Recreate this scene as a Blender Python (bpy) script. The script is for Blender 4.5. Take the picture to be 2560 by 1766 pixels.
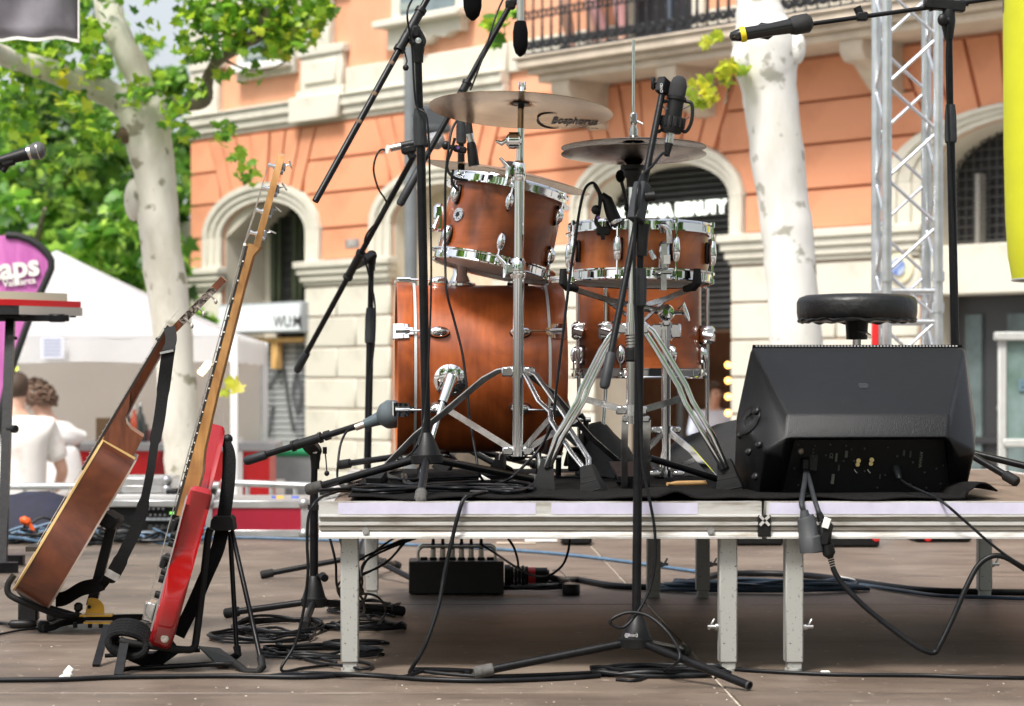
import bpy, bmesh, math, random
import numpy as np
from mathutils import Vector as V, Matrix

for o in list(bpy.data.objects): bpy.data.objects.remove(o)
scene = bpy.context.scene
col = scene.collection
R = math.radians
rnd = random.Random(7)

# ---------------------------------------------------------------- camera
# photograph 2560 x 1766: focal length in pixels and the point straight ahead
FP, CX, CY, CAMH = 5968.0, 1090.0, 952.0, 0.66
cam_d = bpy.data.cameras.new('camera'); cam = bpy.data.objects.new('camera', cam_d); col.objects.link(cam)
cam.location = (0, 0, CAMH); cam.rotation_euler = (R(90), 0, 0)
cam_d.sensor_width = 36; cam_d.sensor_fit = 'HORIZONTAL'; cam_d.lens = FP/2560*36
cam_d.shift_x = (1280-CX)/2560; cam_d.shift_y = (CY-883)/2560
cam_d.clip_start = .1; cam_d.clip_end = 400
cam_d.dof.use_dof = True; cam_d.dof.focus_distance = 5.95; cam_d.dof.aperture_fstop = 6.0
scene.camera = cam
# ---------------------------------------------------------------- light
SUN_EL, SUN_AZ = 58, 215            # azimuth clockwise from +Y, where the light comes from
w = bpy.data.worlds.new('World'); scene.world = w; w.use_nodes = True
nt = w.node_tree; bg = nt.nodes['Background']
sky = nt.nodes.new('ShaderNodeTexSky'); sky.sky_type = 'NISHITA'; sky.sun_disc = False
sky.sun_elevation = R(SUN_EL); sky.sun_rotation = R(SUN_AZ); sky.air_density = 1.0; sky.dust_density = 4; sky.ozone_density = .5
hs_ = nt.nodes.new('ShaderNodeHueSaturation'); hs_.inputs['Saturation'].default_value = .35   # thin white cloud
nt.links.new(sky.outputs[0], hs_.inputs['Color']); nt.links.new(hs_.outputs[0], bg.inputs[0]); bg.inputs[1].default_value = .115
sd = bpy.data.lights.new('sun', 'SUN'); sd.energy = 2.3; sd.angle = R(13); sd.color = (1, .96, .9)
so = bpy.data.objects.new('sun', sd); col.objects.link(so)
sdir = V((math.sin(R(SUN_AZ))*math.cos(R(SUN_EL)), math.cos(R(SUN_AZ))*math.cos(R(SUN_EL)), math.sin(R(SUN_EL))))
so.rotation_euler = sdir.to_track_quat('Z', 'Y').to_euler()
vs = scene.view_settings; vs.view_transform = 'Standard'; vs.look = 'None'; vs.exposure = 1.02; vs.gamma = 1

# ---------------------------------------------------------------- pixel -> place
def W(px, py, Y): return V(((px-CX)/FP*Y, Y, CAMH-(py-CY)/FP*Y))
RZ = .387
def Fl(px, py, z=0.0):                      # a point seen at (px,py) that lies at height z
    return W(px, py, (CAMH-z)*FP/(py-CY))
def Rs(px, py): return Fl(px, py, RZ)
def S(Y): return Y/FP                       # metres per photo pixel at distance Y

# ---------------------------------------------------------------- materials
MATS = {}
def M(name, c=(.5,.5,.5), rough=.5, metal=0, var=0, vs=8, vscale=(1,1,1), bump=0, bs=60, coat=0, c2=None, lo=.35, hi=.65, spec=.5, emit=0, trans=0, detail=6, spec_c=None, sheen=0, alpha=None, instance=0):
    if name in MATS: return MATS[name]
    m = bpy.data.materials.new(name); m.use_nodes = True; MATS[name] = m
    t = m.node_tree; n = t.nodes; b = n['Principled BSDF']; L = t.links.new
    b.inputs['Base Color'].default_value = (*c, 1); b.inputs['Roughness'].default_value = rough
    b.inputs['Metallic'].default_value = metal; b.inputs['Coat Weight'].default_value = coat; b.inputs['Coat Roughness'].default_value = .12
    b.inputs['Specular IOR Level'].default_value = spec; b.inputs['Sheen Weight'].default_value = sheen
    if trans: b.inputs['Transmission Weight'].default_value = trans
    if emit:
        b.inputs['Emission Color'].default_value = (*c, 1); b.inputs['Emission Strength'].default_value = emit
    if var or c2 or bump:
        tc = n.new('ShaderNodeTexCoord'); mp = n.new('ShaderNodeMapping'); mp.inputs['Scale'].default_value = vscale
        L(tc.outputs['Object'], mp.inputs['Vector'])
    if var or c2:
        nz = n.new('ShaderNodeTexNoise'); nz.inputs['Scale'].default_value = vs; nz.inputs['Detail'].default_value = detail; nz.inputs['Roughness'].default_value = .6
        L(mp.outputs[0], nz.inputs['Vector'])
        cr = n.new('ShaderNodeValToRGB'); cr.color_ramp.elements[0].position = lo; cr.color_ramp.elements[1].position = hi
        a = c2 if c2 else tuple(x*(1-var) for x in c); z = c if c2 else tuple(min(1, x*(1+var)) for x in c)
        cr.color_ramp.elements[0].color = (*a, 1); cr.color_ramp.elements[1].color = (*z, 1)
        L(nz.outputs['Fac'], cr.inputs['Fac']); out = cr.outputs[0]
        if instance:
            oi = n.new('ShaderNodeObjectInfo'); hs = n.new('ShaderNodeHueSaturation'); mr = n.new('ShaderNodeMapRange')
            mr.inputs['To Min'].default_value = 1-instance; mr.inputs['To Max'].default_value = 1+instance
            L(oi.outputs['Random'], mr.inputs[0]); L(mr.outputs[0], hs.inputs['Value']); L(out, hs.inputs['Color']); out = hs.outputs[0]
        L(out, b.inputs['Base Color'])
        rr = n.new('ShaderNodeMapRange'); rr.inputs['To Min'].default_value = max(.02, rough-.08); rr.inputs['To Max'].default_value = min(1, rough+.1)
        L(nz.outputs['Fac'], rr.inputs[0]); L(rr.outputs[0], b.inputs['Roughness'])
    if bump:
        nb = n.new('ShaderNodeTexNoise'); nb.inputs['Scale'].default_value = bs; nb.inputs['Detail'].default_value = 4
        L(mp.outputs[0], nb.inputs['Vector'])
        bp = n.new('ShaderNodeBump'); bp.inputs['Strength'].default_value = bump; bp.inputs['Distance'].default_value = .004
        L(nb.outputs['Fac'], bp.inputs['Height']); L(bp.outputs[0], b.inputs['Normal'])
    return m

def wood(name, dark, light, scale, coat=.35, rough=.38, s=1.0):
    m = M(name, light, rough, 0, c2=dark, vs=s, vscale=scale, coat=coat, lo=.3, hi=.72, detail=5)
    t = m.node_tree; n = t.nodes; L = t.links.new; b = n['Principled BSDF']
    # broad blotches of stain over the grain
    tc = n.new('ShaderNodeTexCoord'); nz = n.new('ShaderNodeTexNoise'); nz.inputs['Scale'].default_value = 7; nz.inputs['Detail'].default_value = 3
    nz.inputs['Distortion'].default_value = 1.2
    L(tc.outputs['Object'], nz.inputs['Vector'])
    mx = n.new('ShaderNodeMix'); mx.data_type = 'RGBA'; mx.blend_type = 'MULTIPLY'; mx.inputs[0].default_value = .85
    cr = n.new('ShaderNodeValToRGB'); cr.color_ramp.elements[0].position = .3; cr.color_ramp.elements[1].position = .62
    cr.color_ramp.elements[0].color = (.45, .38, .36, 1); cr.color_ramp.elements[1].color = (1, 1, 1, 1)
    old = b.inputs['Base Color'].links[0].from_socket
    L(nz.outputs['Fac'], cr.inputs['Fac']); L(old, mx.inputs[6]); L(cr.outputs[0], mx.inputs[7]); L(mx.outputs[2], b.inputs['Base Color'])
    return m

chrome = M('chrome', (.82,.83,.84), .07, 1)
chrome_worn = M('worn_chrome', (.62,.62,.62), .2, 1, var=.2, vs=40)
leg_chrome = M('leg_chrome', (.6,.6,.61), .22, 1, var=.2, vs=25, bump=.1, bs=40)
steel = M('brushed_steel', (.5,.5,.5), .32, 1, var=.25, vs=30)
black_metal = M('black_enamel', (.006,.006,.007), .33, 0, var=.3, vs=50, bump=.1, bs=120, spec=.22)
black_plastic = M('black_plastic', (.007,.007,.0075), .45, 0, var=.25, vs=40, bump=.12, bs=200, spec=.3)
rubber = M('black_rubber', (.008,.008,.0085), .7, 0, var=.3, vs=60, spec=.3)
rubber_grey = M('dusty_rubber', (.075,.072,.068), .8, 0, var=.35, vs=70, bump=.2, bs=150)
grip_mat = M('grip_rubber', (.02,.022,.025), .55, 0, var=.2, vs=60, spec=.35)
foam = M('black_foam', (.004,.004,.0045), .95, 0, bump=.9, bs=900, spec=.1)
cable_mat = M('cable_rubber', (.007,.0075,.009), .4, 0, var=.25, vs=30, spec=.22)
cable_blue = M('blue_cable_rubber', (.075,.14,.22), .45, 0, var=.25, vs=20)
cloth_black = M('black_molton', (.009,.0085,.0085), .95, 0, var=.4, vs=60, bump=.6, bs=700, spec=.1)
white_tape = M('white_tape', (.72,.71,.66), .6, 0, var=.06, vs=30)
purple_ink = M('purple_ink', (.22,.1,.35), .5)
white_ink = M('white_ink', (.7,.7,.7), .5)
skin = M('skin', (.55,.32,.23), .5, 0, var=.06, vs=20)
skin_pink = M('pale_skin', (.62,.38,.29), .5, 0, var=.06, vs=20)

# ---------------------------------------------------------------- mesh builder
def frame(d, up=V((0,0,1))):
    d = d.normalized(); 
    if abs(d.dot(up)) > .98: up = V((0,1,0)) if abs(d.y) < .9 else V((1,0,0))
    x = up.cross(d).normalized(); y = d.cross(x).normalized(); return x, y, d

def smooth_path(pts, k=6):
    pts = [V(p) for p in pts]
    if len(pts) < 3: return pts
    P = [pts[0]*2-pts[1]]+pts+[pts[-1]*2-pts[-2]]; out = []
    for i in range(1, len(P)-2):
        p0,p1,p2,p3 = P[i-1:i+3]
        for j in range(k):
            t = j/k
            out.append(.5*((2*p1)+(p2-p0)*t+(2*p0-5*p1+4*p2-p3)*t*t+(3*p1-p0-3*p2+p3)*t**3))
    out.append(pts[-1]); return out

WO = {}
class MB:
    def __init__(s): s.v = []; s.f = []; s.mi = []
    def add(s, vs, fs, mi=0):
        b = len(s.v); s.v += [V(p) for p in vs]; s.f += [tuple(i+b for i in f) for f in fs]; s.mi += [mi]*len(fs); return s
    def box(s, c, d, rot=None, bev=0, mi=0):
        c = V(c); a = [x/2 for x in d]; r = min(bev, min(a)*.9); vs = []; idx = {}
        if not r:
            q = [V((sx*a[0], sy*a[1], sz*a[2])) for sx in (-1,1) for sy in (-1,1) for sz in (-1,1)]
            fs = [(0,1,3,2),(4,6,7,5),(0,4,5,1),(2,3,7,6),(0,2,6,4),(1,5,7,3)]
        else:
            for sx in (-1,1):
                for sy in (-1,1):
                    for sz in (-1,1):
                        for k in range(3):
                            p = [sx*(a[0]-r), sy*(a[1]-r), sz*(a[2]-r)]; p[k] = (sx,sy,sz)[k]*a[k]
                            idx[sx,sy,sz,k] = len(vs); vs.append(V(p))
            fs = []
            for k in range(3):
                i, j = [m for m in range(3) if m != k]
                for s0 in (-1,1):
                    f = []
                    for (si, sj) in ((-1,-1),(1,-1),(1,1),(-1,1)):
                        g = [0,0,0]; g[k] = s0; g[i] = si; g[j] = sj; f.append(idx[(*g, k)])
                    fs.append(f)
                for si in (-1,1):
                    for sj in (-1,1):
                        g0 = [0,0,0]; g0[i] = si; g0[j] = sj; g0[k] = -1; g1 = list(g0); g1[k] = 1
                        fs.append([idx[(*g0,i)], idx[(*g0,j)], idx[(*g1,j)], idx[(*g1,i)]])
            for sx in (-1,1):
                for sy in (-1,1):
                    for sz in (-1,1): fs.append([idx[sx,sy,sz,k] for k in range(3)])
            q = vs
        if rot is not None: q = [rot @ p for p in q]
        return s.add([p+c for p in q], fs, mi)
    def boxa(s, a, b, bev=0, mi=0):
        a = V(a); b = V(b); return s.box((a+b)/2, [abs(x) for x in (b-a)], None, bev, mi)
    def tube(s, pts, r, n=8, caps=True, mi=0, flat=1.0):
        pts = [V(p) for p in pts]; rs = r if isinstance(r, (list, tuple)) else [r]*len(pts)
        if len(rs) != len(pts):
            rs = [rs[0]+(rs[-1]-rs[0])*i/(len(pts)-1) for i in range(len(pts))]
        d = (pts[1]-pts[0]).normalized(); x, y, _ = frame(d); vs = []
        for i, p in enumerate(pts):
            t = (pts[min(i+1, len(pts)-1)]-pts[max(i-1, 0)])
            t = t.normalized() if t.length > 1e-9 else d
            x = (x-t*x.dot(t)); x = x.normalized() if x.length > 1e-6 else frame(t)[0]; y = t.cross(x)
            vs += [p+(x*math.cos(2*math.pi*k/n)+y*math.sin(2*math.pi*k/n)*flat)*rs[i] for k in range(n)]
        fs = [(i*n+k, i*n+(k+1)%n, (i+1)*n+(k+1)%n, (i+1)*n+k) for i in range(len(pts)-1) for k in range(n)]
        if caps: fs += [tuple(range(n))[::-1], tuple((len(pts)-1)*n+k for k in range(n))]
        return s.add(vs, fs, mi)
    def cyl(s, a, b, r, n=16, r2=None, mi=0): return s.tube([a, b], [r, r if r2 is None else r2], n, mi=mi)
    def lathe(s, prof, o, ax=(0,0,1), n=32, mi=0, up=V((0,0,1)), arc=None):
        o = V(o); x, y, z = frame(V(ax), up); vs = []; fs = []
        a0, a1 = arc if arc else (0, 2*math.pi); m = n if not arc else n+1
        for (r, h) in prof:
            vs += [o+z*h+(x*math.cos(a0+(a1-a0)*k/n)+y*math.sin(a0+(a1-a0)*k/n))*max(r, 1e-5) for k in range(m)]
        for i in range(len(prof)-1):
            for k in range(n):
                k2 = (k+1) % m
                fs.append((i*m+k, i*m+k2, (i+1)*m+k2, (i+1)*m+k))
        return s.add(vs, fs, mi)
    def ball(s, c, r, n=14, sc=(1,1,1), ax=(0,0,1), mi=0):
        b = len(s.v); h = n//2
        s.lathe([(r*math.sin(math.pi*i/h), -r*math.cos(math.pi*i/h)) for i in range(h+1)], (0,0,0), (0,0,1), n, mi)
        q = frame(V(ax)); 
        for i in range(b, len(s.v)):
            p = s.v[i]; s.v[i] = V(c)+q[0]*p.x*sc[0]+q[1]*p.y*sc[1]+q[2]*p.z*sc[2]
        return s
    def prism(s, poly, o, ex, ey, depth, mi=0):          # polygon in the plane (ex,ey), extruded along depth
        o = V(o); ex = V(ex); ey = V(ey); d = V(depth); n = len(poly)
        vs = [o+ex*a+ey*b for a, b in poly]; vs += [p+d for p in vs]
        fs = [tuple(range(n))[::-1], tuple(range(n, 2*n))]+[(i, (i+1)%n, n+(i+1)%n, n+i) for i in range(n)]
        return s.add(vs, fs, mi)
    def band(s, pts, wid, th, side, mi=0):               # flat strap following pts; side = width direction(s)
        pts = [V(p) for p in pts]; vs = []; n = len(pts)
        for i, p in enumerate(pts):
            t = (pts[min(i+1, n-1)]-pts[max(i-1, 0)]).normalized()
            sd = V(side[i]) if isinstance(side, list) else V(side)
            sd = (sd-t*sd.dot(t)).normalized(); nn = t.cross(sd)
            ww = wid[i] if isinstance(wid, (list, tuple)) else wid
            vs += [p+sd*ww/2+nn*th/2, p-sd*ww/2+nn*th/2, p-sd*ww/2-nn*th/2, p+sd*ww/2-nn*th/2]
        fs = [(i*4+k, i*4+(k+1)%4, (i+1)*4+(k+1)%4, (i+1)*4+k) for i in range(n-1) for k in range(4)]
        fs += [(3,2,1,0), tuple((n-1)*4+k for k in range(4))]
        return s.add(vs, fs, mi)
    def oval(s, pts, wid, th, side, n=10, mi=0):         # strap with an oval section
        pts = [V(p) for p in pts]; vs = []; m = len(pts)
        for i, p in enumerate(pts):
            t = (pts[min(i+1, m-1)]-pts[max(i-1, 0)]).normalized(); sd = V(side); sd = (sd-t*sd.dot(t)).normalized(); nn = t.cross(sd)
            for k in range(n):
                a = 2*math.pi*k/n; vs.append(p+sd*math.copysign(abs(math.cos(a))**.6, math.cos(a))*wid/2+nn*math.sin(a)*th/2)
        fs = [(i*n+k, i*n+(k+1)%n, (i+1)*n+(k+1)%n, (i+1)*n+k) for i in range(m-1) for k in range(n)]
        return s.add(vs, fs+[tuple(range(n))[::-1], tuple((m-1)*n+k for k in range(n))], mi)
    def build(s, name, mat, parent=None, ang=38, normals=True, smooth=True):
        pw = WO[parent.name] if parent else V((0,0,0))
        lo = V([min(p[i] for p in s.v) for i in range(3)]); hi = V([max(p[i] for p in s.v) for i in range(3)])
        og = (lo+hi)/2
        if not parent: og.z = lo.z
        me = bpy.data.meshes.new(name); me.from_pydata([p-og for p in s.v], [], s.f)
        mats = mat if isinstance(mat, (list, tuple)) else [mat]
        for m in mats: me.materials.append(m)
        if len(mats) > 1: me.polygons.foreach_set('material_index', s.mi)
        if normals:
            bm = bmesh.new(); bm.from_mesh(me); bmesh.ops.recalc_face_normals(bm, faces=bm.faces); bm.to_mesh(me); bm.free()
        if smooth:
            me.polygons.foreach_set('use_smooth', [True]*len(me.polygons)); me.set_sharp_from_angle(angle=R(ang))
        me.update()
        o = bpy.data.objects.new(name, me); col.objects.link(o); o.parent = parent; o.location = og-pw; WO[o.name] = og
        return o

def tag(o, label=None, cat=None, group=None, kind=None):
    if label: o['label'] = label
    if cat: o['category'] = cat
    if group: o['group'] = group
    if kind: o['kind'] = kind
    return o
def thing(name, label, cat, loc, group=None):
    o = bpy.data.objects.new(name, None); o.empty_display_size = .05; col.objects.link(o); o.location = V(loc); WO[o.name] = V(loc)
    return tag(o, label, cat, group)
def clone(o, dv, parent):                # a copy that shares its mesh, moved by dv
    c = o.copy(); col.objects.link(c); c.parent = parent; wo = WO[o.name]+V(dv)
    c.location = wo-(WO[parent.name] if parent else V((0,0,0))); WO[c.name] = wo; return c
def clone_tree(o, dv, parent=None):
    c = clone(o, dv, parent)
    for ch in [x for x in bpy.data.objects if x.parent == o]: clone_tree(ch, dv, c)
    return c

def text(name, body, size, mat, parent, o, ex, ey, ext=.001, bold=0, align='CENTER', shear=0, warp=None, sy=1):
    cu = bpy.data.curves.new(name, 'FONT'); cu.body = body; cu.size = size; cu.extrude = ext; cu.offset = bold; cu.align_x = align; cu.align_y = 'CENTER'; cu.shear = shear
    cu.resolution_u = 3
    t = bpy.data.objects.new('t', cu); col.objects.link(t)
    dg = bpy.context.evaluated_depsgraph_get(); me = bpy.data.meshes.new_from_object(t.evaluated_get(dg))
    bpy.data.objects.remove(t); bpy.data.curves.remove(cu)
    ex = V(ex).normalized(); ey = V(ey).normalized(); ez = ex.cross(ey); o = V(o)
    mb = MB(); vs = []
    for v in me.vertices:
        p = o+ex*v.co.x+ey*v.co.y*sy+ez*v.co.z
        if warp: p = warp(p, v.co.z)
        vs.append(p)
    mb.add(vs, [tuple(p.vertices) for p in me.polygons]); bpy.data.meshes.remove(me)
    return mb.build(name, mat, parent, normals=False, smooth=False)

def cable(name, label, pts, r=.0035, mat=None, k=7, n=8, cat='cable', group=None, parent=None):
    o = MB().tube(smooth_path(pts, k), r, n).build(name, mat or cable_mat, parent, ang=60)
    if not parent: tag(o, label, cat, group)
    return o
# ================================================================ SETTING
GZ = -1.1
MB().boxa((-70,-40,GZ-.2),(70,90,GZ)).build('ground', M('pale_paving', (.3,.285,.26), .85, var=.15, vs=3, bump=.2, bs=8))['kind'] = 'structure'
# stage floor: worn film-faced boards, each a panel of its own, on a dusty underlay
fm = M('stage_ply', (.145,.107,.08), .5, 0, c2=(.07,.051,.039), vs=1, vscale=(1.2,9,3), bump=.12, bs=90, lo=.3, hi=.68, detail=10, instance=.14)
t = fm.node_tree; n = t.nodes; L = t.links.new; b = n['Principled BSDF']
tc = n.new('ShaderNodeTexCoord')
def scratch(scale, rot, lo, hi):
    mp = n.new('ShaderNodeMapping'); mp.inputs['Scale'].default_value = scale; mp.inputs['Rotation'].default_value = (0,0,rot)
    nz = n.new('ShaderNodeTexNoise'); nz.inputs['Scale'].default_value = 1; nz.inputs['Detail'].default_value = 5
    mr = n.new('ShaderNodeMapRange'); mr.inputs['From Min'].default_value = lo; mr.inputs['From Max'].default_value = hi
    L(tc.outputs['Object'], mp.inputs[0]); L(mp.outputs[0], nz.inputs['Vector']); L(nz.outputs['Fac'], mr.inputs[0]); return mr.outputs[0]
prev = b.inputs['Base Color'].links[0].from_socket
for sc, ro, lo, hi, c, f in (((3,160,1),.05,.66,.74,(.36,.31,.26,1),.75), ((120,5,1),.3,.68,.76,(.34,.3,.25,1),.6), ((26,26,1),0,.66,.72,(.42,.37,.31,1),.6), ((95,95,1),0,.68,.73,(.5,.45,.37,1),.55), ((9,240,1),.02,.66,.72,(.4,.35,.29,1),.4), ((2.2,2.6,1),0,.45,.7,(.235,.19,.15,1),.6), ((5,7,1),.7,.5,.75,(.045,.036,.03,1),.55)):
    mx = n.new('ShaderNodeMix'); mx.data_type = 'RGBA'; mm = n.new('ShaderNodeMath'); mm.operation = 'MULTIPLY'; mm.inputs[1].default_value = f
    L(scratch(sc, ro, lo, hi), mm.inputs[0]); L(mm.outputs[0], mx.inputs[0]); L(prev, mx.inputs[6]); mx.inputs[7].default_value = c; prev = mx.outputs[2]
L(prev, b.inputs['Base Color'])
stage = MB().boxa((-5.38,3.05,GZ),(6.62,11.05,-.0035)).build('stage_platform', M('stage_underlay', (.4,.35,.28), .9, var=.3, vs=20)); tag(stage, kind='structure')
proto = None
for i in range(6):
    for j in range(8):
        x0 = -5.38+2*i; y0 = 3.05+j; sx = rnd.uniform(-.001,.001)
        if proto is None: proto = MB().boxa((x0+.0022,y0+.0018,-.021),(x0+1.9978,y0+.9982,0), .0025).build('floor_panel', fm, stage); p0 = (x0,y0)
        else: clone(proto, (x0-p0[0], y0-p0[1], rnd.uniform(-.0012,.0006)), stage)

# ---------------------------------------------------------------- the apartment house
P0 = V((2.21,24,0)); FD = V((.642,-.766,0)).normalized(); FN = V((.766,.642,0)).normalized()   # along the wall, into the wall
def Fw(u, w_, z): return P0+FD*u+FN*w_+V((0,0,z))
def fu(px, py, out=0):
    a = (px-CX)/FP; nx, ny = -FN.x, -FN.y
    u = (a*(P0.y+out*ny)-P0.x-out*nx)/(FD.x-a*FD.y); Y = P0.y+out*ny+FD.y*u
    return u, CAMH-(py-CY)/FP*Y
ROTF = Matrix(((FD.x,FN.x,0),(FD.y,FN.y,0),(0,0,1)))
orange = M('orange_stucco', (.68,.295,.16), .85, 0, c2=(.54,.215,.11), vs=1.3, lo=.3, hi=.55, detail=9, bump=.25, bs=40, instance=.06)
orange_up = M('apricot_stucco', (.71,.36,.22), .85, 0, c2=(.6,.275,.155), vs=.9, lo=.3, hi=.55, detail=9, bump=.25, bs=40)
beige = M('cream_stone', (.6,.57,.485), .8, 0, c2=(.48,.45,.37), vs=2.2, lo=.3, hi=.52, detail=9, bump=.25, bs=30, instance=.06)
beige_d = M('balcony_stone', (.52,.44,.35), .8, 0, var=.14, vs=3, bump=.25, bs=30)
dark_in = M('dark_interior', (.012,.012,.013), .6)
slat_m = M('charcoal_slat', (.035,.035,.036), .45, .3, var=.2, vs=4)
green_sh = M('dark_green_shutter', (.035,.045,.022), .6, var=.2, vs=6)
bld = thing('apartment_building', 'orange and cream stuccoed apartment house with arched shop openings and a balcony', 'building', Fw(0,.5,GZ))
def fbox(name, mat, u0,u1,w0,w1,z0,z1, bev=.012, parent=None):
    return MB().box(Fw((u0+u1)/2,(w0+w1)/2,(z0+z1)/2), (u1-u0,w1-w0,z1-z0), ROTF, bev).build(name, mat, parent or bld)
def fprism(name, mat, poly, w0, w1, parent=None):
    return MB().prism(poly, Fw(0,w0,0), FD, (0,0,1), FN*(w1-w0)).build(name, mat, parent or bld)
ARC = [(-6.7,1.21,.88), (-3.33,1.21,.88), (.04,1.21,1.0), (4.5,1.51,1.08)]   # centre, outer, inner half width
ZS, ZC, ZT = 2.45, 2.07, 3.72
def ell(c, a, h, n=16, z=ZS, rev=False):
    p = [(c+a*math.cos(math.pi*i/n), z+h*math.sin(math.pi*i/n)) for i in range(n+1)]
    return p[::-1] if rev else p
UL, UR = -8.21, 9.0
# core wall: one slab per bay with its arched hole, solid piers between (set back behind the facing)
edges = [UL]+[.5*(ARC[i][0]+ARC[i][1]+ARC[i+1][0]-ARC[i+1][1]) for i in range(3)]+[UR]
for i,(c,ao,ai) in enumerate(ARC):
    l, r = edges[i], edges[i+1]
    poly = [(l,GZ),(c-ai,GZ)]+ell(c,ai,.4 if i<3 else .5,rev=True)+[(c+ai,GZ),(r,GZ),(r,ZT),(l,ZT)]
    fprism('wall', orange, poly, .0, .62)
fbox('wall', orange_up, UL, UR, .02, .6, ZT, 7.0, 0)
fbox('wall', M('courtyard_wall', (.6,.55,.45), .85, var=.1, vs=2), UL, UR, 3.2, 3.4, GZ, 7.0, 0)
fbox('side_wall', orange_up, UL, UL+.4, .6, 6, GZ, 7.0, 0)
# cornice band
for (z0,z1,out) in ((3.70,3.76,.06),(3.76,3.86,.10),(3.86,3.97,.14),(3.97,4.0,.17)):
    fbox('cornice', beige, UL-.05, -2.2, -out, .0, z0, z1, .008)
fbox('cornice', beige, -5.96, -5.0, -.19, -.14, 3.72, 4.02)
fbox('cornice_panel', beige, -5.0, -2.2, -.07, .02, 4.0, 4.3)
# upper floor: corner quoins, pilaster blocks, windows
for (u0,u1,z0,z1,o) in ((UL-.03,-7.62,4.0,4.55,.06),(UL-.03,-7.5,4.56,5.1,.08),(UL-.03,-7.62,5.11,5.65,.06),(UL-.03,-7.5,5.66,6.2,.08),(-5.93,-5.02,4.0,4.1,.1),(-5.88,-5.07,4.1,4.5,.07),(-5.78,-5.17,4.17,4.43,.1),(-5.93,-5.02,4.5,4.6,.1),(-5.93,-5.3,4.6,5.2,.07),(-5.93,-5.0,5.2,6.2,.07)):
    fbox('quoin', beige, u0,u1,-o,.02,z0,z1)
def window(u0,u1,z0,z1):
    f = fbox('window', beige, u0-.18,u1+.18,-.05,.018,z0-.2,z1+.2)
    fbox('pane', M('window_glass', (.16,.2,.22), .08, 0, var=.2, vs=2), u0,u1,-.062,-.052,z0,z1, 0, f)
    for k in range(9):
        z = z0+(z1-z0)*(k+.5)/9
        fbox('shutter_slat', M('grey_green_shutter', (.25,.29,.27), .6, var=.15, vs=5), u0,u0+(u1-u0)*.46,-.078,-.064,z-.05,z+.04,.004, f)
    return f
window(-7.05,-6.2,4.55,6.4); window(-4.0,-3.05,4.78,6.6)
fbox('window_sill', M('white_sill', (.75,.74,.7), .6), -7.2,-6.05,-.2,.02,4.43,4.53)
fbox('window_sill', beige, -4.3,-2.78,-.24,.02,4.66,4.74)
ap = [(-4.18,4.66),(-4.18,4.42),(-4.0,4.40),(-3.85,4.46),(-3.7,4.5),(-3.58,4.42),(-3.48,4.42),(-3.36,4.5),(-3.2,4.46),(-3.05,4.52),(-2.9,4.5),(-2.9,4.66)]
fprism('scroll_apron', beige, ap, -.1, .02)
MB().ball(Fw(-3.53,-.12,4.47), .075, 14).build('apron_boss', beige, bld)
# rusticated facing of the ground floor, block by block
def arch_u(i, z, side):
    c, ao, ai = ARC[i]; h = .62 if i < 3 else .62
    if z <= ZS: return c+side*ao
    k = min(1, (z-ZS)/h); return c+side*ao*math.sqrt(max(0, 1-k*k))
HV = .62; A50 = R(48)
def bound(i, z, side):
    c, ao, ai = ARC[i]; za = ZS+HV*math.sin(A50)
    if z <= ZS: return c+side*ao
    if z < za: return c+side*ao*math.sqrt(max(0, 1-((z-ZS)/HV)**2))
    return c+side*(ao*math.cos(A50)+(z-za)*(ao*.92-ao*math.cos(A50))/(3.665-za))
for p in range(5):
    for (z0,z1) in ((2.09,2.435),(2.465,2.855),(2.885,3.255),(3.285,3.665)):
        zz = [z0, (z0+z1)/2, z1]; g = .022
        lf = [(UL if p == 0 else bound(p-1,z,1)+g, z) for z in zz]; rt = [(UR if p == 4 else bound(p,z,-1)-g, z) for z in zz]
        if rt[1][0]-lf[1][0] > .1: fprism('stone_block', orange, lf[:1]+rt+lf[:0:-1], -.055, .0)
# voussoirs fanning up to the cornice
for i,(c,ao,ai) in enumerate(ARC):
    th = [R(a) for a in (48,60,72,83,97,108,120,132)]; K = (3.665-ZS)
    for k in range(len(th)-1):
        q = []; tops = []
        for a, sg in ((th[k],1),(th[k+1],-1)):
            at = a+sg*.016
            q.append((c+(ao+.012)*math.cos(at), ZS+(HV+.012)*math.sin(at)))
            f = math.cos(a)/math.cos(A50)
            tops.append((c+ao*.92*f-sg*.02, 3.665))
        fprism('voussoir', orange, [q[0],q[1],tops[1],tops[0]], -.06 if k != 3 else -.075, .0)
fbox('stone_course', orange, UL, UR, -.03, 0, 3.675, 3.70, .004)
# moulded arch surrounds
for i,(c,ao,ai) in enumerate(ARC):
    h = .62; hi_ = .4 if i < 3 else .5
    for k,(f0,f1,out) in enumerate(((0,.34,.05),(.34,.68,.075),(.68,1.0,.1))):
        a0 = ai+(ao-ai)*f0; a1 = ai+(ao-ai)*f1; h0 = hi_+(h-hi_)*f0; h1 = hi_+(h-hi_)*f1
        fprism('arch_moulding', beige, ell(c,a1,h1,18)+ell(c,a0,h0,18,rev=True), -out, .001)
        for sgn in (-1,1):
            fbox('arch_moulding', beige, min(c+sgn*a0,c+sgn*a1), max(c+sgn*a0,c+sgn*a1), -out, .001, ZC, ZS, .006)
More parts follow.
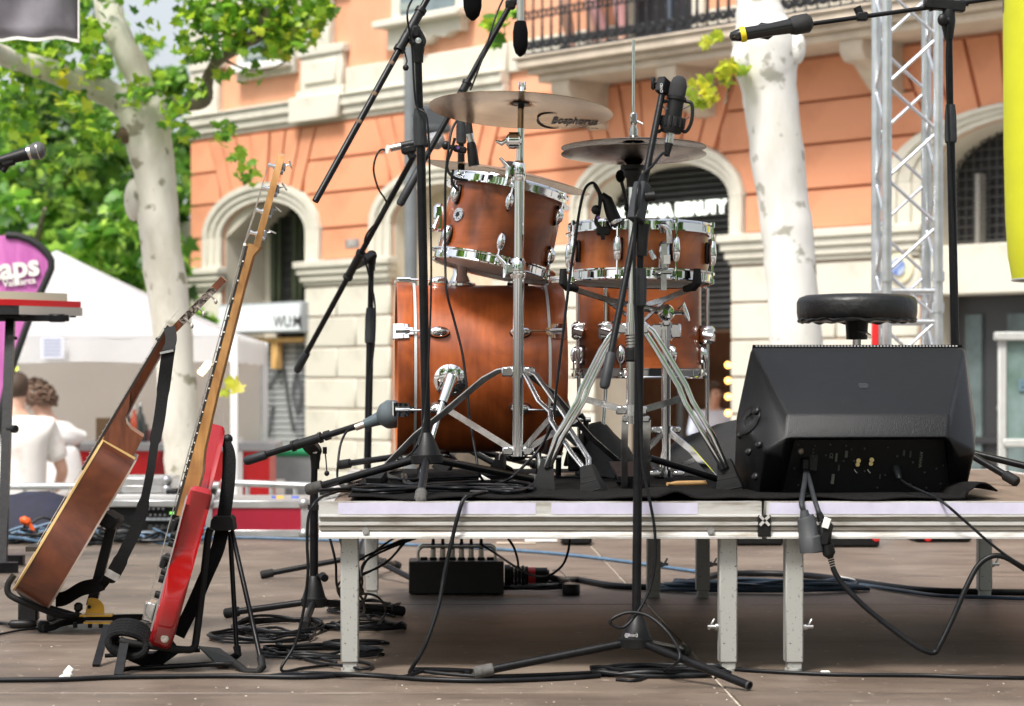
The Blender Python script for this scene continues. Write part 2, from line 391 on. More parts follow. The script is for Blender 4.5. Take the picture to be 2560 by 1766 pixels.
# pilaster capitals and coursed cream blocks
piers = [(UL-.02,-7.58),(-5.82,-4.21),(-2.45,-.86),(1.06,3.35),(5.62,UR)]
for (l,r) in piers:
    for (z0,z1,o) in ((1.99,2.07,.16),(1.91,1.99,.13),(1.83,1.91,.1),(1.78,1.83,.07)):
        fbox('capital', beige, l-(o-.06), r+(o-.06), -o, .0, z0, z1, .01)
    z = 1.77; k = 0
    while z > GZ:
        z0 = max(GZ, z-.36)
        m = (l+r)/2 + (.18 if k % 2 else -.18)
        for (a,b_) in ((l,m-.006),(m+.006,r)):
            fbox('stone_block', beige, a, b_, -.05, .0, z0+.007, z-.007, .014)
        z = z0; k += 1
# ---- opening 1: recessed window with dark shutter, sign, roller door with paint
c, ao, ai = ARC[0]
rev = M('reveal_plaster', (.6,.55,.45), .85, var=.06, vs=2)
us = fu(690,650,-.6)[0]
fbox('reveal_wall', rev, c-ai-.02, us, .62, .75, GZ, 3.0, 0)
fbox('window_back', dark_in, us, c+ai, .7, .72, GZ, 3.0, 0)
MB().prism([(p[0]*1.0,p[1]) for p in [(c-ai-.001,GZ)]+ell(c,ai-.001,.398,rev=True)[:9]+[(c-.03,2.87),(c-ai+.02,2.44),(c-ai+.018,GZ)]], Fw(0,.03,0), FD, (0,0,1), FN*.58).build('reveal_wall', rev, bld)
w1 = fbox('window', green_sh, us, us+.1, .5, .6, 1.3, 2.9)
for a,b_ in ((.16,.22),(.46,.56),(.6,.66)): fbox('window_frame', green_sh, us+a, us+b_, .5, .6, 1.3, 2.9, .006, w1)
for k in range(24):
    z = 1.32+k*.064
    fbox('shutter_slat', slat_m if k % 2 else dark_in, us+.22, us+.46, .55, .58, z, z+.05, .003, w1)
u0,z0 = fu(577,828); u1,z1 = fu(783,753)
sg = fbox('shop_sign', M('sign_frame', (.3,.32,.34), .5), -7.46, -5.74, -.16, -.02, 1.235, 1.60, .01)
fbox('sign_face', M('sign_white', (.74,.78,.8), .4, var=.03), -7.43, -5.77, -.168, -.158, 1.26, 1.575, 0, sg)
text('sign_lettering', 'WU:M', .2, M('sign_black', (.02,.02,.022), .6), sg, Fw(-6.0,-.172,1.36), FD, (0,0,1), .002, .001)
fbox('lintel_wood', M('raw_pine', (.6,.36,.13), .6, var=.15, vs=10), -7.36,-5.84,-.06,.05,1.12,1.18)
fbox('lintel_wood', MATS['raw_pine'], -6.5,-6.38,-.055,.04,.8,1.12)
shm = M('roller_grey', (.34,.35,.35), .5, .2, c2=(.1,.11,.12), vs=1, vscale=(2.4,2.4,1.0), lo=.42, hi=.52, detail=3)
sh = fbox('roller_door', slat_m, c-ai+.02, c+ai-.02, .12, .16, GZ, 1.13, 0)
k = 0; z = GZ
while z < 1.1:
    fbox('shutter_slat', shm, -7.3, -5.86, .085, .12, z+.004, z+.068, .012, sh); z += .072
for sw in ([(-7.0,.75),(-6.9,.3),(-6.75,.0),(-6.62,.35)],[(-6.4,.8),(-6.3,.35),(-6.2,.05)],[(-6.15,.75),(-6.05,.5),(-6.12,.3),(-6.22,.5),(-6.15,.75)],[(-6.95,.55),(-6.7,.6),(-6.5,.8)]):
    MB().band(smooth_path([Fw(a,.078,b_) for a,b_ in sw],6), .075, .003, FD).build('graffiti_stroke', M('graffiti_paint', (.07,.075,.08), .6, var=.3), sh)
# ---- opening 2 (behind the drums)
c, ao, ai = ARC[1]
fbox('window_back', M('cream_infill', (.6,.5,.36), .8, var=.1), c-ai, c+ai, .3, .34, .9, 3.0, 0)
w2 = fbox('shop_door', M('door_brown', (.1,.08,.06), .5, var=.2), c-ai, c+ai, .3, .36, GZ, .85)
# ---- opening 3: black louvred front with the white shop name, lit interior below
c, ao, ai = ARC[2]
lv = fbox('louvre_front', dark_in, c-ai, c+ai, .42, .5, 1.17, 2.95, 0)
z = 1.18
while z < 2.9:
    fbox('louvre_slat', slat_m, c-ai+.01, c+ai-.01, .34, .42, z, z+.042, .01, lv); z += .062
sign_w = M('lit_sign_white', (.95,1,.9), .4, emit=.9)
ua, ub = fu(1475,524,-.31)[0], fu(1834,524,-.31)[0]; uz = fu(1725,524,-.31)
text('shop_lettering', 'BARCELONA BEAUTY', .19, sign_w, bld, Fw((ua+ub)/2,.31,uz[1]), FD, (0,0,1), .015, .004)
inr = M('warm_interior', (.16,.1,.06), .7, var=.4, vs=2)
fbox('shop_interior', inr, c-ai-3, c+ai, 2.4, 2.5, GZ, 1.2, 0)
fbox('shop_interior', M('shop_floor', (.2,.15,.1), .4), c-ai, c+ai, .5, 2.5, GZ+.01, GZ+.03, 0)
fbox('mirror_post', M('lit_oak', (.45,.24,.08), .5, var=.2, vs=5), .42, .52, .9, 1.0, GZ, 1.1)
mirr = fbox('mirror_frame', MATS['lit_oak'], .58, .9, .9, .96, -.9, 1.1)
bulb = M('warm_bulb', (1,.5,.12), .3, emit=3.5)
for py in (913,952,992,1033,1074):
    u,z = fu(1820,py,-.85); MB().ball(Fw(u,.85,z), .032, 12).build('bulb', bulb, mirr)
fbox('door_frame', slat_m, -.1,-.03,.4,.48,GZ,1.17); fbox('door_frame', slat_m, .86,.9,.4,.48,GZ,1.17)
# ---- opening 4: gridded window above a cream apron, dark glazed door below
c, ao, ai = ARC[3]
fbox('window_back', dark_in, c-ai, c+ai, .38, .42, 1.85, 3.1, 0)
gw = fbox('window_grille', M('grille_dark', (.045,.043,.04), .6), c-ai, c+ai, .3, .33, 1.87, 1.92)
for k in range(26): fbox('grille_bar', MATS['grille_dark'], c-ai+.085*k, c-ai+.085*k+.012, .31, .32, 1.9, 3.0, 0, gw)
for k in range(13): fbox('grille_bar', MATS['grille_dark'], c-ai, c+ai, .315, .325, 1.95+.085*k, 1.962+.085*k, 0, gw)
fbox('window_mullion', M('mullion_grey', (.2,.19,.17), .5), 3.78,3.83,.2,.3,1.87,2.5,.004)
fbox('apron_wall', beige, c-ai-.1, c+ai+.1, -.02, .3, 1.42, 1.86)
dr = fbox('shop_door', M('anthracite_frame', (.03,.03,.032), .4), c-ai, c+ai, .3, .36, GZ, 1.42)
for a,b_ in ((3.62,3.8),(4.08,4.4),(4.6,5.3)): fbox('door_pane', M('door_glass', (.1,.13,.13), .12, var=.4, vs=2), a, b_, .27, .3, -.9, 1.25, 0, dr)
fbox('door_rail', MATS['anthracite_frame'], 3.55, 5.4, .25, .29, .1, .16, .004, dr)
MB().ball(Fw(4.02,.24,.42), .03).build('door_handle', steel, dr)
for i in (1,2,3):
    c_, a_ = ARC[i][0], ARC[i][2]; fbox('reveal_wall', rev, c_-a_+.001, c_-a_+.016, .02, .6, GZ, ZS, 0); h_ = .4 if i < 3 else .5
    fprism('arch_soffit', rev, ell(c_,a_-.001,h_-.001)+ell(c_,a_-.016,h_-.014,rev=True), .02, .6)
# wall plaque and house number
pl = MB().lathe([(0,.0),(.15,.0),(.15,.02),(.1,.03),(0,.03)], Fw(fu(2262,668)[0],-.052,fu(2262,668)[1]), -FN, 24).build('wall_plaque', M('enamel_cream', (.7,.64,.45), .3), bld)
MB().lathe([(0,.032),(.08,.032),(.08,.038),(0,.038)], WO[pl.name], -FN, 20).build('plaque_emblem', M('enamel_blue', (.08,.14,.4), .3, c2=(.5,.58,.7), vs=14), pl)
u,z = fu(890,610); hn = fbox('house_number', M('number_plate', (.2,.19,.19), .5), u-.14,u+.14,-.06,-.035,z-.06,z+.06)
text('number_lettering', '391', .12, M('number_pale', (.5,.46,.42), .5), hn, Fw(u,-.064,z), FD, (0,0,1), .002, .003)
# ---- balcony
B0, B1, BO = -1.2, 8.5, .82
for (z0,z1,o) in ((3.70,3.78,BO-.16),(3.78,3.84,BO-.08),(3.84,3.93,BO),(3.93,3.96,BO+.03)):
    fbox('balcony_slab', beige_d, B0-(o-BO), B1, -o, .0, z0, z1, .012)
for uc in (-.75,.75,3.05,5.2):
    pr = [(0,3.70),(-.62,3.70),(-.62,3.6),(-.56,3.52),(-.42,3.5),(-.34,3.42),(-.22,3.3),(-.06,3.24),(0,3.2)]
    MB().prism([(-a,z) for a,z in pr], Fw(uc-.13,0,0), -FN, (0,0,1), FD*.26).build('corbel', beige_d, bld)
dr2 = fbox('balcony_door', M('balcony_door_dark', (.022,.024,.028), .3), -.28, .55, -.03, .02, 3.97, 6.5)
fbox('door_mullion', M('mullion_blue', (.1,.13,.17), .4), .2,.26,-.06,-.03,3.97,6.5,.004,dr2)
for a,b_ in ((-.46,-.28),(.55,.72)): fbox('door_jamb', beige, a,b_,-.06,.02,3.97,6.5,.01,dr2)
fbox('wall_dado', beige, -2.2, -.46, -.03, .02, 3.97, 4.3); fbox('wall_dado', beige, .72, 8.5, -.03, .02, 3.97, 4.3)
iron = M('wrought_iron', (.02,.021,.024), .5, .3)
rail = thing('balcony_railing', 'black wrought iron railing with scrolled balusters along the stone balcony', 'railing', Fw(2,-BO+.06,3.96))
WB = -BO+.07
for (z,hh) in ((3.985,.03),(4.93,.04)):
    MB().box(Fw((B0+B1)/2,WB,z),(B1-B0-.1,.03,hh),ROTF,.004).build('rail', iron, rail)
    MB().box(Fw(B0+.06,WB/2,z),(.03,-WB-.03,hh),ROTF,.004).build('rail', iron, rail)
bp_ = None; u = B0+.06; k = 0
while u < 5.6:
    if bp_ is None:
        u_b = u; s_ = MB(); a = .045
        s_.tube([Fw(u,WB,3.97),Fw(u,WB,4.92)], .011, 6)
        for sg_ in (1,-1):
            sp = [Fw(u+sg_*(.06+.055*math.cos(R(q))*(1-q/800)),WB,4.08+.07*math.sin(R(q))*(1-q/800)) for q in range(180,640,30)]
            s_.tube([Fw(u,WB,4.3),Fw(u+sg_*.004,WB,4.16)]+sp, .0135, 5)
            s_.tube([Fw(u+sg_*(.035+.028*math.cos(R(q))),WB,4.38+.04*math.sin(R(q))) for q in range(-90,300,30)], .01, 5)
        s_.ball(Fw(u,WB,4.24), .018, 8)
        bp_ = s_.build('baluster', iron, rail)
    else: clone(bp_, FD*(u-u_b), rail)
    u += .135
# low neighbouring wall left of the house
nb = MB().box(Fw(-9.3,1.2,.5),(2.0,.3,3.2),ROTF,.02).build('garden_wall', beige); tag(nb, 'plain cream wall piece beside the left corner of the orange house', 'wall')
lb = MB().box(Fw(-9.3,1.2,2.55),(2.1,.5,.5),ROTF,.03).build('arch_lintel', beige); tag(lb, 'cream stone lintel above the wall left of the orange house', 'lintel')

# ---------------------------------------------------------------- street things
lp = thing('lamp_post', 'plain grey steel street column in front of the orange facade', 'lamp post', W(1022,CY+1.76*FP/19,19))
b0 = WO[lp.name]
MB().tube([b0, W(1028,700,19)], .052, 16).cyl(b0, b0+V((0,0,.35)), .08, 16, .06).build('column', M('grey_paint', (.17,.185,.19), .5, .2, var=.1, vs=3), lp)
MB().cyl(W(1028,700,19), W(1026,118,19), .052, 16).build('upper_column', MATS['grey_paint'], lp)
MB().box(W(1090,300,18.9), (.2,.12,.22), None, .02).build('control_box', M('dark_grey_box', (.05,.055,.06), .5), lp)
MB().box(W(1080,322,18.9), (.3,.14,.05), None, .01).tube([W(1030,322,19),W(1080,322,18.95)], .02, 8).tube(smooth_path([W(1032,290,18.95),W(1050,268,18.95),W(1085,262,18.95)]), .008, 6).build('box_bracket', MATS['dark_grey_box'], lp)
# ================================================================ TREES
def leaf_mat(name, c1, c2, c3):
    m = bpy.data.materials.new(name); m.use_nodes = True; t = m.node_tree; n = t.nodes; L = t.links.new; b = n['Principled BSDF']
    g = n.new('ShaderNodeNewGeometry'); cr = n.new('ShaderNodeValToRGB'); e = cr.color_ramp.elements
    e[0].position = 0; e[0].color = (*c1,1); e[1].position = 1; e[1].color = (*c3,1); k = e.new(.5); k.color = (*c2,1)
    L(g.outputs['Random Per Island'], cr.inputs[0]); L(cr.outputs[0], b.inputs['Base Color']); b.inputs['Roughness'].default_value = .45
    tr = n.new('ShaderNodeBsdfTranslucent'); hs = n.new('ShaderNodeHueSaturation'); hs.inputs['Value'].default_value = 2.2; hs.inputs['Hue'].default_value = .485
    L(cr.outputs[0], hs.inputs['Color']); L(hs.outputs[0], tr.inputs[0])
    mx = n.new('ShaderNodeMixShader'); mx.inputs[0].default_value = .5; out = n['Material Output']
    L(b.outputs[0], mx.inputs[1]); L(tr.outputs[0], mx.inputs[2]); L(mx.outputs[0], out.inputs[0]); return m
leaf_g = leaf_mat('plane_leaf', (.03,.1,.01), (.1,.25,.02), (.28,.41,.03))
leaf_y = leaf_mat('young_leaf', (.16,.26,.03), (.3,.36,.03), (.42,.4,.03))
leaf_b = leaf_mat('far_leaf', (.022,.08,.012), (.1,.27,.03), (.33,.5,.09))
leaf_d = leaf_mat('far_dark_leaf', (.012,.045,.008), (.05,.14,.018), (.18,.31,.05))
HALF = [(.0,.0),(.3,-.03),(.55,.1),(.42,.3),(.64,.58),(.3,.56),(.0,1.0)]
def leaf_mesh(name, mat, cen, size, parent, seed, upbias=.5, droop=True):
    rg = np.random.default_rng(seed); N = len(cen); cen = np.asarray(cen, float)
    q = np.array([(x,y-.4,-.22*x) for x,y in HALF]+[(-x,y-.4,-.22*x) for x,y in HALF[1:-1]])
    nm = rg.normal(size=(N,3)); nm[:,2] += upbias*2; nm /= np.linalg.norm(nm,axis=1)[:,None]
    t = rg.normal(size=(N,3)); 
    if droop: t[:,2] -= .8
    t -= nm*(t*nm).sum(1)[:,None]; t /= np.linalg.norm(t,axis=1)[:,None]; s = np.cross(t,nm)
    sz = size*rg.uniform(.65,1.25,N)[:,None,None]
    P = cen[:,None,:]+sz*(q[None,:,0:1]*s[:,None,:]+q[None,:,1:2]*t[:,None,:]+q[None,:,2:3]*nm[:,None,:])
    k = len(q); f1 = np.arange(7); f2 = np.array([0]+[6]+list(range(k-1,6,-1)))
    base = (np.arange(N)*k)[:,None]
    lp = np.stack([base+f1[None], base+f2[None]],1).reshape(-1)
    og = V(P.reshape(-1,3).mean(0).tolist()); P = P.reshape(-1,3)-np.array(og)
    me = bpy.data.meshes.new(name); me.vertices.add(N*k); me.vertices.foreach_set('co', P.astype('f').ravel())
    me.loops.add(len(lp)); me.loops.foreach_set('vertex_index', lp.astype('i'))
    me.polygons.add(2*N); me.polygons.foreach_set('loop_start', (np.arange(2*N)*7).astype('i')); me.polygons.foreach_set('loop_total', np.full(2*N,7,'i'))
    me.update(calc_edges=True); me.materials.append(mat)
    o = bpy.data.objects.new(name, me); col.objects.link(o); o.parent = parent; o.location = og-WO[parent.name]; WO[o.name] = og; o['kind'] = 'stuff'; return o
def clusters(lst, Y, seed, dy=.35):
    rg = np.random.default_rng(seed); out = []
    for (px,py,rp,c) in lst:
        for _ in range(c):
            a = rg.normal(size=3); a /= np.linalg.norm(a); a *= rg.random()**.5
            y = Y+a[1]*max(dy, rp*S(Y)); p = W(px+a[0]*rp, py+a[2]*rp, y); out.append(tuple(p))
    return out
def bark_mat(name, base, patch, dark):
    m = M(name, base, .8, 0, c2=patch, vs=4.5, vscale=(1,1,.4), bump=.5, bs=22, lo=.36, hi=.52, detail=6)
    t = m.node_tree; n = t.nodes; L = t.links.new; b = n['Principled BSDF']; tc = n.new('ShaderNodeTexCoord')
    v = n.new('ShaderNodeTexNoise'); v.inputs['Scale'].default_value = 9; v.inputs['Detail'].default_value = 5; L(tc.outputs['Object'], v.inputs['Vector'])
    mr = n.new('ShaderNodeMapRange'); mr.inputs[1].default_value = .6; mr.inputs[2].default_value = .65; L(v.outputs['Fac'], mr.inputs[0])
    mx = n.new('ShaderNodeMix'); mx.data_type = 'RGBA'; mx.inputs[7].default_value = (*dark,1)
    L(b.inputs['Base Color'].links[0].from_socket, mx.inputs[6]); L(mr.outputs[0], mx.inputs[0]); L(mx.outputs[2], b.inputs['Base Color']); return m
bark = bark_mat('plane_bark', (.64,.61,.54), (.5,.47,.39), (.28,.26,.19))
bark_w = bark_mat('white_bark', (.7,.685,.65), (.6,.58,.53), (.36,.35,.3))
def limb(name, pts, Y, mat, parent, n=16, wob=.012, seed=1):
    rg = random.Random(seed); P = []; Rr = []
    raw = [W(px,py,y) for (px,py,wd,y) in pts]; rr = [wd*S(y)/2 for (px,py,wd,y) in pts]
    sp = smooth_path(raw, 5); k = 5
    for i,p in enumerate(sp):
        a = i/k; j = min(int(a), len(rr)-2); f = a-j; P.append(p); Rr.append((rr[j]*(1-f)+rr[j+1]*f)*(1+rg.uniform(-.035,.035)))
    mb = MB().tube(P, Rr, n)
    for i in range(len(mb.v)): mb.v[i] += V((rg.uniform(-wob,wob), rg.uniform(-wob,wob), 0))*.35
    return mb.build(name, mat, parent, ang=80)
TY = 14.0
tree = thing('plane_tree', 'pale barked plane tree whose trunk forks in front of the white tent', 'tree', (W(470,1200,TY).x, TY, GZ))
limb('trunk', [(478,1700,110,TY),(465,1230,98,TY),(450,1060,96,TY),(428,800,100,TY),(400,600,104,TY),(388,450,104,TY),(372,350,120,TY),(362,285,140,TY),(352,245,110,TY)], TY, bark, tree)
limb('branch', [(365,300,90,TY),(290,245,70,TY),(200,205,62,TY-.1),(110,172,58,TY-.3),(10,140,50,TY-.5),(-120,60,40,TY-.9)], TY, bark, tree, seed=3)
limb('branch', [(365,290,88,TY),(345,190,66,TY),(305,110,68,TY),(275,40,70,TY+.1),(262,-60,60,TY+.2),(240,-250,40,TY+.3)], TY, bark, tree, seed=4)
limb('branch', [(390,285,70,TY),(460,262,40,TY),(512,250,34,TY),(520,195,28,TY),(548,150,26,TY-.1),(610,112,26,TY-.2),(660,70,34,TY-.3),(668,-40,24,TY-.4)], TY, bark_mat('dark_bark', (.2,.17,.12),(.13,.11,.08),(.06,.05,.04)), tree, seed=5)
limb('twig', [(515,200,14,TY),(538,120,9,TY),(530,40,8,TY-.1),(500,-20,6,TY-.1)], TY, MATS['dark_bark'], tree, n=8, seed=6)
limb('twig', [(560,150,8,TY),(620,175,5,TY),(680,172,4,TY-.1),(720,150,3,TY-.1)], TY, MATS['dark_bark'], tree, n=8, seed=6)
MB().ball(W(335,500,TY), .085, 14, (.7,.9,1.5)).build('bark_burr', bark, tree)
MB().ball(W(318,338,TY-.05), .06, 12, (1.1,.9,.9)).build('bark_burr', M('knot_bark', (.12,.08,.05), .9, var=.4, vs=12), tree)
crown = [(560,50,85,120),(650,30,90,120),(745,45,75,75),(800,15,45,35),(700,105,45,30),(500,40,70,60),(470,120,45,22),(600,110,50,25),
  (340,235,45,26),(430,275,50,30),(465,330,24,14),(390,205,35,10),(60,70,100,90),(130,140,60,30),(215,70,60,45),(30,240,85,60),(60,330,80,60),(250,330,65,40),(235,160,45,25),
  (560,335,34,16),(598,385,26,10),(625,432,32,12),(625,185,30,7),(560,190,24,6),(500,225,30,12),(760,110,30,10),(690,125,40,16),(520,130,40,14),(190,270,50,20),(150,420,60,25),(60,150,70,40),(370,90,40,10),
  (600,-110,160,180),(300,-140,180,160),(60,-120,150,120),(780,-80,70,40)]
leaf_mesh('crown', leaf_g, clusters([(a,b,r,int(c*1.7)) for a,b,r,c in crown], TY-.25, 5), .06, tree, 11)
leaf_mesh('sprout', leaf_y, clusters([(588,965,20,6),(560,985,12,4),(700,100,60,18),(770,60,60,18),(620,60,80,18),(180,230,90,18)], TY-.3, 8), .075, tree, 12)
T2Y = 13.0
tr2 = thing('white_tree', 'smooth white plane tree trunk behind the drum throne', 'tree', (W(2000,900,T2Y).x, T2Y, GZ))
limb('trunk', [(2042,1760,140,T2Y),(2010,1150,130,T2Y),(1990,860,130,T2Y),(1975,650,128,T2Y),(1955,480,128,T2Y),(1926,250,138,T2Y),(1915,160,160,T2Y),(1912,100,166,T2Y),(1900,40,120,T2Y),(1892,-60,104,T2Y),(1885,-400,90,T2Y)], T2Y, bark_w, tr2, n=20)
MB().ball(W(1858,148,T2Y-.08), .085, 14, (.8,.7,1.1)).build('bark_burr', bark_w, tr2)
MB().ball(W(1992,120,T2Y-.08), .07, 14, (.7,.7,1.3)).build('bark_burr', bark_w, tr2)
for q in ([(1868,160,6,T2Y-.1),(1840,190,5,T2Y-.15),(1800,205,4,T2Y-.2),(1745,235,3,T2Y-.2)],[(1850,170,5,T2Y-.1),(1825,215,4,T2Y-.15),(1812,262,3,T2Y-.2)]):
    limb('twig', q, T2Y, MATS['dark_bark'], tr2, n=6)
leaf_mesh('sprout', leaf_y, clusters([(1760,222,32,16),(1800,185,28,9),(1852,165,26,9),(1735,245,24,10),(1775,250,18,6),(1815,205,14,4),(1780,100,14,4),(1800,88,10,3),(1760,110,8,2)], T2Y-.2, 3, .12), .075, tr2, 13)
leaf_mesh('sprout', leaf_g, clusters([(1245,60,34,12),(1238,100,18,5),(1268,40,26,8)], T2Y+1.5, 4, .15), .09, tr2, 14)
# trees behind the tent
def far_tree(label, x, y, zc, rx, rz, nleaf, mat, seed, size=.16, group='leafy trees behind the tent'):
    o = thing('leafy_tree', label, 'tree', (x,y,GZ), group)
    rg = np.random.default_rng(seed)
    MB().tube(smooth_path([V((x,y,GZ)),V((x+.1,y,GZ+1.2)),V((x-.05,y+.1,zc))],4), [.16,.08], 10).build('trunk', MATS['dark_bark'], o)
    for k in range(5):
        a = k*1.25; MB().tube(smooth_path([V((x,y,zc-1.2+.25*k)),V((x+rx*.3*math.cos(a),y+rx*.3*math.sin(a),zc-.6+.25*k)),V((x+rx*.75*math.cos(a),y+rx*.75*math.sin(a),zc+.2*k))],4), [.06,.015], 7).build('limb', MATS['dark_bark'], o)
    nc = 70; d = rg.normal(size=(nc,3)); d /= np.linalg.norm(d,axis=1)[:,None]; d *= (rg.random(nc)**.33)[:,None]
    cc = d*np.array([rx,rx,rz])+np.array([x,y,zc]); cr = rg.uniform(.22,.48,nc)*rx*.55
    i = rg.integers(0,nc,nleaf); e = rg.normal(size=(nleaf,3)); e /= np.linalg.norm(e,axis=1)[:,None]; e *= (rg.random(nleaf)**.4)[:,None]; e[:,2] *= .55
    leaf_mesh('crown', mat, cc[i]+e*cr[i][:,None], size, o, seed+50); return o
far_tree('bright green leafy tree rising straight behind the white tent roof', -4.1, 24, 1.5, 1.75, 1.5, 5200, leaf_b, 21, .15)
far_tree('bright green leafy tree behind the pink feather flag', -6.6, 25, 2.0, 2.3, 2.2, 5500, leaf_b, 22, .16)
far_tree('dark leafy tree behind the brighter green ones', -6.4, 31, 2.2, 3.1, 2.9, 6000, leaf_d, 23, .22)
far_tree('tall dark leafy tree reaching above the forked plane tree', -8.4, 29, 4.4, 2.7, 2.4, 5000, leaf_d, 24, .2)
far_tree('deep green tree filling the gap beside the orange house', -3.9, 34, 2.3, 2.0, 2.9, 5200, leaf_b, 25, .2)
far_tree('thin leafy tree standing against the open sky', -5.6, 38, 5.0, 1.5, 1.9, 900, leaf_b, 26, .2)

# ================================================================ PEOPLE
def skinned(name, mat, verts, edges, radii, parent, sub=2):
    og = V(verts[0]); me = bpy.data.meshes.new(name); me.from_pydata([V(p)-og for p in verts], edges, [])
    o = bpy.data.objects.new(name, me); col.objects.link(o)
    sk = o.modifiers.new('s','SKIN'); sk.use_smooth_shade = True
    for i,r in enumerate(radii):
        d = me.skin_vertices[0].data[i]; d.radius = r if isinstance(r, tuple) else (r,r); d.use_root = (i == 0)
    ss = o.modifiers.new('u','SUBSURF'); ss.levels = sub; ss.render_levels = sub
    dg = bpy.context.evaluated_depsgraph_get(); m2 = bpy.data.meshes.new_from_object(o.evaluated_get(dg)); o.modifiers.clear(); o.data = m2; bpy.data.meshes.remove(me)
    m2.name = name; m2.materials.clear(); m2.materials.append(mat); o.parent = parent; o.location = og-WO[parent.name]; WO[o.name] = og; return o
def person(label, base, yaw, h, shirt, trous, hair, sk, arms, legs=None, curly=False, lean=0, group=None, torso=0):
    # local frame: +Y ahead of the person
    q = Matrix.Rotation(yaw, 3, 'Z'); o = thing('person', label, 'person', base, group); k = h/1.75; base = V(base)
    def T(p): return base+q @ V((p[0]*k, (p[1]+lean*max(0,p[2]-.95))*k, p[2]*k))
    L_ = legs or [[(.1,0,.5),(.1,-.02,.09),(.1,.13,.04)],[(-.1,0,.5),(-.1,-.02,.09),(-.1,.13,.04)]]
    vs = [(0,0,.96),(0,0,1.12),(0,0,1.3),(0,0,1.43),(0,.01,1.52),(0,.03,1.62),(0,.03,1.72)]; rs = [(.13,.09),(.11,.085),(.13,.085),(.09,.065),(.05,.052),(.075,.092),(.055,.07)]
    ed = [(i,i+1) for i in range(6)]
    for sgn,(el,ha,fi) in zip((1,-1),arms):
        b = len(vs); vs += [(sgn*.185,0,1.41), el, ha, fi]; rs += [.06,.043,.034,.028]; ed += [(3,b),(b,b+1),(b+1,b+2),(b+2,b+3)]
    for j,(kn,an,to) in enumerate(L_):
        sgn = 1 if j == 0 else -1; b = len(vs); vs += [(sgn*.1,0,.88), kn, an, to]; rs += [.085,.06,.042,.035]; ed += [(0,b),(b,b+1),(b+1,b+2),(b+2,b+3)]
    skinned('body', sk, [T(p) for p in vs], ed, [tuple(x*k for x in r) if isinstance(r,tuple) else r*k for r in rs], o)
    # five fingers on each hand
    for sgn,(el,ha,fi) in zip((1,-1),arms):
        d = (V(fi)-V(ha)); d = d.normalized() if d.length else V((0,1,0)); sx, sy, _ = frame(d)
        for f in range(4):
            off = sx*(.024-.016*f); MB().tube([T(V(fi)+off), T(V(fi)+off+d*(.05-.006*abs(f-1.3))), T(V(fi)+off+d*.075-sy*.015)], [.009*k,.007*k], 6).build('finger', sk, o)
        MB().tube([T(V(ha)+sx*.02), T(V(ha)+sx*.045+d*.035), T(V(ha)+sx*.05+d*.06)], [.011*k,.008*k], 6).build('thumb', sk, o)
    # clothing
    vs2 = [(0,0,.88),(0,0,1.0),(0,0,1.12),(0,0,1.3),(0,0,1.42),(0,.005,1.475)]; r2 = [(.2,.17),(.2,.165),(.2,.165),(.225,.17),(.19,.14),(.085,.08)]; e2 = [(i,i+1) for i in range(5)]
    for sgn,(el,ha,fi) in zip((1,-1),arms):
        b = len(vs2); sh = V((sgn*.19,0,1.4)); vs2 += [tuple(sh), tuple(sh*.45+V(el)*.55), tuple(sh*.2+V(el)*.8)]; r2 += [.1,.085,.08]; e2 += [(4,b),(b,b+1),(b+1,b+2)]
    skinned('shirt', shirt, [T(p) for p in vs2], e2, [tuple(x*k for x in r) if isinstance(r,tuple) else r*k for r in r2], o)
    vs3 = [(0,0,.99),(0,0,.88)]; r3 = [(.165,.125),(.165,.13)]; e3 = [(0,1)]
    for j,(kn,an,to) in enumerate(L_):
        sgn = 1 if j == 0 else -1; b = len(vs3); vs3 += [(sgn*.1,0,.8), kn, tuple(V(kn)*.12+V(an)*.88)]; r3 += [.1,.078,.062]; e3 += [(1,b),(b,b+1),(b+1,b+2)]
        MB().box(T(V(an)*.5+V(to)*.5+V((0,.03,-.02))), (.09*k,.26*k,.085*k), q, .03).build('shoe', M('dark_shoe', (.05,.05,.05), .6), o)
    skinned('trousers', trous, [T(p) for p in vs3], e3, [tuple(x*k for x in r) if isinstance(r,tuple) else r*k for r in r3], o)
    # face and hair
    hc = V((0,.035,1.655))
    for sx in (-1,1):
        MB().ball(T(hc+V((sx*.031,.083,.005))), .011*k, 8).build('eye', M('eye_dark', (.03,.02,.015), .2), o)
        MB().ball(T(hc+V((sx*.083,.0,-.005))), .026*k, 8, (.4,1,1.2)).build('ear', sk, o)
    MB().tube([T(hc+V((0,.088,.0))),T(hc+V((0,.115,-.028))),T(hc+V((0,.092,-.036)))], [.008*k,.014*k,.008*k], 6).build('nose', sk, o)
    MB().tube([T(hc+V((-.024,.088,-.066))),T(hc+V((0,.096,-.064))),T(hc+V((.024,.088,-.066)))], .006*k, 6).build('mouth', M('lip', (.4,.16,.13), .5), o)
    mb = MB()
    if curly:
        rg = random.Random(5)
        for _ in range(620):
            a = rg.uniform(0,6.28); z = rg.uniform(-.55,1); r = .108*rg.uniform(.85,1.08)
            y = math.sin(a)*math.sqrt(1-z*z)
            if y > .55 and z < .45: continue
            mb.ball(T(hc+V((math.cos(a)*math.sqrt(1-z*z)*r*1.12, -.012+y*r*1.15, .025+z*r*1.12))), .015*k*rg.uniform(.7,1.3), 5)
    else:
        mb.ball(T(hc+V((0,-.018,.028))), .1*k, 18, (.93,1.06,1.02))
        for i in range(len(mb.v)):
            p = q.inverted() @ (mb.v[i]-base)/k-hc
            if p.y > .03 and p.z < .05: mb.v[i] = T(hc+V((p.x*.7,.02,max(p.z,.03))))
    mb.build('hair', hair, o, ang=70)
    return o
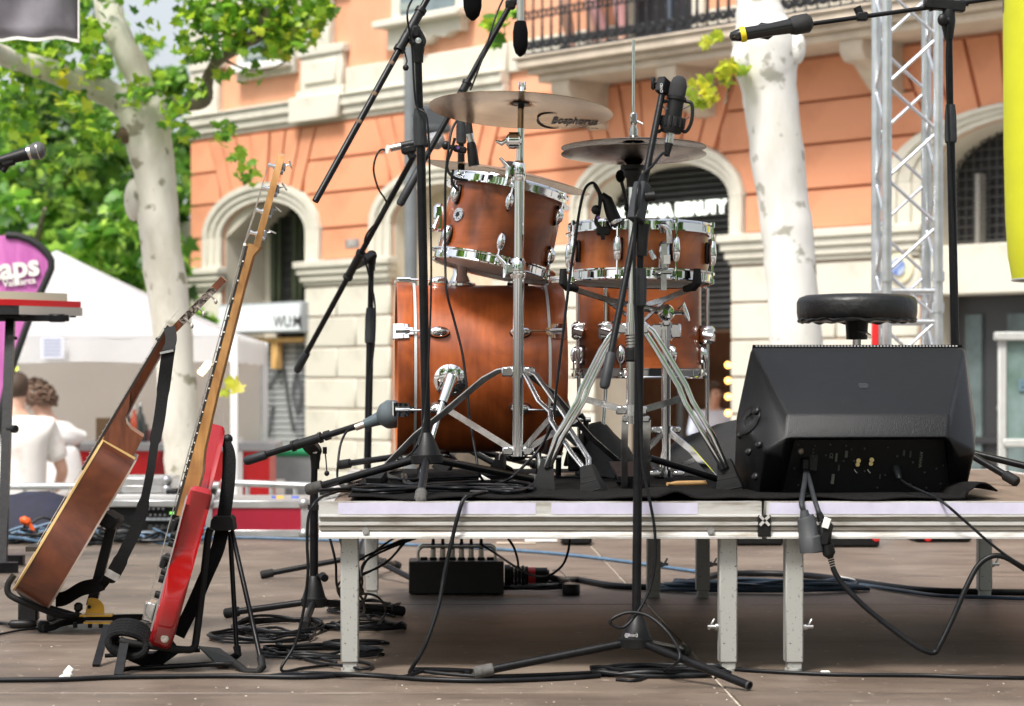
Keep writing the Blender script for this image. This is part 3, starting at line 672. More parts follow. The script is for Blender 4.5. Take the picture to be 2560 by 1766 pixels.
white_tee = M('white_cotton', (.7,.68,.67), .9, var=.06, vs=8, bump=1.0, bs=9); white_tee2 = M('white_tee_print', (.72,.69,.66), .9, 0, c2=(.68,.5,.46), vs=3.5, lo=.3, hi=.42, bump=1.0, bs=9)
denim = M('dark_denim', (.03,.035,.06), .9); hair_b = M('brown_hair', (.055,.032,.02), .7, var=.3, vs=60); hair_c = M('curly_brown_hair', (.12,.07,.045), .75, var=.35, vs=60)
p1 = W(48,952,16.2); p2 = W(150,952,17.0)
person('person seen from behind in a white printed t-shirt beside the tent counter', (p1.x,p1.y,GZ), R(20), 1.79, white_tee2, M('grey_trousers', (.3,.29,.28), .9), hair_b, skin, [((.3,.02,1.12),(.3,.2,1.0),(.28,.28,.98)),((-.3,.05,1.12),(-.27,.25,1.05),(-.24,.33,1.04))], lean=.12)
person('person with curly brown hair in a plain white t-shirt leaning forward', (p2.x+.04,p2.y,GZ), R(62), 1.72, white_tee, denim, hair_c, skin, [((.27,.16,1.15),(.2,.42,1.06),(.16,.5,1.05)),((-.27,.16,1.15),(-.22,.4,1.04),(-.18,.48,1.04))], curly=True, lean=.3)
pw = W(1640,1010,22.0)
person('person in a pale blue shirt standing in the lit shop doorway', (Fw(-.25,1.1,0).x,Fw(-.25,1.1,0).y,GZ), R(200), 1.72, M('pale_blue_shirt', (.5,.55,.66), .9), denim, hair_b, skin, [((.26,.02,1.12),(.25,.12,.9),(.25,.16,.82)),((-.26,.02,1.12),(-.25,.12,.9),(-.25,.16,.82))])
for (uu,ww,lab,sh_,tr_,yw) in ((fu(1455,100,.45)[0],-.45,'person in a white top and cut-off shorts standing at the balcony railing',white_tee,M('bare_legs',(.6,.36,.27),.5),R(150)),(fu(1535,100,.4)[0],-.4,'person in a pink top sitting behind the balcony scrollwork',M('pink_top',(.65,.33,.36),.9),M('pink_skirt',(.55,.3,.3),.9),R(120))):
    b_ = Fw(uu,ww,3.97)
    person(lab, b_, yw, 1.66, sh_, tr_, hair_b, skin_pink, [((.26,.05,1.12),(.2,.25,1.0),(.16,.3,.98)),((-.26,.05,1.12),(-.2,.25,1.0),(-.16,.3,.98))], legs=[[(.13,.2,.55),(.1,.02,.09),(.1,.15,.04)],[(-.12,.02,.5),(-.14,-.02,.09),(-.14,.12,.04)]])

# ================================================================ TENT AND BAR
TX0, TX1, TY0, TY1 = -4.44, -1.436, 17.0, 20.0; ZV0, ZV1, ZA = .79, .98, 1.67
tent_m = M('tent_cloth', (.66,.66,.68), .75, var=.04, vs=4, bump=.4, bs=3)
def sheer(m, f, c):
    t = m.node_tree; n = t.nodes; tr = n.new('ShaderNodeBsdfTranslucent'); tr.inputs[0].default_value = (*c,1); mx = n.new('ShaderNodeMixShader'); mx.inputs[0].default_value = f
    t.links.new(n['Principled BSDF'].outputs[0], mx.inputs[1]); t.links.new(tr.outputs[0], mx.inputs[2]); t.links.new(mx.outputs[0], n['Material Output'].inputs[0])
sheer(tent_m, .5, (.85,.85,.83))
sheer(M('tent_wall', (.78,.75,.71), .8, var=.05, vs=2), .5, (.85,.82,.78))
tent = thing('market_tent', 'white pop-up market tent with pyramid roof and plain valance', 'tent', ((TX0+TX1)/2,(TY0+TY1)/2,GZ))
ax, ay = (TX0+TX1)/2-.0, (TY0+TY1)/2; mb = MB(); N = 8; cs = [(TX0,TY0),(TX1,TY0),(TX1,TY1),(TX0,TY1)]
for e in range(4):
    a, b_ = cs[e], cs[(e+1)%4]; vs = []; fs = []
    for i in range(N+1):
        for j in range(N+1):
            t = j/N; s_ = i/N; x = (a[0]+(b_[0]-a[0])*t)*(1-s_)+ax*s_; y = (a[1]+(b_[1]-a[1])*t)*(1-s_)+ay*s_
            z = ZV1+(ZA-ZV1)*(s_**1.12)-.02*math.sin(math.pi*t)*(1-s_); vs.append((x,y,z))
    for i in range(N):
        for j in range(N): fs.append((i*(N+1)+j, i*(N+1)+j+1, (i+1)*(N+1)+j+1, (i+1)*(N+1)+j))
    mb.add(vs, fs)
mb.build('roof', tent_m, tent, ang=50)
for e in range(4):
    a, b_ = V((*cs[e],0)), V((*cs[(e+1)%4],0)); pts = []; m_ = MB(); vs = []; fs = []; dn = (b_-a).normalized().cross(V((0,0,1)))
    for i in range(25):
        p = a+(b_-a)*i/24+dn*(.012*math.sin(i*1.7)); vs += [p+V((0,0,ZV0+.006*math.sin(i*.9))), p+V((0,0,ZV1+.005))]
    fs = [(2*i,2*i+2,2*i+3,2*i+1) for i in range(24)]
    m_.add(vs, fs).build('valance', tent_m, tent, ang=60)
for (x,y) in cs: MB().box((x,y,(GZ+ZV1)/2), (.05,.05,ZV1-GZ), None, .006).build('leg', M('white_pole', (.72,.72,.72), .4), tent)
MB().boxa((TX0+.03,TY1-.04,GZ),(TX1-.03,TY1-.02,ZV1)).build('back_wall', M('tent_wall', (.66,.63,.6), .8, var=.05, vs=2), tent)
nt_ = MB().box(W(130,870,16.95), (.17,.004,.15)).build('paper_notice', M('blueish_paper', (.6,.62,.72), .8)); tag(nt_, 'sheet of paper with faint print taped to the tent valance', 'notice')
for k in range(5): MB().box(W(130,850+9*k,16.945), (.12,.002,.008)).build('print_line', M('faint_print', (.4,.42,.55), .8), nt_)
red_c = M('red_counter', (.55,.012,.016), .35, var=.1, vs=4)
ct = thing('bar_counter', 'red bar counter with grey top under the white tent', 'counter', W(370,1240,17.6))
a, b_ = W(270,1118,17.6), W(640,1118,17.6)
MB().boxa((a.x-.9,17.6,GZ),(b_.x+.1,18.3,a.z-.03)).build('counter_body', red_c, ct)
MB().boxa((a.x-.95,17.55,a.z-.03),(b_.x+.15,18.35,a.z+.03),.01).build('counter_top', M('counter_grey', (.3,.3,.31), .5), ct)
MB().box(W(590,1180,17.58), (.1,.02,.5), None, .004).build('counter_strip', M('counter_white', (.7,.68,.66), .5), ct)
for k in range(6):
    q = W(398+8*k,1150+2*k,17.59); MB().box(q, (.012,.006,.22), Matrix.Rotation(.5,3,'Y'), .002).build('printed_stroke', M('dark_red_print', (.2,.01,.012), .5), ct)
for (px,c_,h_,lab) in ((318,(.04,.05,.05),.27,'dark bottle with steel pourer on the bar counter'),(336,(.7,.1,.03),.27,'orange-red bottle between two dark ones on the bar counter'),(351,(.05,.06,.06),.3,'tall dark bottle next to the orange-red one on the bar')):
    q = W(px,1108,17.9); bt = thing('bottle', lab, 'bottle', q)
    MB().lathe([(0,0),(.036,0),(.038,.01),(.038,h_*.58),(.03,h_*.68),(.014,h_*.78),(.013,h_*.92),(0,h_*.92)], q, n=14).build('glass', M('bottle_'+lab[:4], c_, .15, 0, coat=.5), bt)
    MB().cyl(q+V((0,0,h_*.92)), q+V((0,0,h_*1.05)), .012, 10, .006).build('pourer', chrome_worn, bt)
bx = MB().box(W(335,1082,18.0), (.2,.15,.14), None, .01).build('bottle_rack', M('rack_dark', (.03,.03,.028), .5)); tag(bx, 'low dark rack standing on the bar counter below the bottles', 'rack')
pb = MB().box(W(395,1095,18.1), (.26,.2,.12), None, .015).build('bar_box', M('pinkish_box', (.4,.15,.16), .6, var=.2)); tag(pb, 'dusky pink box on the bar counter behind the tree trunk', 'box')
bw = MB().box(W(262,1078,18.0), (.13,.05,.2), None, .005).build('menu_frame', M('brown_frame', (.2,.12,.06), .6)); tag(bw, 'small brown framed board standing on the bar counter', 'menu board')
lm = M('lamp_glow', (1,.85,.55), .4, emit=3)
tl = MB().tube([W(500,935,17.3),W(525,905,17.3)], .022, 10).build('tube_lamp', lm); tag(tl, 'short glowing warm lamp tube hanging under the tent edge', 'lamp')
yl = MB().tube(smooth_path([W(32,945,18.5),W(36,925,18.5),W(42,918,18.5)]), .02, 8).build('glow_stick', M('lime_glow', (.7,.9,.1), .4, emit=1)); tag(yl, 'lime yellow light strip above the head of the person in the printed shirt', 'lamp')
# wheelie bin
q = W(707,1180,20); bz = .1
bn = thing('wheelie_bin', 'grey wheelie bin with green lid beside the house wall', 'bin', (q.x,q.y,GZ))
MB().prism([(-.2,0),(.2,0),(.25,1.1),(-.25,1.1)], (q.x,q.y-.25,GZ+.03), (1,0,0), (0,0,1), (0,.5,0)).build('bin_body', M('bin_grey', (.2,.215,.22), .5, var=.1), bn)
MB().box((q.x,q.y,GZ+1.17), (.54,.56,.07), None, .03).build('lid', M('bin_green', (.02,.3,.12), .45), bn)
MB().box((q.x-.02,q.y-.29,GZ+.88), (.11,.006,.13)).build('sticker', white_tape, bn)
for sx in (-.2,.2): MB().cyl((q.x+sx-.03,q.y+.2,GZ+.1),(q.x+sx+.03,q.y+.2,GZ+.1),.1,16).build('wheel', rubber, bn)
# crowd barriers behind the stage
galv = M('galvanised', (.55,.57,.58), .38, .7, var=.15, vs=8)
def barrier(label, A, B, legs):
    A, B = V(A), V(B); o = thing('crowd_barrier', label, 'barrier', (A+B)/2*1.0+V((0,0,GZ-(A.z+B.z)/2)), 'steel crowd barriers behind the stage')
    d = B-A; lo = V((0,0,-1.0))
    MB().tube([A+lo*.96,A,B,B+lo*.96], .02, 10).build('frame', galv, o); MB().tube([A+lo*.9,B+lo*.9], .014, 8).build('lower_rail', galv, o)
    n = max(2,int(d.length/.13)); pr = None
    for i in range(1,n):
        p = A+d*i/n
        MB().cyl(p+lo*.9, p, .011, 8).build('bar', galv, o)
    for t in (.12,.88): p = A+d*t; MB().box(p+lo*1.0+V((0,0,-.05)), (.05,.6,.04), None, .01).tube([p+lo*.9,p+lo*1.02],.014,6).build('foot', galv, o)
    return o
barrier('galvanised crowd barrier behind the acoustic guitar and the cable heap', W(-420,1219,11.7), W(545,1214,11.7), 1)
barrier('galvanised crowd barrier standing between the red flight case and the bin', W(560,1207,11.9), W(1240,1232,11.3), 1)

# ================================================================ FLAG, BANNER, YELLOW TUBE, TRUSS
FYY = 13.0
ol = [(15,588),(45,590),(75,600),(100,616),(118,634),(128,652),(128,672),(116,700),(100,735),(80,780),(58,840),(35,905),(15,975),(0,1040),(-14,1150),(-14,1400),(-70,1400),(-72,1150),(-76,900),(-78,750),(-75,660),(-60,625),(-35,602),(-10,591)]
fl = thing('feather_flag', 'pink feather flag with black edge and white lettering beside the tent', 'flag', W(-60,CY+1.76*FP/FYY,FYY))
pinkm = M('pink_flag', (.58,.17,.46), .7, 0, c2=(.42,.09,.33), vs=1, vscale=(14,1,2.2), lo=.35, hi=.6)
c0 = V((0,0,0)); pts = [W(a,b_,FYY) for a,b_ in ol]; cen = sum(pts, V((0,0,0)))/len(pts)
rings = [(0,0),(.6,0),(1,0)]
def ripple(p): return V((0,.02*math.sin(p.x*26+p.z*6),0))
mb = MB(); ctr = [W(22,660,FYY), W(0,800,FYY), W(-30,1000,FYY), W(-40,1300,FYY)]
mb.prism([((p-pts[0]).x,(p-pts[0]).z) for p in pts], pts[0], (1,0,0), (0,0,1), (0,.006,0)); fo = mb.build('banner', pinkm, fl)
MB().tube(pts[:16], .02, 8).build('edge_sleeve', M('flag_black', (.012,.012,.013), .7), fl)
MB().tube([pts[20],pts[17],V((pts[17].x,FYY,GZ))], .018, 8).build('pole', black_metal, fl)
text('flag_lettering', 'caps', .165, white_tape, fl, W(32,672,FYY-.012), V((1,0,.13)), V((-.1,0,1)), .003, .006)
text('flag_lettering', 'Vallcarca', .05, white_tape, fl, W(48,706,FYY-.012), V((1,0,.13)), V((-.1,0,1)), .002, .001)
bnr = thing('hanging_banner', 'grey fabric banner with a white hem hanging above the keyboard', 'banner', W(60,100,9))
vs = []; fs = []; nx_, nz_ = 24, 8
for i in range(nx_+1):
    for j in range(nz_+1):
        px = -260+457*i/nx_; py = -160+258*j/nz_+(4*math.sin(i*1.1) if j == nz_ else 0); p = W(px,py,9); p.y += .02*math.sin(i*.7+j*.5); vs.append(p)
for i in range(nx_):
    for j in range(nz_): fs.append((i*(nz_+1)+j,(i+1)*(nz_+1)+j,(i+1)*(nz_+1)+j+1,i*(nz_+1)+j+1))
bo = MB().add(vs,fs).build('cloth', M('grey_banner', (.22,.2,.23), .6, 0, c2=(.09,.09,.1), vs=1.6, lo=.4, hi=.62), bnr, ang=60)
bo.modifiers.new('t','SOLIDIFY').thickness = .004
hem = []
for i in range(nx_+1): p = W(-260+457*i/nx_, 98+4*math.sin(i*1.1), 8.99); p.y += .02*math.sin(i*.7+4); hem.append(p)
MB().band(hem, .012, .006, (0,0,1)).build('hem', white_tape, bnr)
MB().tube([W(197,-160,9),W(197,98,9)], .004, 6).build('hem_cord', white_tape, bnr)
MB().tube([W(-300,-165,9),W(215,-165,9)], .018, 10).build('hanging_bar', galv, bnr)
q = W(2662,700,8.0); yt = thing('yellow_tube', 'bright yellow hanging fabric tube with a dark print near its top', 'banner', q)
r_ = .2
MB().lathe([(r_*.86,-.0),(r_*.93,.08),(r_*.97,.2),(r_,.45),(r_*1.01,.9),(r_*1.0,1.6)], q, n=48).build('fabric', M('yellow_fabric', (.52,.53,.01), .6, var=.05, vs=5, bump=.3, bs=6), yt, ang=80)
MB().lathe([(r_*.855,.004),(r_*.6,.03),(0,.04)], q, n=40).build('tube_bottom', M('tube_inner', (.5,.55,.58), .7), yt)
MB().tube([q+V((r_*.86*math.cos(a),r_*.86*math.sin(a),0)) for a in [2*math.pi*i/40 for i in range(41)]], .004, 6).build('hoop', galv, yt)
MB().lathe([(r_*1.013,.9),(r_*1.012,.98),(r_*1.012,1.5)], q, n=10, arc=(R(150),R(178))).build('dark_print', M('print_grey', (.05,.055,.06), .6), yt)
tr = thing('lattice_truss', 'silver aluminium box truss upright behind the drum throne', 'truss', (W(2280,900,10).x,10.12,0))
alu = M('truss_alu', (.62,.64,.67), .3, .85, var=.1, vs=12)
xl, xr, yf, yb = W(2217,0,10).x, W(2345,0,10).x, 10.0, 10.24
for x in (xl,xr):
    for y in (yf,yb): MB().cyl((x,y,.012),(x,y,3.2), .021, 16).build('chord', alu, tr)
z = .13; k = 0
while z < 3.0:
    for (a,b_) in (((xl,yf),(xr,yf)),((xr,yb),(xl,yb)),((xl,yb),(xl,yf)),((xr,yf),(xr,yb))):
        p, q = ((a,b_) if k % 2 else (b_,a))
        MB().cyl((*p,z),(*q,z+.195), .0075, 8).build('brace', alu, tr)
    z += .197; k += 1
for z in (W(0,728,10).z, W(0,805,10).z):
    for y in (yf,yb): MB().cyl((xl,y,z),(xr,y,z), .011, 10).build('cross_tube', alu, tr)
    for x in (xl,xr): MB().cyl((x,yf,z),(x,yb,z), .011, 10).cyl((x,yf,z+.04),(x,yf,z+.08),.027,14).build('coupler', alu, tr)
MB().boxa((xl-.1,yf-.1,0),(xr+.1,yb+.1,.012),.003).build('base_plate', alu, tr)
rs_ = MB().box(W(2188,840,9.93), (.027,.02,.14), None, .004).build('red_strap', M('red_webbing', (.7,.012,.015), .6)); tag(rs_, 'bright red strap tied around the silver truss upright', 'strap')
sb = thing('notice_stand', 'white framed notice board standing outside the dark glazed door', 'sign', W(2560,CY+1.76*FP/15.5,15.5))
for (a,b_) in (((2505,840),(2505,1500)),((2640,840),(2640,1500))): MB().boxa(W(a[0]-8,a[1],15.5), W(b_[0]+8,b_[1],15.54), .008).build('post', M('white_frame', (.45,.45,.43), .6, var=.1), sb)
MB().boxa(W(2490,830,15.47), W(2660,852,15.55), .008).build('frame_rail', MATS['white_frame'], sb); MB().boxa(W(2510,1098,15.48), W(2640,1118,15.54), .008).build('frame_rail', MATS['white_frame'], sb)
pn = MB().boxa(W(2518,852,15.52), W(2640,1098,15.53)).build('panel', M('panel_glass', (.2,.27,.26), .15, c2=(.1,.16,.13), vs=4), sb)
text('panel_lettering', 'B', .1, M('panel_print', (.12,.2,.25), .6), pn, W(2556,965,15.51), (1,0,0), (0,0,1), .002, .004)

# the row of trees across the square: out of the frame, mirrored green in the chrome
for k,(x,y,zc,rx,rz) in enumerate(((6.5,-7,4.5,3.6,3.6),(-7,-8,4.5,3.6,3.6),(0.5,-13,5.2,4.2,4.0),(13,-2,4.5,3.6,3.6),(-14,0,4.5,3.6,3.6))):
    far_tree(['broad tree to the right of the square facing the stage','broad tree to the left of the square facing the stage','tallest tree across the square facing the stage','tree at the far right side of the square','tree at the far left side of the square'][k], x, y, zc, rx, rz, 5000, leaf_b, 70+k, .42, 'trees across the square')
# ================================================================ RISER
alu_w = M('worn_aluminium', (.54,.53,.51), .42, .3, c2=(.27,.24,.2), vs=1, vscale=(5,5,40), bump=.1, bs=60, lo=.33, hi=.5, detail=8)
alu_leg = M('speckled_leg', (.4,.4,.38), .5, .3, c2=(.1,.09,.08), vs=150, lo=.33, hi=.39, detail=5)
lav = M('lavender_tape', (.52,.5,.63), .5, var=.06, vs=20)
ply = M('riser_ply', (.2,.14,.1), .65, 0, c2=(.12,.085,.065), vs=1, vscale=(14,2,3), bump=.1, bs=60)
PROF = [(0,.387),(0,.3575),(.004,.3565),(.004,.353),(-.012,.350),(-.012,.343),(.003,.341),(.003,.3345),(-.006,.331),(-.008,.322),(-.002,.312),(.004,.308),(.004,.304),(-.03,.304),(-.03,.387)]
DY0, DY1 = 5.38, 7.38
def deck(x0, x1, label, tapes):
    o = thing('riser_deck', label, 'stage riser', ((x0+x1)/2,(DY0+DY1)/2,0), 'aluminium riser decks under the drum kit')
    MB().prism([(a,z) for a,z in PROF], (x0,DY0,0), (0,-1,0), (0,0,1), (x1-x0,0,0)).build('front_rail', alu_w, o, ang=20)
    MB().prism([(a,z) for a,z in PROF], (x0,DY1,0), (0,1,0), (0,0,1), (x1-x0,0,0)).build('back_rail', alu_w, o, ang=20)
    for (x,s_) in ((x0,-1),(x1,1)):
        MB().prism([(a-.002 if a<=-.03 else min(a,0)-.001,z-.0005) for a,z in PROF], (x,DY0+.031,0), (s_,0,0), (0,0,1), (0,DY1-DY0-.062,0)).build('side_rail', alu_w, o, ang=20)
    MB().boxa((x0+.03,DY0+.03,.37),(x1-.03,DY1-.03,.385),.001).build('deck_board', ply, o)
    for (x,y) in ((x0+.068,DY0+.052),(x1-.071,DY0+.052),(x0+.068,DY1-.1),(x1-.071,DY1-.1)):
        l = MB().box((x,y,.162), (.041,.041,.284), None, .003).build('leg', alu_leg, o)
        MB().box((x+.001,y,.0125), (.033,.033,.017), None, .002).cyl((x,y,0),(x,y,.006),.02,14).build('foot', alu_leg, l)
        sx = -1 if x > (x0+x1)/2 and y < 6 and x0 < 0 else 1
        if not (x < 0 and y < 6):
            zb = .1; MB().cyl((x+sx*.02,y,zb),(x+sx*.045,y,zb),.005,10).box((x+sx*.036,y,zb+.006),(.006,.008,.03),Matrix.Rotation(.5,3,'Y'),.002).cyl((x+sx*.022,y,zb),(x+sx*.028,y,zb),.009,10).build('wing_bolt', steel, l)
    for (z0_,z1_) in ((.3435,.3495),(.3235,.33)): MB().boxa((x0+.002,DY0+.0025 if z0_ < .33 else DY0+.0085,z0_),(x1-.002,DY0+.013,z1_)).build('groove_strip', M('groove_brown',(.3,.25,.2),.9,c2=(.45,.42,.38),vs=1,vscale=(9,9,60)), o)  # brown strips laid in the two grooves of the front rail
    for (a,b_) in tapes: MB().boxa((a,DY0-.0012,.3595),(b_,DY0+.0,.3845)).build('tape_strip', lav, o)
    for xx in (x0+.105, x1-.115):
        if x0 < 0 or xx > 1.5: MB().cyl((xx,DY0+.002,.322),(xx,DY0-.004,.322),.008,14).build('rail_screw', chrome_worn, o)
    return o
deck(-.264, .734, 'speckled aluminium riser deck carrying the bass drum', [(-.22,.225),(.26,.59)])
deck(.745, 1.743, 'speckled aluminium riser deck carrying the floor monitor', [(.75,1.74)])
dc = thing('deck_connector', 'black corner connector with a pale cross joining the two riser decks', 'connector', (.7395,DY0-.006,.31))
MB().boxa((.725,DY0-.006,.309),(.754,DY0+.02,.357),.001).build('connector_block', black_plastic, dc)
for a in (.785,-.785): MB().box((.7395,DY0-.0085,.345),(.03,.004,.006),Matrix.Rotation(a,3,'Y')).build('cross_bar', alu_w, dc)
# molton cloth on the riser
def cloth(name, label, x0,x1,y0,y1,nx,ny,zfun,edge):
    vs = []; fs = []
    for i in range(nx+1):
        for j in range(ny+1):
            x = x0+(x1-x0)*i/nx; y = y0+(y1-y0)*j/ny
            y += edge(x) * (1-j/ny); vs.append((x,y,zfun(x,y,i/nx,j/ny)))
    for i in range(nx):
        for j in range(ny): fs.append((i*(ny+1)+j,(i+1)*(ny+1)+j,(i+1)*(ny+1)+j+1,i*(ny+1)+j+1))
    o = MB().add(vs,fs).build(name, cloth_black, None, ang=80); md = o.modifiers.new('t','SOLIDIFY'); md.thickness = .004; md.offset = 1
    return tag(o, label, 'cloth')
def zf(x,y,u,v):
    z = RZ+.0015+.003*abs(math.sin(x*9+y*3))*max(0,1-v*3)+.002*math.sin(x*31)*max(0,1-v*8)+.002
    if x > .5: z += .016*math.exp(-((x-.545)/.03)**2)*math.exp(-(v/.25)**2)
    if x > 1.2: z += .03*math.exp(-((x-1.25)/.05)**2)*math.exp(-(v/.3)**2)
    return z
cloth('molton_cloth', 'black molton cloth spread under the drum kit with rumpled front edge', -.2, 1.3, 5.405, 7.2, 150, 40, zf, lambda x: .012*math.sin(x*11)+.006*math.sin(x*37)+(.05*max(0,(-.05-x)/.15))+.15*max(0,(x-1.22)/.1))

# ================================================================ DRUMS
wood_bd = wood('bass_drum_wood', (.28,.06,.011), (.5,.115,.02), (40,5,5), coat=.3)
wood_tm = wood('tom_wood', (.21,.05,.01), (.38,.092,.017), (5,5,30), coat=.3)
wood_sn = wood('snare_wood', (.34,.085,.015), (.56,.16,.03), (5,5,28), coat=.3)
head_m = M('drum_head', (.55,.5,.45), .55, var=.03, vs=5)
hoop_edge = M('hoop_inlay', (.62,.61,.6), .35, .3)
def onax(c, ax, ang, r, h, ref):       # a point at angle ang round the axis
    x, y, z = ref; return V(c)+z*h+(x*math.cos(ang)+y*math.sin(ang))*r
def ring_hoop(c, ax, h, rs, s_, name, parent, n=56):
    pr = [(.004,-.004),(.004,.022),(.012,.024),(.013,.021),(.007,.018),(.007,.001),(.018,-.001),(.018,-.004),(.004,-.004)]
    return MB().lathe([(rs+a, h+s_*b_) for a,b_ in pr], c, ax, n).build(name, chrome, parent, ang=30)
def lugged_drum(name, label, cat, c, ax, rs, ln, wmat, nl, a0, tube_lug=False, gap=.02, badge=None, lughs=.3):
    c = V(c); ax = V(ax).normalized(); ref = frame(ax); o = thing(name, label, cat, c-ax*ln/2)
    MB().lathe([(rs,-ln/2),(rs,ln/2),(rs-.007,ln/2),(rs-.007,-ln/2),(rs,-ln/2)], c, ax, 64).build('shell', wmat, o, ang=40)
    for s_ in (-1,1):
        MB().lathe([(0,s_*(ln/2+.004)),(rs-.003,s_*(ln/2+.004)),(rs+.003,s_*(ln/2-.003)),(rs+.003,s_*(ln/2-.012))], c, ax, 56).build('drum_head', head_m, o)
        ring_hoop(c, ax, s_*(ln/2-.008), rs, s_, 'hoop', o)
    for k in range(nl):
        a = a0+2*math.pi*k/nl; x, y, z = ref; rad = x*math.cos(a)+y*math.sin(a); tan = z.cross(rad)
        if tube_lug:
            p = onax(c,ax,a,rs+.018,0,ref); lg = MB().tube([p-z*.03,p-z*.024,p,p+z*.024,p+z*.03],[.006,.0085,.011,.0085,.006],12).build('lug', chrome, o)
            MB().box(p-rad*.013, (.02,.008,.055), Matrix((tan,rad,z)).transposed(), .003).build('gasket', black_plastic, lg)
            for s_ in (-1,1): MB().cyl(p+z*s_*.03, p+z*s_*(ln/2+.012), .003, 8).cyl(p+z*s_*(ln/2+.006), p+z*s_*(ln/2+.018), .0055, 6).build('tension_rod', chrome, lg)
        else:
            for s_ in (-1,1):
                p = onax(c,ax,a,rs+.009,s_*ln*lughs,ref)
                lg = MB().ball(p,.024,14,(.58,.5,1.05),z).ball(p+rad*.008,.012,10,(.6,.6,1.5),z).build('lug', chrome, o)
                for i in range(1): pass
                MB().ball(p-rad*.006,.027,14,(.62,.22,1.05),z).build('gasket', black_plastic, lg)
                e = onax(c,ax,a,rs+.014,s_*(ln/2+.004),ref)
                MB().cyl(p+z*s_*.018+rad*.005, e, .0028, 8).cyl(e-z*s_*.004, e+z*s_*.012, .0052, 6).box(e,(.014,.012,.01),Matrix((tan,rad,z)).transposed(),.002).build('tension_rod', chrome, lg)
    return o
# --- bass drum, lying on its side, axis left to right
BY = 6.55; bc = W(1196,922,BY); bax = V((1,.035,0)).normalized(); bR, bL = .2286, .452
bd = thing('bass_drum', 'reddish-brown stained wooden bass drum lying on its side on the riser', 'bass drum', (bc.x,bc.y,RZ))
ref = frame(bax); hw = .043
MB().lathe([(bR,-bL/2+hw-.004),(bR,bL/2-hw+.004),(bR-.008,bL/2-hw+.004),(bR-.008,-bL/2+hw-.004),(bR,-bL/2+hw-.004)], bc, bax, 96).build('shell', wood_bd, bd)
for s_ in (-1,1):
    h0, h1 = s_*(bL/2-hw), s_*bL/2
    MB().lathe([(bR-.002,h0),(bR+.007,h0),(bR+.0085,h0+s_*.002),(bR+.0085,h1-s_*.002),(bR+.006,h1),(bR-.004,h1),(bR-.004,h0)], bc, bax, 96).build('hoop', wood_bd, bd)
    MB().lathe([(bR+.001,h0-s_*.0085),(bR+.0055,h0-s_*.0085),(bR+.006,h0-s_*.001),(bR+.001,h0-s_*.001)], bc, bax, 96).build('head_collar', hoop_edge, bd)
    MB().lathe([(0,h0+s_*.012),(bR-.006,h0+s_*.012),(bR-.003,h0)], bc, bax, 72).build('drum_head', M('black_drum_head', (.02,.02,.02), .4) if s_ < 0 else head_m, bd)
# lugs, rods and claws (angles: 0 = towards the camera, up positive)
def bpt(el, r, x):
    return bc+bax*x+V((0,-1,0))*math.cos(el)*r+V((0,0,1))*math.sin(el)*r
for el in (R(88),R(24),R(-27),R(-88),R(153),R(207)):
    rad = V((0,-math.cos(el),math.sin(el))); tan = bax.cross(rad)
    for s_ in (-1,1):
        p = bpt(el,bR+.009,s_*(bL/2-.118)); fr = Matrix((bax,tan,rad)).transposed()
        lg = MB().ball(p,.025,16,(.52,.6,1.1),bax).ball(p+rad*.006-bax*s_*.004,.014,12,(.7,.7,1.4),bax).build('lug', chrome, bd)
        MB().ball(p-rad*.006,.027,14,(.3,.62,1.1),bax).build('gasket', black_plastic, lg)
        e = bpt(el,bR+.016,s_*(bL/2-.01)); MB().cyl(p+rad*.006+bax*s_*.02, e, .003, 8).build('tension_rod', chrome, lg)
        cw = MB(); 
        for t in (-1,0,1):
            cw.band([bpt(el+t*.055,bR+.0125,s_*(bL/2-.05+.012*abs(t))),bpt(el+t*.06,bR+.0135,s_*(bL/2-.02)),bpt(el+t*.06,bR+.012,s_*(bL/2+.002)),bpt(el+t*.06,bR+.002,s_*(bL/2+.0045))], .013 if t else .02, .004, tan)
        cw.cyl(e-bax*s_*.03, e+bax*s_*.008, .0065, 10).build('claw', chrome, bd)
# spur disc with leg
sp = W(1125,951,BY-bR-.012); el = math.asin(min(1,(sp.z-bc.z)/bR)); nrm = V((0,-math.cos(el),math.sin(el)))
sx = (sp.x-bc.x); q = bpt(el,bR,sx)
spu = MB().lathe([(0,.012),(.02,.011),(.034,.008),(.043,.003),(.043,0),(0,0)], q, nrm, 40).build('spur_bracket', chrome, bd)
a = q+nrm*.02; b_ = V((a.x-.02,a.y-.03,a.z-.055)); foot_ = Rs(1065,1205); foot_ = V((bc.x-.16,a.y-.1,RZ+.006))
MB().ball(a,.02,14).tube([a+V((.004,0,.012)),b_],[.017,.013],14).build('spur_socket', chrome, spu)
MB().cyl(b_, foot_, .0075, 12).build('spur_leg', chrome, spu)
MB().cyl(foot_+V((0,0,-.006)), foot_+(b_-foot_).normalized()*.03, .011, 12, .009).build('rubber_foot', rubber, spu)
# the far spur and the rear lifter that holds the drum off the riser
for xo,yo in ((-.16,.3),(.17,.06),(.17,-.05)):
    f2 = V((bc.x+xo,bc.y+yo,RZ+.004)); MB().cyl(f2, V((bc.x+xo*.95,bc.y+yo*.55,bc.z-bR*.9)), .0075, 10).build('spur_leg', chrome_worn, bd); MB().cyl(f2-V((0,0,.004)), f2+V((0,0,.02)), .011, 10).build('rubber_foot', rubber, bd)
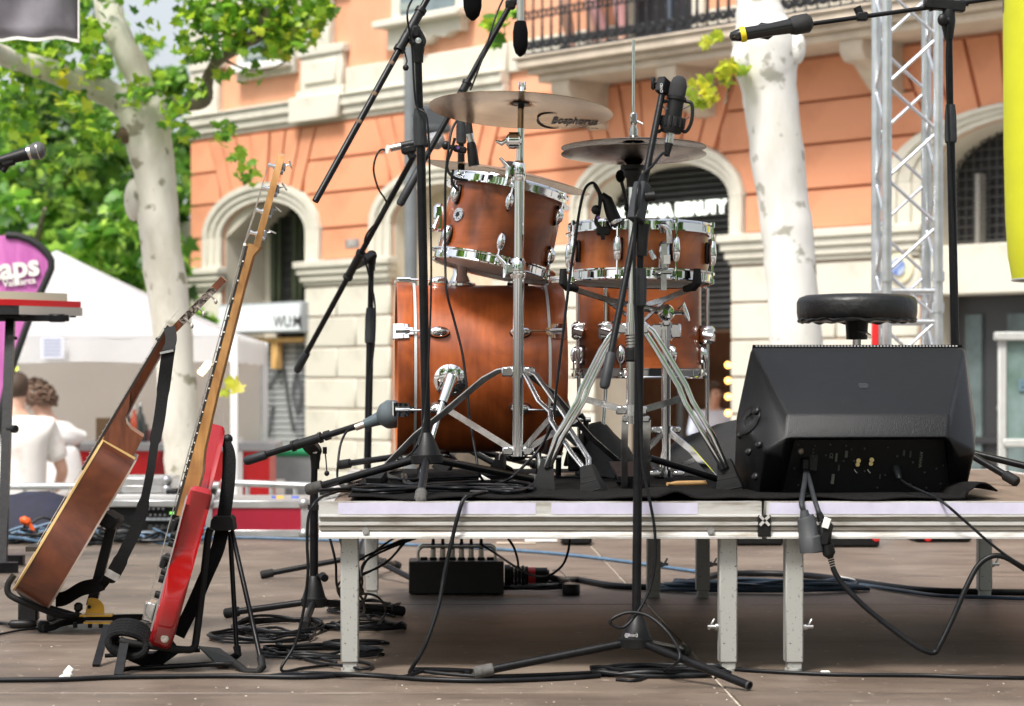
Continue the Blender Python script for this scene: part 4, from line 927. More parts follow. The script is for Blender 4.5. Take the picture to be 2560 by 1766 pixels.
# tom holder standing on the shell
hp = W(1150,716,BY); th = MB().lathe([(0,0),(.045,0),(.045,.006),(.03,.012),(.02,.03),(.018,.075),(.022,.078),(.022,.09),(0,.09)], V((hp.x,BY,bc.z+bR-.002)), (0,0,1), 28).build('tom_mount', chrome, bd)
c_ = V((hp.x,BY,bc.z+bR+.05)); MB().cyl(c_, c_+V((.075,-.01,.02)), .008, 12).ball(c_+V((.08,-.01,.022)),.014,12,(1,1,.6)).cyl(c_+V((.02,-.02,.02)),c_+V((.03,-.045,.022)),.006,10).build('wing_bolt', chrome, th)
MB().cyl(c_+V((0,0,.03)), c_+V((-.005,0,.16)), .0095, 14).build('mount_post', chrome, th)
# --- rack tom
TYY = 6.42; tax = V((.205,.065,.97)).normalized(); tc_ = W(1251,572,TYY)
tom = lugged_drum('rack_tom', 'small tilted rack tom in reddish-brown wood above the bass drum', 'tom', tc_, tax, .1525, .205, wood_tm, 6, R(-75), lughs=.27)
tref = frame(tax)
def on_tom(px, py):                      # nearest point of the shell seen at that pixel
    d = (W(px,py,1.0)-V((0,0,CAMH))); o_ = V((0,0,CAMH))-tc_; dp = d-tax*d.dot(tax); op = o_-tax*o_.dot(tax)
    A, B_, C_ = dp.dot(dp), 2*dp.dot(op), op.dot(op)-.1525**2; s_ = (-B_-math.sqrt(max(0,B_*B_-4*A*C_)))/(2*A); return V((0,0,CAMH))+d*s_
q = on_tom(1147,537); rad = (q-tc_); rad = (rad-tax*rad.dot(tax)).normalized()
bg_ = MB().lathe([(.005,.004),(.0075,.0045),(.018,.0035),(.019,0),(0,0)], q, rad, 28).build('badge', M('badge_silver', (.6,.6,.6), .3, .8, c2=(.1,.1,.1), vs=220, lo=.42, hi=.5), tom)
MB().lathe([(0,.005),(.007,.005),(.008,.003)], q, rad, 16).build('vent_grommet', black_plastic, bg_)
br = on_tom(1118,560); br_d = V((-1,-.1,0))
MB().box(W(1098,545,TYY-.03),(.03,.03,.075),None,.008).cyl(W(1078,575,TYY-.05),W(1108,548,TYY-.03),.008,12).tube([W(1076,560,TYY-.05),W(1086,572,TYY-.05),W(1098,540,TYY-.05)],[.004,.008,.004],10).build('tom_bracket', chrome, tom)
# --- snare
SYY = 6.05; sc_ = W(1600,637,SYY)
sn = lugged_drum('snare_drum', 'shallow snare drum in bright amber wood on its basket stand', 'snare drum', sc_, (.015,.03,1), .171, .118, wood_sn, 8, R(-112), True)
st = W(1655,640,SYY-.19)
so_ = MB().tube(smooth_path([st+V((0,0,.06)),st+V((.002,-.012,.075)),st+V((.014,-.016,.06)),st+V((.016,-.014,.03))]), .008, 10).box(st+V((.004,-.006,.0)),(.026,.018,.07),None,.006).box(st+V((.003,-.012,-.04)),(.042,.01,.012),None,.003).box(st+V((.003,-.012,-.06)),(.014,.004,.05)).cyl(st+V((-.03,-.012,.012)),st+V((-.02,-.015,-.01)),.007,10).build('strainer', chrome_worn, sn)
MB().box(st+V((.01,-.02,-.01)),(.016,.006,.022)).build('lever_tab', white_tape, so_)
# --- floor tom
FYf = 6.8; fc = W(1596,775,FYf)
ft = lugged_drum('floor_tom', 'deep dark wooden floor tom standing behind the snare', 'floor tom', (fc.x,fc.y,.862), (0,0,1), .178, .36, wood_tm, 8, R(-110), lughs=.36)
for (px,dy,bend) in ((1447,-.05,0),(1768,-.05,0),(1514,-.16,1)):
    a = W(px,720,FYf+dy); z0 = RZ+.012
    pts = [a, V((a.x,a.y,.62)), V((a.x-.01,a.y-.01,.5)), V((a.x-.05,a.y-.04,z0))] if bend else [a, V((a.x,a.y,.6)), V((a.x,a.y,z0))]
    lg = MB().tube(pts, .0055, 10).build('leg', chrome, ft); MB().cyl(pts[-1]-V((0,0,.008)), pts[-1]+V((0,0,.025)), .012, 12, .009).build('rubber_foot', rubber, lg)
    c_ = W(px,828 if px < 1600 else 838,FYf+dy-.01); MB().box(c_,(.042,.04,.05),None,.008).cyl(c_+V((-.012,-.02,0)),c_+V((.012,-.032,-.006)),.012,14).build('leg_bracket', chrome, ft)
    MB().box(c_+V((.012 if px<1600 else -.012,.012,0)),(.036,.02,.054),None,.004).build('gasket', black_plastic, ft)

# ================================================================ CYMBALS
def cym_mat(name, c1, c2, rough):
    m = bpy.data.materials.new(name); m.use_nodes = True; t = m.node_tree; n = t.nodes; L = t.links.new; b = n['Principled BSDF']
    b.inputs['Metallic'].default_value = 1; tc = n.new('ShaderNodeTexCoord'); ln = n.new('ShaderNodeVectorMath'); ln.operation = 'LENGTH'; L(tc.outputs['Object'], ln.inputs[0])
    mu = n.new('ShaderNodeMath'); mu.operation = 'MULTIPLY'; mu.inputs[1].default_value = 420; L(ln.outputs['Value'], mu.inputs[0])
    nz = n.new('ShaderNodeTexNoise'); nz.noise_dimensions = '1D'; L(mu.outputs[0], nz.inputs['W']); nz.inputs['Scale'].default_value = 1; nz.inputs['Detail'].default_value = 4
    n2 = n.new('ShaderNodeTexNoise'); n2.inputs['Scale'].default_value = 6; n2.inputs['Detail'].default_value = 5; L(tc.outputs['Object'], n2.inputs['Vector'])
    ad = n.new('ShaderNodeMath'); ad.operation = 'ADD'; L(nz.outputs['Fac'], ad.inputs[0]); L(n2.outputs['Fac'], ad.inputs[1])
    cr = n.new('ShaderNodeValToRGB'); cr.color_ramp.elements[0].position = .75; cr.color_ramp.elements[1].position = 1.25; cr.color_ramp.elements[0].color = (*c1,1); cr.color_ramp.elements[1].color = (*c2,1)
    mr = n.new('ShaderNodeMapRange'); mr.inputs[1].default_value = .6; mr.inputs[2].default_value = 1.4; L(ad.outputs[0], mr.inputs[0]); cr.color_ramp.elements[0].position = .2; cr.color_ramp.elements[1].position = .8
    L(mr.outputs[0], cr.inputs[0]); L(cr.outputs[0], b.inputs['Base Color']); b.inputs['Roughness'].default_value = rough
    bp = n.new('ShaderNodeBump'); bp.inputs['Strength'].default_value = .35; bp.inputs['Distance'].default_value = .001; L(nz.outputs['Fac'], bp.inputs['Height']); L(bp.outputs[0], b.inputs['Normal']); return m
bronze = cym_mat('bronze', (.27,.165,.085), (.52,.36,.2), .22); bronze_d = cym_mat('dark_bronze', (.07,.055,.04), (.22,.17,.12), .22)
def cymbal(name, label, c, ax, r, mat, bow=.018, bell=.012):
    pr = [(.006,0)]+[(r*.13*i/4, -bell*(1-math.cos(i/4*math.pi/2))) for i in range(1,5)]+[(r*.15,-bell-.003)]+[(r*(.15+.85*i/10), -bell-.003-bow*((i/10)**1.8)) for i in range(1,11)]
    th_ = [(rr, h-.0016) for rr,h in pr][::-1]
    mb = MB().lathe(pr+th_, c, ax, 80); o = mb.build(name, mat, None, ang=50)
    # put the origin on the hole so that the lathe rings run true
    og = WO[o.name]; sh = V(c)-og
    for v in o.data.vertices: v.co -= sh
    o.location = V(c); WO[o.name] = V(c); return tag(o, label, 'cymbal')
rn = V((.06,.085,1)).normalized(); rc_ = W(1304,242,5.97)
ride = cymbal('ride_cymbal', 'large bronze ride cymbal with dark printed lettering on its underside', rc_, rn, .2305, bronze, .020)
ru = rn.cross(V((0,-1,0))).normalized()*1; rx = V((1,0,0)); rx = (rx-rn*rx.dot(rn)).normalized(); ry = rn.cross(rx)     # rx right, ry away
def on_ride(p, e):
    d = p-rc_; h = d-rn*d.dot(rn); rr = h.length; f = max(0,(rr/.2305-.15)/.85)
    return rc_+h-rn*(.012+.003+.020*f**1.8+.0030+(.0004 if e > 0 else 0))
cx_ = rc_+rx*.14+ry*.121; lx = (rx-ry*.45).normalized(); ly = -ry
text('logo_lettering', 'Bosphorus', .029, M('cymbal_ink', (.02,.02,.022), .5), ride, cx_, lx, ly, .0003, .0008, shear=.25, warp=on_ride, sy=2.6)
text('logo_lettering', 'samatya series', .009, MATS['cymbal_ink'], ride, cx_+rx*.04+ry*.03, lx, ly, .0002, .0, shear=.2, warp=on_ride, sy=2)
pts = []; mo = MB(); oc = cx_-rx*.055+ry*.02
for i in range(25):
    a = R(75+230*i/24); pts.append((on_ride(oc+rx*.036*math.cos(a)-ry*.06*math.sin(a),0), 0.0008+.009*math.sin(math.pi*i/24)))
mo.band([p for p,_ in pts], [w_ for _,w_ in pts], .0006, [(oc-p) for p,_ in pts]).build('logo_crescent', MATS['cymbal_ink'], ride)
cc_ = W(1276,415,6.95); crash = cymbal('crash_cymbal', 'thin bronze crash cymbal tilted steeply behind the rack tom', cc_, V((.205,-.015,1)), .243, bronze, .02)
HY = 5.8; hh = W(1584,337,HY)
h1 = cymbal('hi_hat_cymbal', 'upper cymbal of the dark hi-hat pair', hh, V((.0,.03,1)), .176, bronze_d, .016, .012)
hb = W(1584,419,HY); h2 = cymbal('hi_hat_cymbal', 'lower upturned cymbal of the dark hi-hat pair', hb, V((-.01,-.045,-1)), .176, bronze_d, .016, .012)

# ================================================================ CHROME STANDS
def dbl_leg(pts, w_, gap, side, parent, name='leg', mat=None):
    mb = MB(); s_ = V(side).normalized()
    for g in (-1,1):
        off = [s_*g*gap*(1 if 0 < i < len(pts)-1 else .45) for i in range(len(pts))]
        mb.oval([p+o_ for p,o_ in zip(pts,off)], w_, .0065, V((1,.12,.0)))
    return mb.build(name, mat or leg_chrome, parent)
def rubber_shoe(p, d, parent, s_=1.0):
    p = V(p); d = V(d).normalized(); x, y, z = frame(d)
    mb = MB(); prof = [(-.005,.021,.026),(.012,.022,.026),(.03,.017,.02),(.055,.013,.015),(.062,.011,.012)]; vs = []
    for (h,a,b_) in prof: vs += [p+z*h*s_*1.1+x*a*sx*s_+y*b_*sy*s_ for sx,sy in ((1,1),(-1,1),(-1,-1),(1,-1))]
    fs = [(i*4+k,i*4+(k+1)%4,(i+1)*4+(k+1)%4,(i+1)*4+k) for i in range(4) for k in range(4)]+[(3,2,1,0),(16,17,18,19)]
    o = mb.add(vs,fs).build('rubber_foot', rubber, parent)
    for k in range(4):
        MB().box(p+z*(.008+.011*k)*s_, (.046*s_*(1-.1*k),.052*s_*(1-.1*k),.003), Matrix((x,y,z)).transposed(), .001).build('foot_ridge', rubber, o)
    return o
def collar(p, r, h, parent, n='collar', bolts=True, mat=chrome):
    p = V(p); mb = MB().cyl(p-V((0,0,h/2)), p+V((0,0,h/2)), r, 20)
    if bolts: mb.box(p+V((-r*1.5,-.004,0)),(r*1.6,.014,h*.8),None,.003).box(p+V((r*1.5,-.004,0)),(r*1.6,.014,h*.8),None,.003).cyl(p+V((-r*1.6,-.008,0)),p+V((-r*1.6,-.015,0)),.004,8).cyl(p+V((r*1.6,-.008,0)),p+V((r*1.6,-.015,0)),.004,8)
    return mb.build(n, mat, parent)
RY = 5.95
rst = thing('ride_stand', 'chrome tripod cymbal stand in front of the bass drum holding the ride cymbal', 'cymbal stand', (W(1294,1200,RY).x,RY,RZ))
MB().cyl(W(1294,1138,RY), W(1297,668,RY), .0135, 24).build('base_tube', chrome, rst)
MB().cyl(W(1297,672,RY), W(1299,440,RY), .0122, 24).build('middle_tube', chrome, rst)
MB().cyl(W(1299,446,RY), W(1302,322,RY), .0095, 20).build('upper_tube', chrome, rst)
def clamp(px,py,Y,r,parent,wing=-1,h=.05):
    p = W(px,py,Y); o = MB().tube([p-V((0,0,h/2)),p-V((0,0,h*.3)),p+V((0,0,h*.35)),p+V((0,0,h/2))],[r*1.25,r*1.5,r*1.4,r*1.1],20).box(p+V((wing*r*1.5,-.006,0)),(r*1.6,.02,h*.6),None,.005).build('height_clamp', chrome, parent)
    e = p+V((wing*r*2.2,-.012,.004)); MB().tube([e+V((-.006,-.008,-.028)),e+V((-.002,0,-.008)),e,e+V((wing*.006,.002,.01)),e+V((wing*.022,.004,.028))],[.003,.007,.008,.007,.0035],10,flat=.6).cyl(e,p,.005,8).build('wing_nut', chrome, o); return o
clamp(1295,672,RY,.0135,rst); clamp(1297,428,RY,.0115,rst)
tp = W(1284,352,RY-.005); tl_ = MB().cyl(tp+V((-.012,-.004,0)),tp+V((.012,-.004,0)),.021,26).lathe([(0,.014),(.016,.012),(.021,.004),(.021,-.006)],tp,(0,-1,0),26).build('tilter', chrome, rst)
MB().tube([tp+V((-.045,-.008,-.002)),tp+V((-.03,-.01,-.008)),tp+V((-.018,-.01,.0))],[.003,.007,.005],10).build('wing_nut', chrome, tl_)
MB().cyl(W(1301,330,RY), rc_-rn*.03, .0078, 14).cyl(rc_-rn*.03, rc_+rn*.035, .004, 10).build('cymbal_rod', chrome, rst)
MB().lathe([(0,-.034),(.008,-.034),(.008,-.02),(.021,-.019),(.021,-.0145),(.0,-.0145)], rc_, rn, 24).build('felt_seat', black_plastic, rst)
MB().lathe([(0,.002),(.015,.002),(.017,.007),(.013,.012),(0,.012)], rc_, rn, 20).build('felt', M('black_felt', (.03,.03,.03), .95), rst)
MB().cyl(rc_+rn*.012, rc_+rn*.024, .007, 8).box(rc_+rn*.028+rx*.007,(.005,.012,.022),None,.002).box(rc_+rn*.028-rx*.007,(.005,.012,.022),None,.002).build('wing_nut', chrome, rst)
ap_ = W(1295,930,RY); collar(ap_, .018, .03, rst, 'leg_collar'); low = W(1295,1128,RY); collar(low, .017, .026, rst, 'brace_collar')
L1 = [W(1278,922,RY),W(1245,928,RY+.01),W(1210,948,RY+.03),W(1115,1028,RY+.08),W(1080,1056,RY+.1),W(1040,1088,RY+.13),W(962,1168,RY+.19)]
dbl_leg(L1, .019, .009, (.15,1,.1), rst, mat=M('satin_chrome',(.78,.78,.78),.36,1,var=.15,vs=20)); rubber_shoe(Rs(938,1216), L1[-1]-Rs(925,1222), rst)
La = [W(1306,925,RY),W(1318,945,RY-.02),W(1346,1003,RY-.06),W(1376,1030,RY-.08),W(1378,1052,RY-.1),W(1430,1135,RY-.17),W(1467,1180,RY-.2)]
Lb = [W(1310,922,RY),W(1340,938,RY-.02),W(1386,1003,RY-.05),W(1414,1041,RY-.08),W(1424,1073,RY-.1),W(1471,1146,RY-.17),W(1472,1180,RY-.2)]
MB().oval(La, .015, .0065, (1,.55,.1)).oval(Lb, .015, .0065, (1,.55,.1)).build('leg', leg_chrome, rst)
rubber_shoe(Rs(1486,1236), V((-.25,.1,1)), rst, 1.05)
L3 = [W(1300,922,RY),V((ap_.x+.09,RY+.12,ap_.z-.05)),V((ap_.x+.2,RY+.3,ap_.z-.17)),V((ap_.x+.29,RY+.42,RZ+.05))]
dbl_leg(L3, .017, .008, (0,1,0), rst); rubber_shoe(V((ap_.x+.31,RY+.45,RZ+.004)), V((-.4,-.4,1)), rst)
MB().band([W(1280,1124,RY),W(1122,1026,RY+.075)], .016, .003, (0,0,1)).build('brace', chrome_worn, rst)
MB().band([W(1310,1122,RY),W(1376,1046,RY-.1)], .016, .003, (0,0,1)).build('brace', chrome_worn, rst)
MB().band([V((low.x+.015,RY+.02,low.z)),V((ap_.x+.16,RY+.22,ap_.z-.12))], .016, .003, (0,0,1)).build('brace', chrome_worn, rst)
# crash stand (mostly behind the tom)
cst = thing('crash_stand', 'chrome stand rising behind the rack tom under the crash cymbal', 'cymbal stand', (cc_.x,cc_.y+.02,RZ))
cb = V((cc_.x+.01,cc_.y+.02,0)); MB().cyl(V((cb.x,cb.y,RZ+.05)), V((cb.x,cb.y,.95)), .0125, 16).cyl(V((cb.x,cb.y,.95)), cc_-V((.205,0,1))*.01, .008, 12).build('tube', chrome, cst)
MB().lathe([(0,.002),(.014,.002),(.014,.012),(0,.014)], cc_, V((.205,-.015,1)), 16).build('felt', MATS['black_felt'], cst)
for a in (20,140,260):
    e = V((cb.x+.28*math.cos(R(a)),cb.y+.14*math.sin(R(a)),RZ+.02)); MB().band([V((cb.x,cb.y,RZ+.25)),e], .018, .004, (0,0,1)).build('leg', chrome_worn, cst); rubber_shoe(V((e.x,e.y,RZ+.006)), V((cb.x,cb.y,RZ+.25))-e, cst, .9)
# hi-hat stand
hst = thing('hi_hat_stand', 'chrome tripod hi-hat stand behind the front microphone stand', 'hi-hat stand', (W(1580,1200,HY).x,HY,RZ))
MB().cyl(W(1584,100,HY), W(1580,900,HY), .0036, 12).build('pull_rod', M('chrome_green_reflection', (.7,.74,.7), .12, 1), hst)  # green reflection of the trees put into the rod's metal colour
MB().cyl(W(1580,455,HY), W(1579,770,HY), .0085, 18).build('upper_tube', chrome, hst)
MB().cyl(W(1579,760,HY), W(1578,1060,HY), .0125, 20).build('base_tube', chrome, hst)
q = W(1584,340,HY); MB().cyl(q, q+V((0,0,.018)), .011, 16).cyl(q+V((0,0,.018)), q+V((0,0,.026)), .008, 12).box(q+V((0,0,.041)),(.016,.018,.03),None,.003).cyl(q+V((0,0,.04)),q+V((.022,-.006,.028)),.003,8).build('clutch', chrome_worn, hst)
MB().lathe([(0,.0),(.03,-.002),(.03,-.012),(.022,-.016),(.022,-.026),(.016,-.034),(.0145,-.055),(0,-.055)], W(1582,412,HY), (0,0,1), 24).build('seat_cup', black_plastic, hst)
MB().lathe([(.013,0),(.017,.004),(.017,.03),(.013,.034)], W(1579,905,HY), (0,0,1), 20).build('tension_ring', black_plastic, hst)
spg = [W(1579,862,HY)+V((.0145*math.cos(a),.0145*math.sin(a),.0012*a-.02)) for a in [i*.5 for i in range(90)]]; MB().tube(spg,.0014,5).build('spring', M('spring_dark', (.05,.05,.05), .4, .5), hst)
ha = W(1578,822,HY); collar(ha, .018, .03, hst, 'leg_collar'); hl = W(1578,1026,HY); collar(hl, .0165, .026, hst, 'brace_collar', mat=chrome_worn)
Ll = [W(1556,812,HY),W(1535,838,HY),W(1512,872,HY),W(1462,972,HY+.0),W(1452,1002,HY-.005),W(1400,1090,HY-.01),W(1370,1168,HY-.0)]
Lr = [W(1604,810,HY),W(1624,832,HY),W(1646,866,HY),W(1706,966,HY+.0),W(1722,1006,HY-.005),W(1772,1090,HY-.01),W(1812,1170,HY-.0)]
for pp in (Ll,Lr): dbl_leg(pp, .0135, .0095, (1,.25,.3), hst, mat=chrome)
rubber_shoe(Rs(1357,1232), V((.14,.05,1)), hst, 1.2); rubber_shoe(Rs(1828,1232), V((-.2,.05,1)), hst, 1.2)
MB().band([W(1562,1026,HY),W(1462,998,HY+.06)], .016, .003, (0,0,1)).build('brace', chrome_worn, hst); MB().band([W(1596,1028,HY),W(1714,994,HY+.06)], .016, .003, (0,0,1)).build('brace', steel, hst)
for px in (1563,1617): MB().band([W(px,1050,HY),W(px-2,1120,HY),Rs(px-2,1229)+V((0,0,.004))], .016 if px < 1600 else .02, .006, (1,0,0)).build('pedal_post', steel, hst)
MB().boxa(W(1556,1040,HY)-V((0,.008,0)), W(1624,1056,HY)+V((0,.008,0)), .003).build('pedal_yoke', steel, hst)
MB().tube([W(1625,1146,HY),W(1700,1168,HY+.04),W(1806,1202,HY+.08)], .0085, 10).build('radius_rod', black_metal, hst)
fb = [(0,0),(.07,0),(.075,.24),(-.005,.24)]
MB().prism(fb, V((W(1560,1,HY).x-.01,HY+.06,RZ+.03)), (1,0,0), V((0,.97,.12)), (0,-.001,.008)).build('footboard', black_metal, hst)
# snare stand
SS = 6.12; sst = thing('snare_stand', 'low chrome snare stand with basket arms and rubber tips', 'snare stand', (W(1665,1190,SS).x,SS,RZ))
MB().cyl(W(1665,1188,SS), W(1665,880,SS), .0115, 20).cyl(W(1665,885,SS), W(1665,800,SS), .009, 16).build('tube', chrome, sst)
collar(W(1665,828,SS), .0165, .045, sst, 'height_clamp'); collar(W(1665,1075,SS), .016, .02, sst, 'leg_collar'); collar(W(1665,1184,SS), .02, .018, sst, 'brace_collar')
q = W(1666,782,SS-.02); MB().lathe([(0,.016),(.015,.014),(.021,.006),(.021,-.008),(0,-.01)], q, (.3,-1,.1), 24).box(q+V((0,.01,-.02)),(.02,.02,.03),None,.004).build('tilter', chrome, sst)
MB().tube([q+V((.03,-.01,.008)),q+V((.042,-.012,.022)),q+V((.05,-.012,-.006)),q+V((.056,-.012,-.022))],[.004,.006,.007,.004],10).cyl(q,q+V((.045,-.012,0)),.005,8).build('wing_nut', chrome, sst)
hub = W(1600,768,SS); MB().box(hub,(.05,.04,.02),None,.005).cyl(hub,q,.009,12).build('basket_hub', chrome_worn, sst)
for (e,ey) in (((1418,718),-.12),((1734,718),-.14),((1600,712),.19)):
    b_ = W(e[0],e[1],SYY+ey); m_ = hub*.5+b_*.5+V((0,0,-.004)); ar = MB().band([hub,m_,b_], .014, .004, (0,.3,1)).band([W(1600,812,SS),m_], .01, .003, (0,.3,1)).build('basket_arm', chrome_worn, sst)
    t_ = b_+V((0,0,.03)); d_ = V((b_.x-sc_.x,b_.y-sc_.y,0)).normalized(); MB().tube([b_-d_*.03-V((0,0,.004)),b_,b_+d_*.012+V((0,0,.01)),b_+d_*.012+V((0,0,.045))],[.008,.011,.012,.009],10).build('rubber_tip', rubber, ar)
for (e,y) in (((1800,1180),5.98),((1560,1190),6.05),((1650,1165),6.5)):
    f_ = V((W(e[0],0,y).x,y,RZ+.015)); a = W(1665,1075,SS); MB().band([a,a*.55+f_*.45+V((0,0,.012)),f_], .016, .004, (0,0,1)).build('leg', chrome, sst); MB().band([W(1665,1184,SS),a*.45+f_*.55], .012, .003, (0,0,1)).build('brace', chrome_worn, sst); rubber_shoe(V((f_.x,f_.y,RZ+.006)), a-f_, sst, .7)
# kick pedal
kp = thing('kick_pedal', 'black kick drum pedal on the molton cloth beside the bass drum', 'pedal', Rs(1432,1200))
k0 = WO[kp.name]
MB().boxa(k0+V((-.05,-.05,.004)), k0+V((.05,.2,.012)), .002).build('base_plate', black_metal, kp)
for sx in (-.04,.04): MB().tube([k0+V((sx,.0,.01)),k0+V((sx*.9,.0,.16)),k0+V((sx*.5,.0,.18))], .008, 8).build('frame_post', black_metal, kp)
MB().cyl(k0+V((-.05,0,.165)),k0+V((.05,0,.165)),.007,10).cyl(k0+V((-.012,0,.165)),k0+V((.012,0,.165)),.02,16).build('axle', chrome_worn, kp)
MB().cyl(k0+V((0,0,.165)),k0+V((-.05,.0,.33)),.004,8).ball(k0+V((-.055,0,.345)),.024,12).build('beater', M('felt_grey', (.3,.29,.28), .9), kp)
MB().box(k0+V((.02,.1,.06)),(.07,.22,.008),Matrix.Rotation(-.25,3,'X'),.003).box(k0+V((.0,-.03,.05)),(.03,.02,.05),None,.004).build('footboard', black_metal, kp)
# ================================================================ MICROPHONE STANDS
def mic_stand(label, base, z0, hub, feet, pole, rp=.0105, grip=None, hubr=(.0125,.036,.04), tips=True, open_tip=None, mat_tip=None, group='black microphone stands'):
    """base: floor point; hub: (top, bottom of cone); feet: end points; pole: list of points (lower tube, upper tube)."""
    o = thing('microphone_stand', label, 'mic stand', base, group)
    t, b_ = V(hub[0]), V(hub[1]); h = (t-b_).length; ax = (t-b_).normalized()
    MB().lathe([(0,h),(hubr[0],h),(hubr[0]*1.25,h*.94),(hubr[1]*.8,h*.5),(hubr[1],h*.22),(hubr[2],h*.2),(hubr[2],-h*.08),(hubr[2]*.8,-h*.12),(0,-h*.12)], b_, ax, 28).build('hub', black_plastic, o)
    for i,f in enumerate(feet):
        f = V(f); d = f-b_; d.z = 0; d = d.normalized(); a = b_+d*hubr[2]*.7+V((0,0,h*.05))
        lg = MB().cyl(a, f, .0095, 14).build('leg', black_metal, o)
        u = (f-a).normalized()
        if open_tip == i: MB().lathe([(.0098,-.002),(.0098,.003),(.0078,.003),(.0078,-.03),(0,-.03)], f, u, 16).build('open_end', M('tube_cut', (.03,.03,.03), .4), lg)
        elif tips: MB().tube([f-u*.03,f-u*.028,f+u*.008,f+u*.013],[.0125,.0142,.0142,.011],14).build('rubber_foot', mat_tip or rubber, lg)
    MB().cyl(b_, pole[1], rp, 18).build('lower_pole', black_metal, o)
    if len(pole) > 2: MB().cyl(pole[1], pole[2], rp*.78, 16).build('upper_pole', black_metal, o)
    if grip:
        g0, g1 = V(grip[0]), V(grip[1]); u = g1-g0; k = u.length; mb = MB().lathe([(rp*1.05,0),(rp*1.4,k*.04),(rp*1.45,k*.3),(rp*1.3,k*.8),(rp*1.1,k)], g0, u, 20); gr = mb.build('grip', grip_mat, o)
        for q in range(12):
            x, y, z = frame(u); a = 2*math.pi*q/12; d = x*math.cos(a)+y*math.sin(a); MB().tube([g0+u*.1+d*rp*1.38,g0+u*.75+d*rp*1.3],.0011,5).build('grip_rib', grip_mat, gr)
    return o
def boom(o, a, b_, cl, r=.0078, sleeve=.055, grip_len=0, knob=True, plate=True, label_txt=None, pole_top=None, lever=0):
    a, b_, cl = V(a), V(b_), V(cl); u = (b_-a).normalized(); c = a+u*(cl-a).dot(u)
    MB().cyl(a, b_, r, 16).build('boom', black_metal, o)
    if grip_len: MB().tube([a-u*.004,a+u*.004,a+u*grip_len,a+u*(grip_len+.003)],[r*1.15,r*1.5,r*1.45,r*1.2],16).build('boom_grip', grip_mat, o)
    s_ = MB().tube([c-u*sleeve,c-u*sleeve*.82,c-u*sleeve*.8,c+u*sleeve*.8,c+u*sleeve*.82,c+u*sleeve],[r*1.75,r*1.75,r*1.45,r*1.45,r*1.75,r*1.75],18).build('boom_sleeve', black_plastic, o)
    if plate and pole_top is not None:
        pt = V(pole_top); m = c*.45+pt*.55
        m = pt; dd = (c-pt).normalized(); MB().band([c,c*.5+pt*.5,pt], [.034,.038,.034], .02, u).lathe([(0,.011),(.016,.011),(.0185,.008),(.0185,-.008),(.016,-.011),(0,-.011)], pt, (0,-1,0), 22).tube([pt,pt-V((0,0,.022)),pt-V((0,0,.03)),pt-V((0,0,.05))],[.016,.0145,.0125,.0115],16).build('tilt_joint', black_plastic, o)
        MB().lathe([(0,.017),(.007,.016),(.009,.012)], m, (0,-1,0), 14).build('joint_bolt', chrome_worn, o)
        if label_txt:
            text('brand_print', label_txt, .012, white_ink, o, c*.72+m*.28+V((0,-.0125,0)), (1,0,0), (0,0,1), .0002)
    if lever:
        e = c-u*sleeve*.7; p = W(0,0,1); MB().tube([e+V((.004,0,-.01)),e+V((.012,-.004,-.04)),e+V((.009,-.006,-lever))], .0018, 6).ball(e+V((.009,-.006,-lever-.006)), .0075, 12).build('lever', black_plastic, s_)
    return u
def mic(label, path, radii, mats, cat='microphone', group=None):
    """path: consecutive points; radii and one material per stretch"""
    o = thing('microphone', label, cat, path[len(path)//2], group); 
    for i,(m,nm,pr) in enumerate(mats):
        a, b_ = V(path[i]), V(path[i+1]); L_ = (b_-a).length; MB().lathe([(r*1.0, h*L_) for h,r in pr], a, b_-a, 22).build(nm, m, o, ang=50)
    return o
# --- A: tall stand at the riser's front left, boom to upper right
AY = 5.65; ab = W(1067,1152,AY)
A = mic_stand('tall black boom stand standing on the riser in front of the bass drum', (ab.x,AY,RZ), RZ, (W(1065,1082,AY), ab), [Rs(778,1236)+V((0,0,.013)), V((W(1051,1247,5.42).x,5.42,RZ+.006)), Rs(1338,1212)+V((0,0,.013))], [None, W(1052,360,AY), W(1045,130,AY)], .0108, (W(1051,368,AY), W(1048,272,AY)), (.012,.034,.038), mat_tip=rubber_grey)
MB().ball(V((W(1051,1247,5.40).x,5.402,RZ+.004)), .0145, 16).build('ball_foot', rubber_grey, A)
boom(A, W(788,504,5.5), W(1180,-205,5.76), W(1022,76,5.66), .0078, .062, 0, True, True, None, W(1046,104,AY), .05)
for (f0,f1) in ((.3,.36),(.39,.405),(.22,.235)):
    p, q = W(788,504,5.5), W(1180,-205,5.76); MB().tube([p+(q-p)*f0*1.2, p+(q-p)*(f0*1.2+.012)], .0081, 14).build('tape_residue', M('brown_residue', (.2,.12,.07), .8, c2=(.03,.025,.02), vs=90), A)
MB().box(W(1040,80,AY-.01),(.02,.02,.03),None,.005).build('boom_knob', black_plastic, A)
tip = W(1180,-205,5.76); MB().tube(smooth_path([tip,tip+V((.004,.0,-.03)),W(1181,-110,5.76)]), .006, 8).build('mic_clip', black_plastic, A)
mA = mic('black foam covered overhead microphone hanging at the top above the ride cymbal', [W(1180,-180,5.76),W(1180,-60,5.76),W(1182,52,5.76)], 0, [(M('mic_silver',(.5,.5,.47),.3,.7),'body',[(0,0),(0,.0105),(1,.0105),(1,0)]),(foam,'windscreen',[(0,.012),(0,.021),(.3,.023),(.7,.022),(.9,.016),(1,.004),(1,0)])])
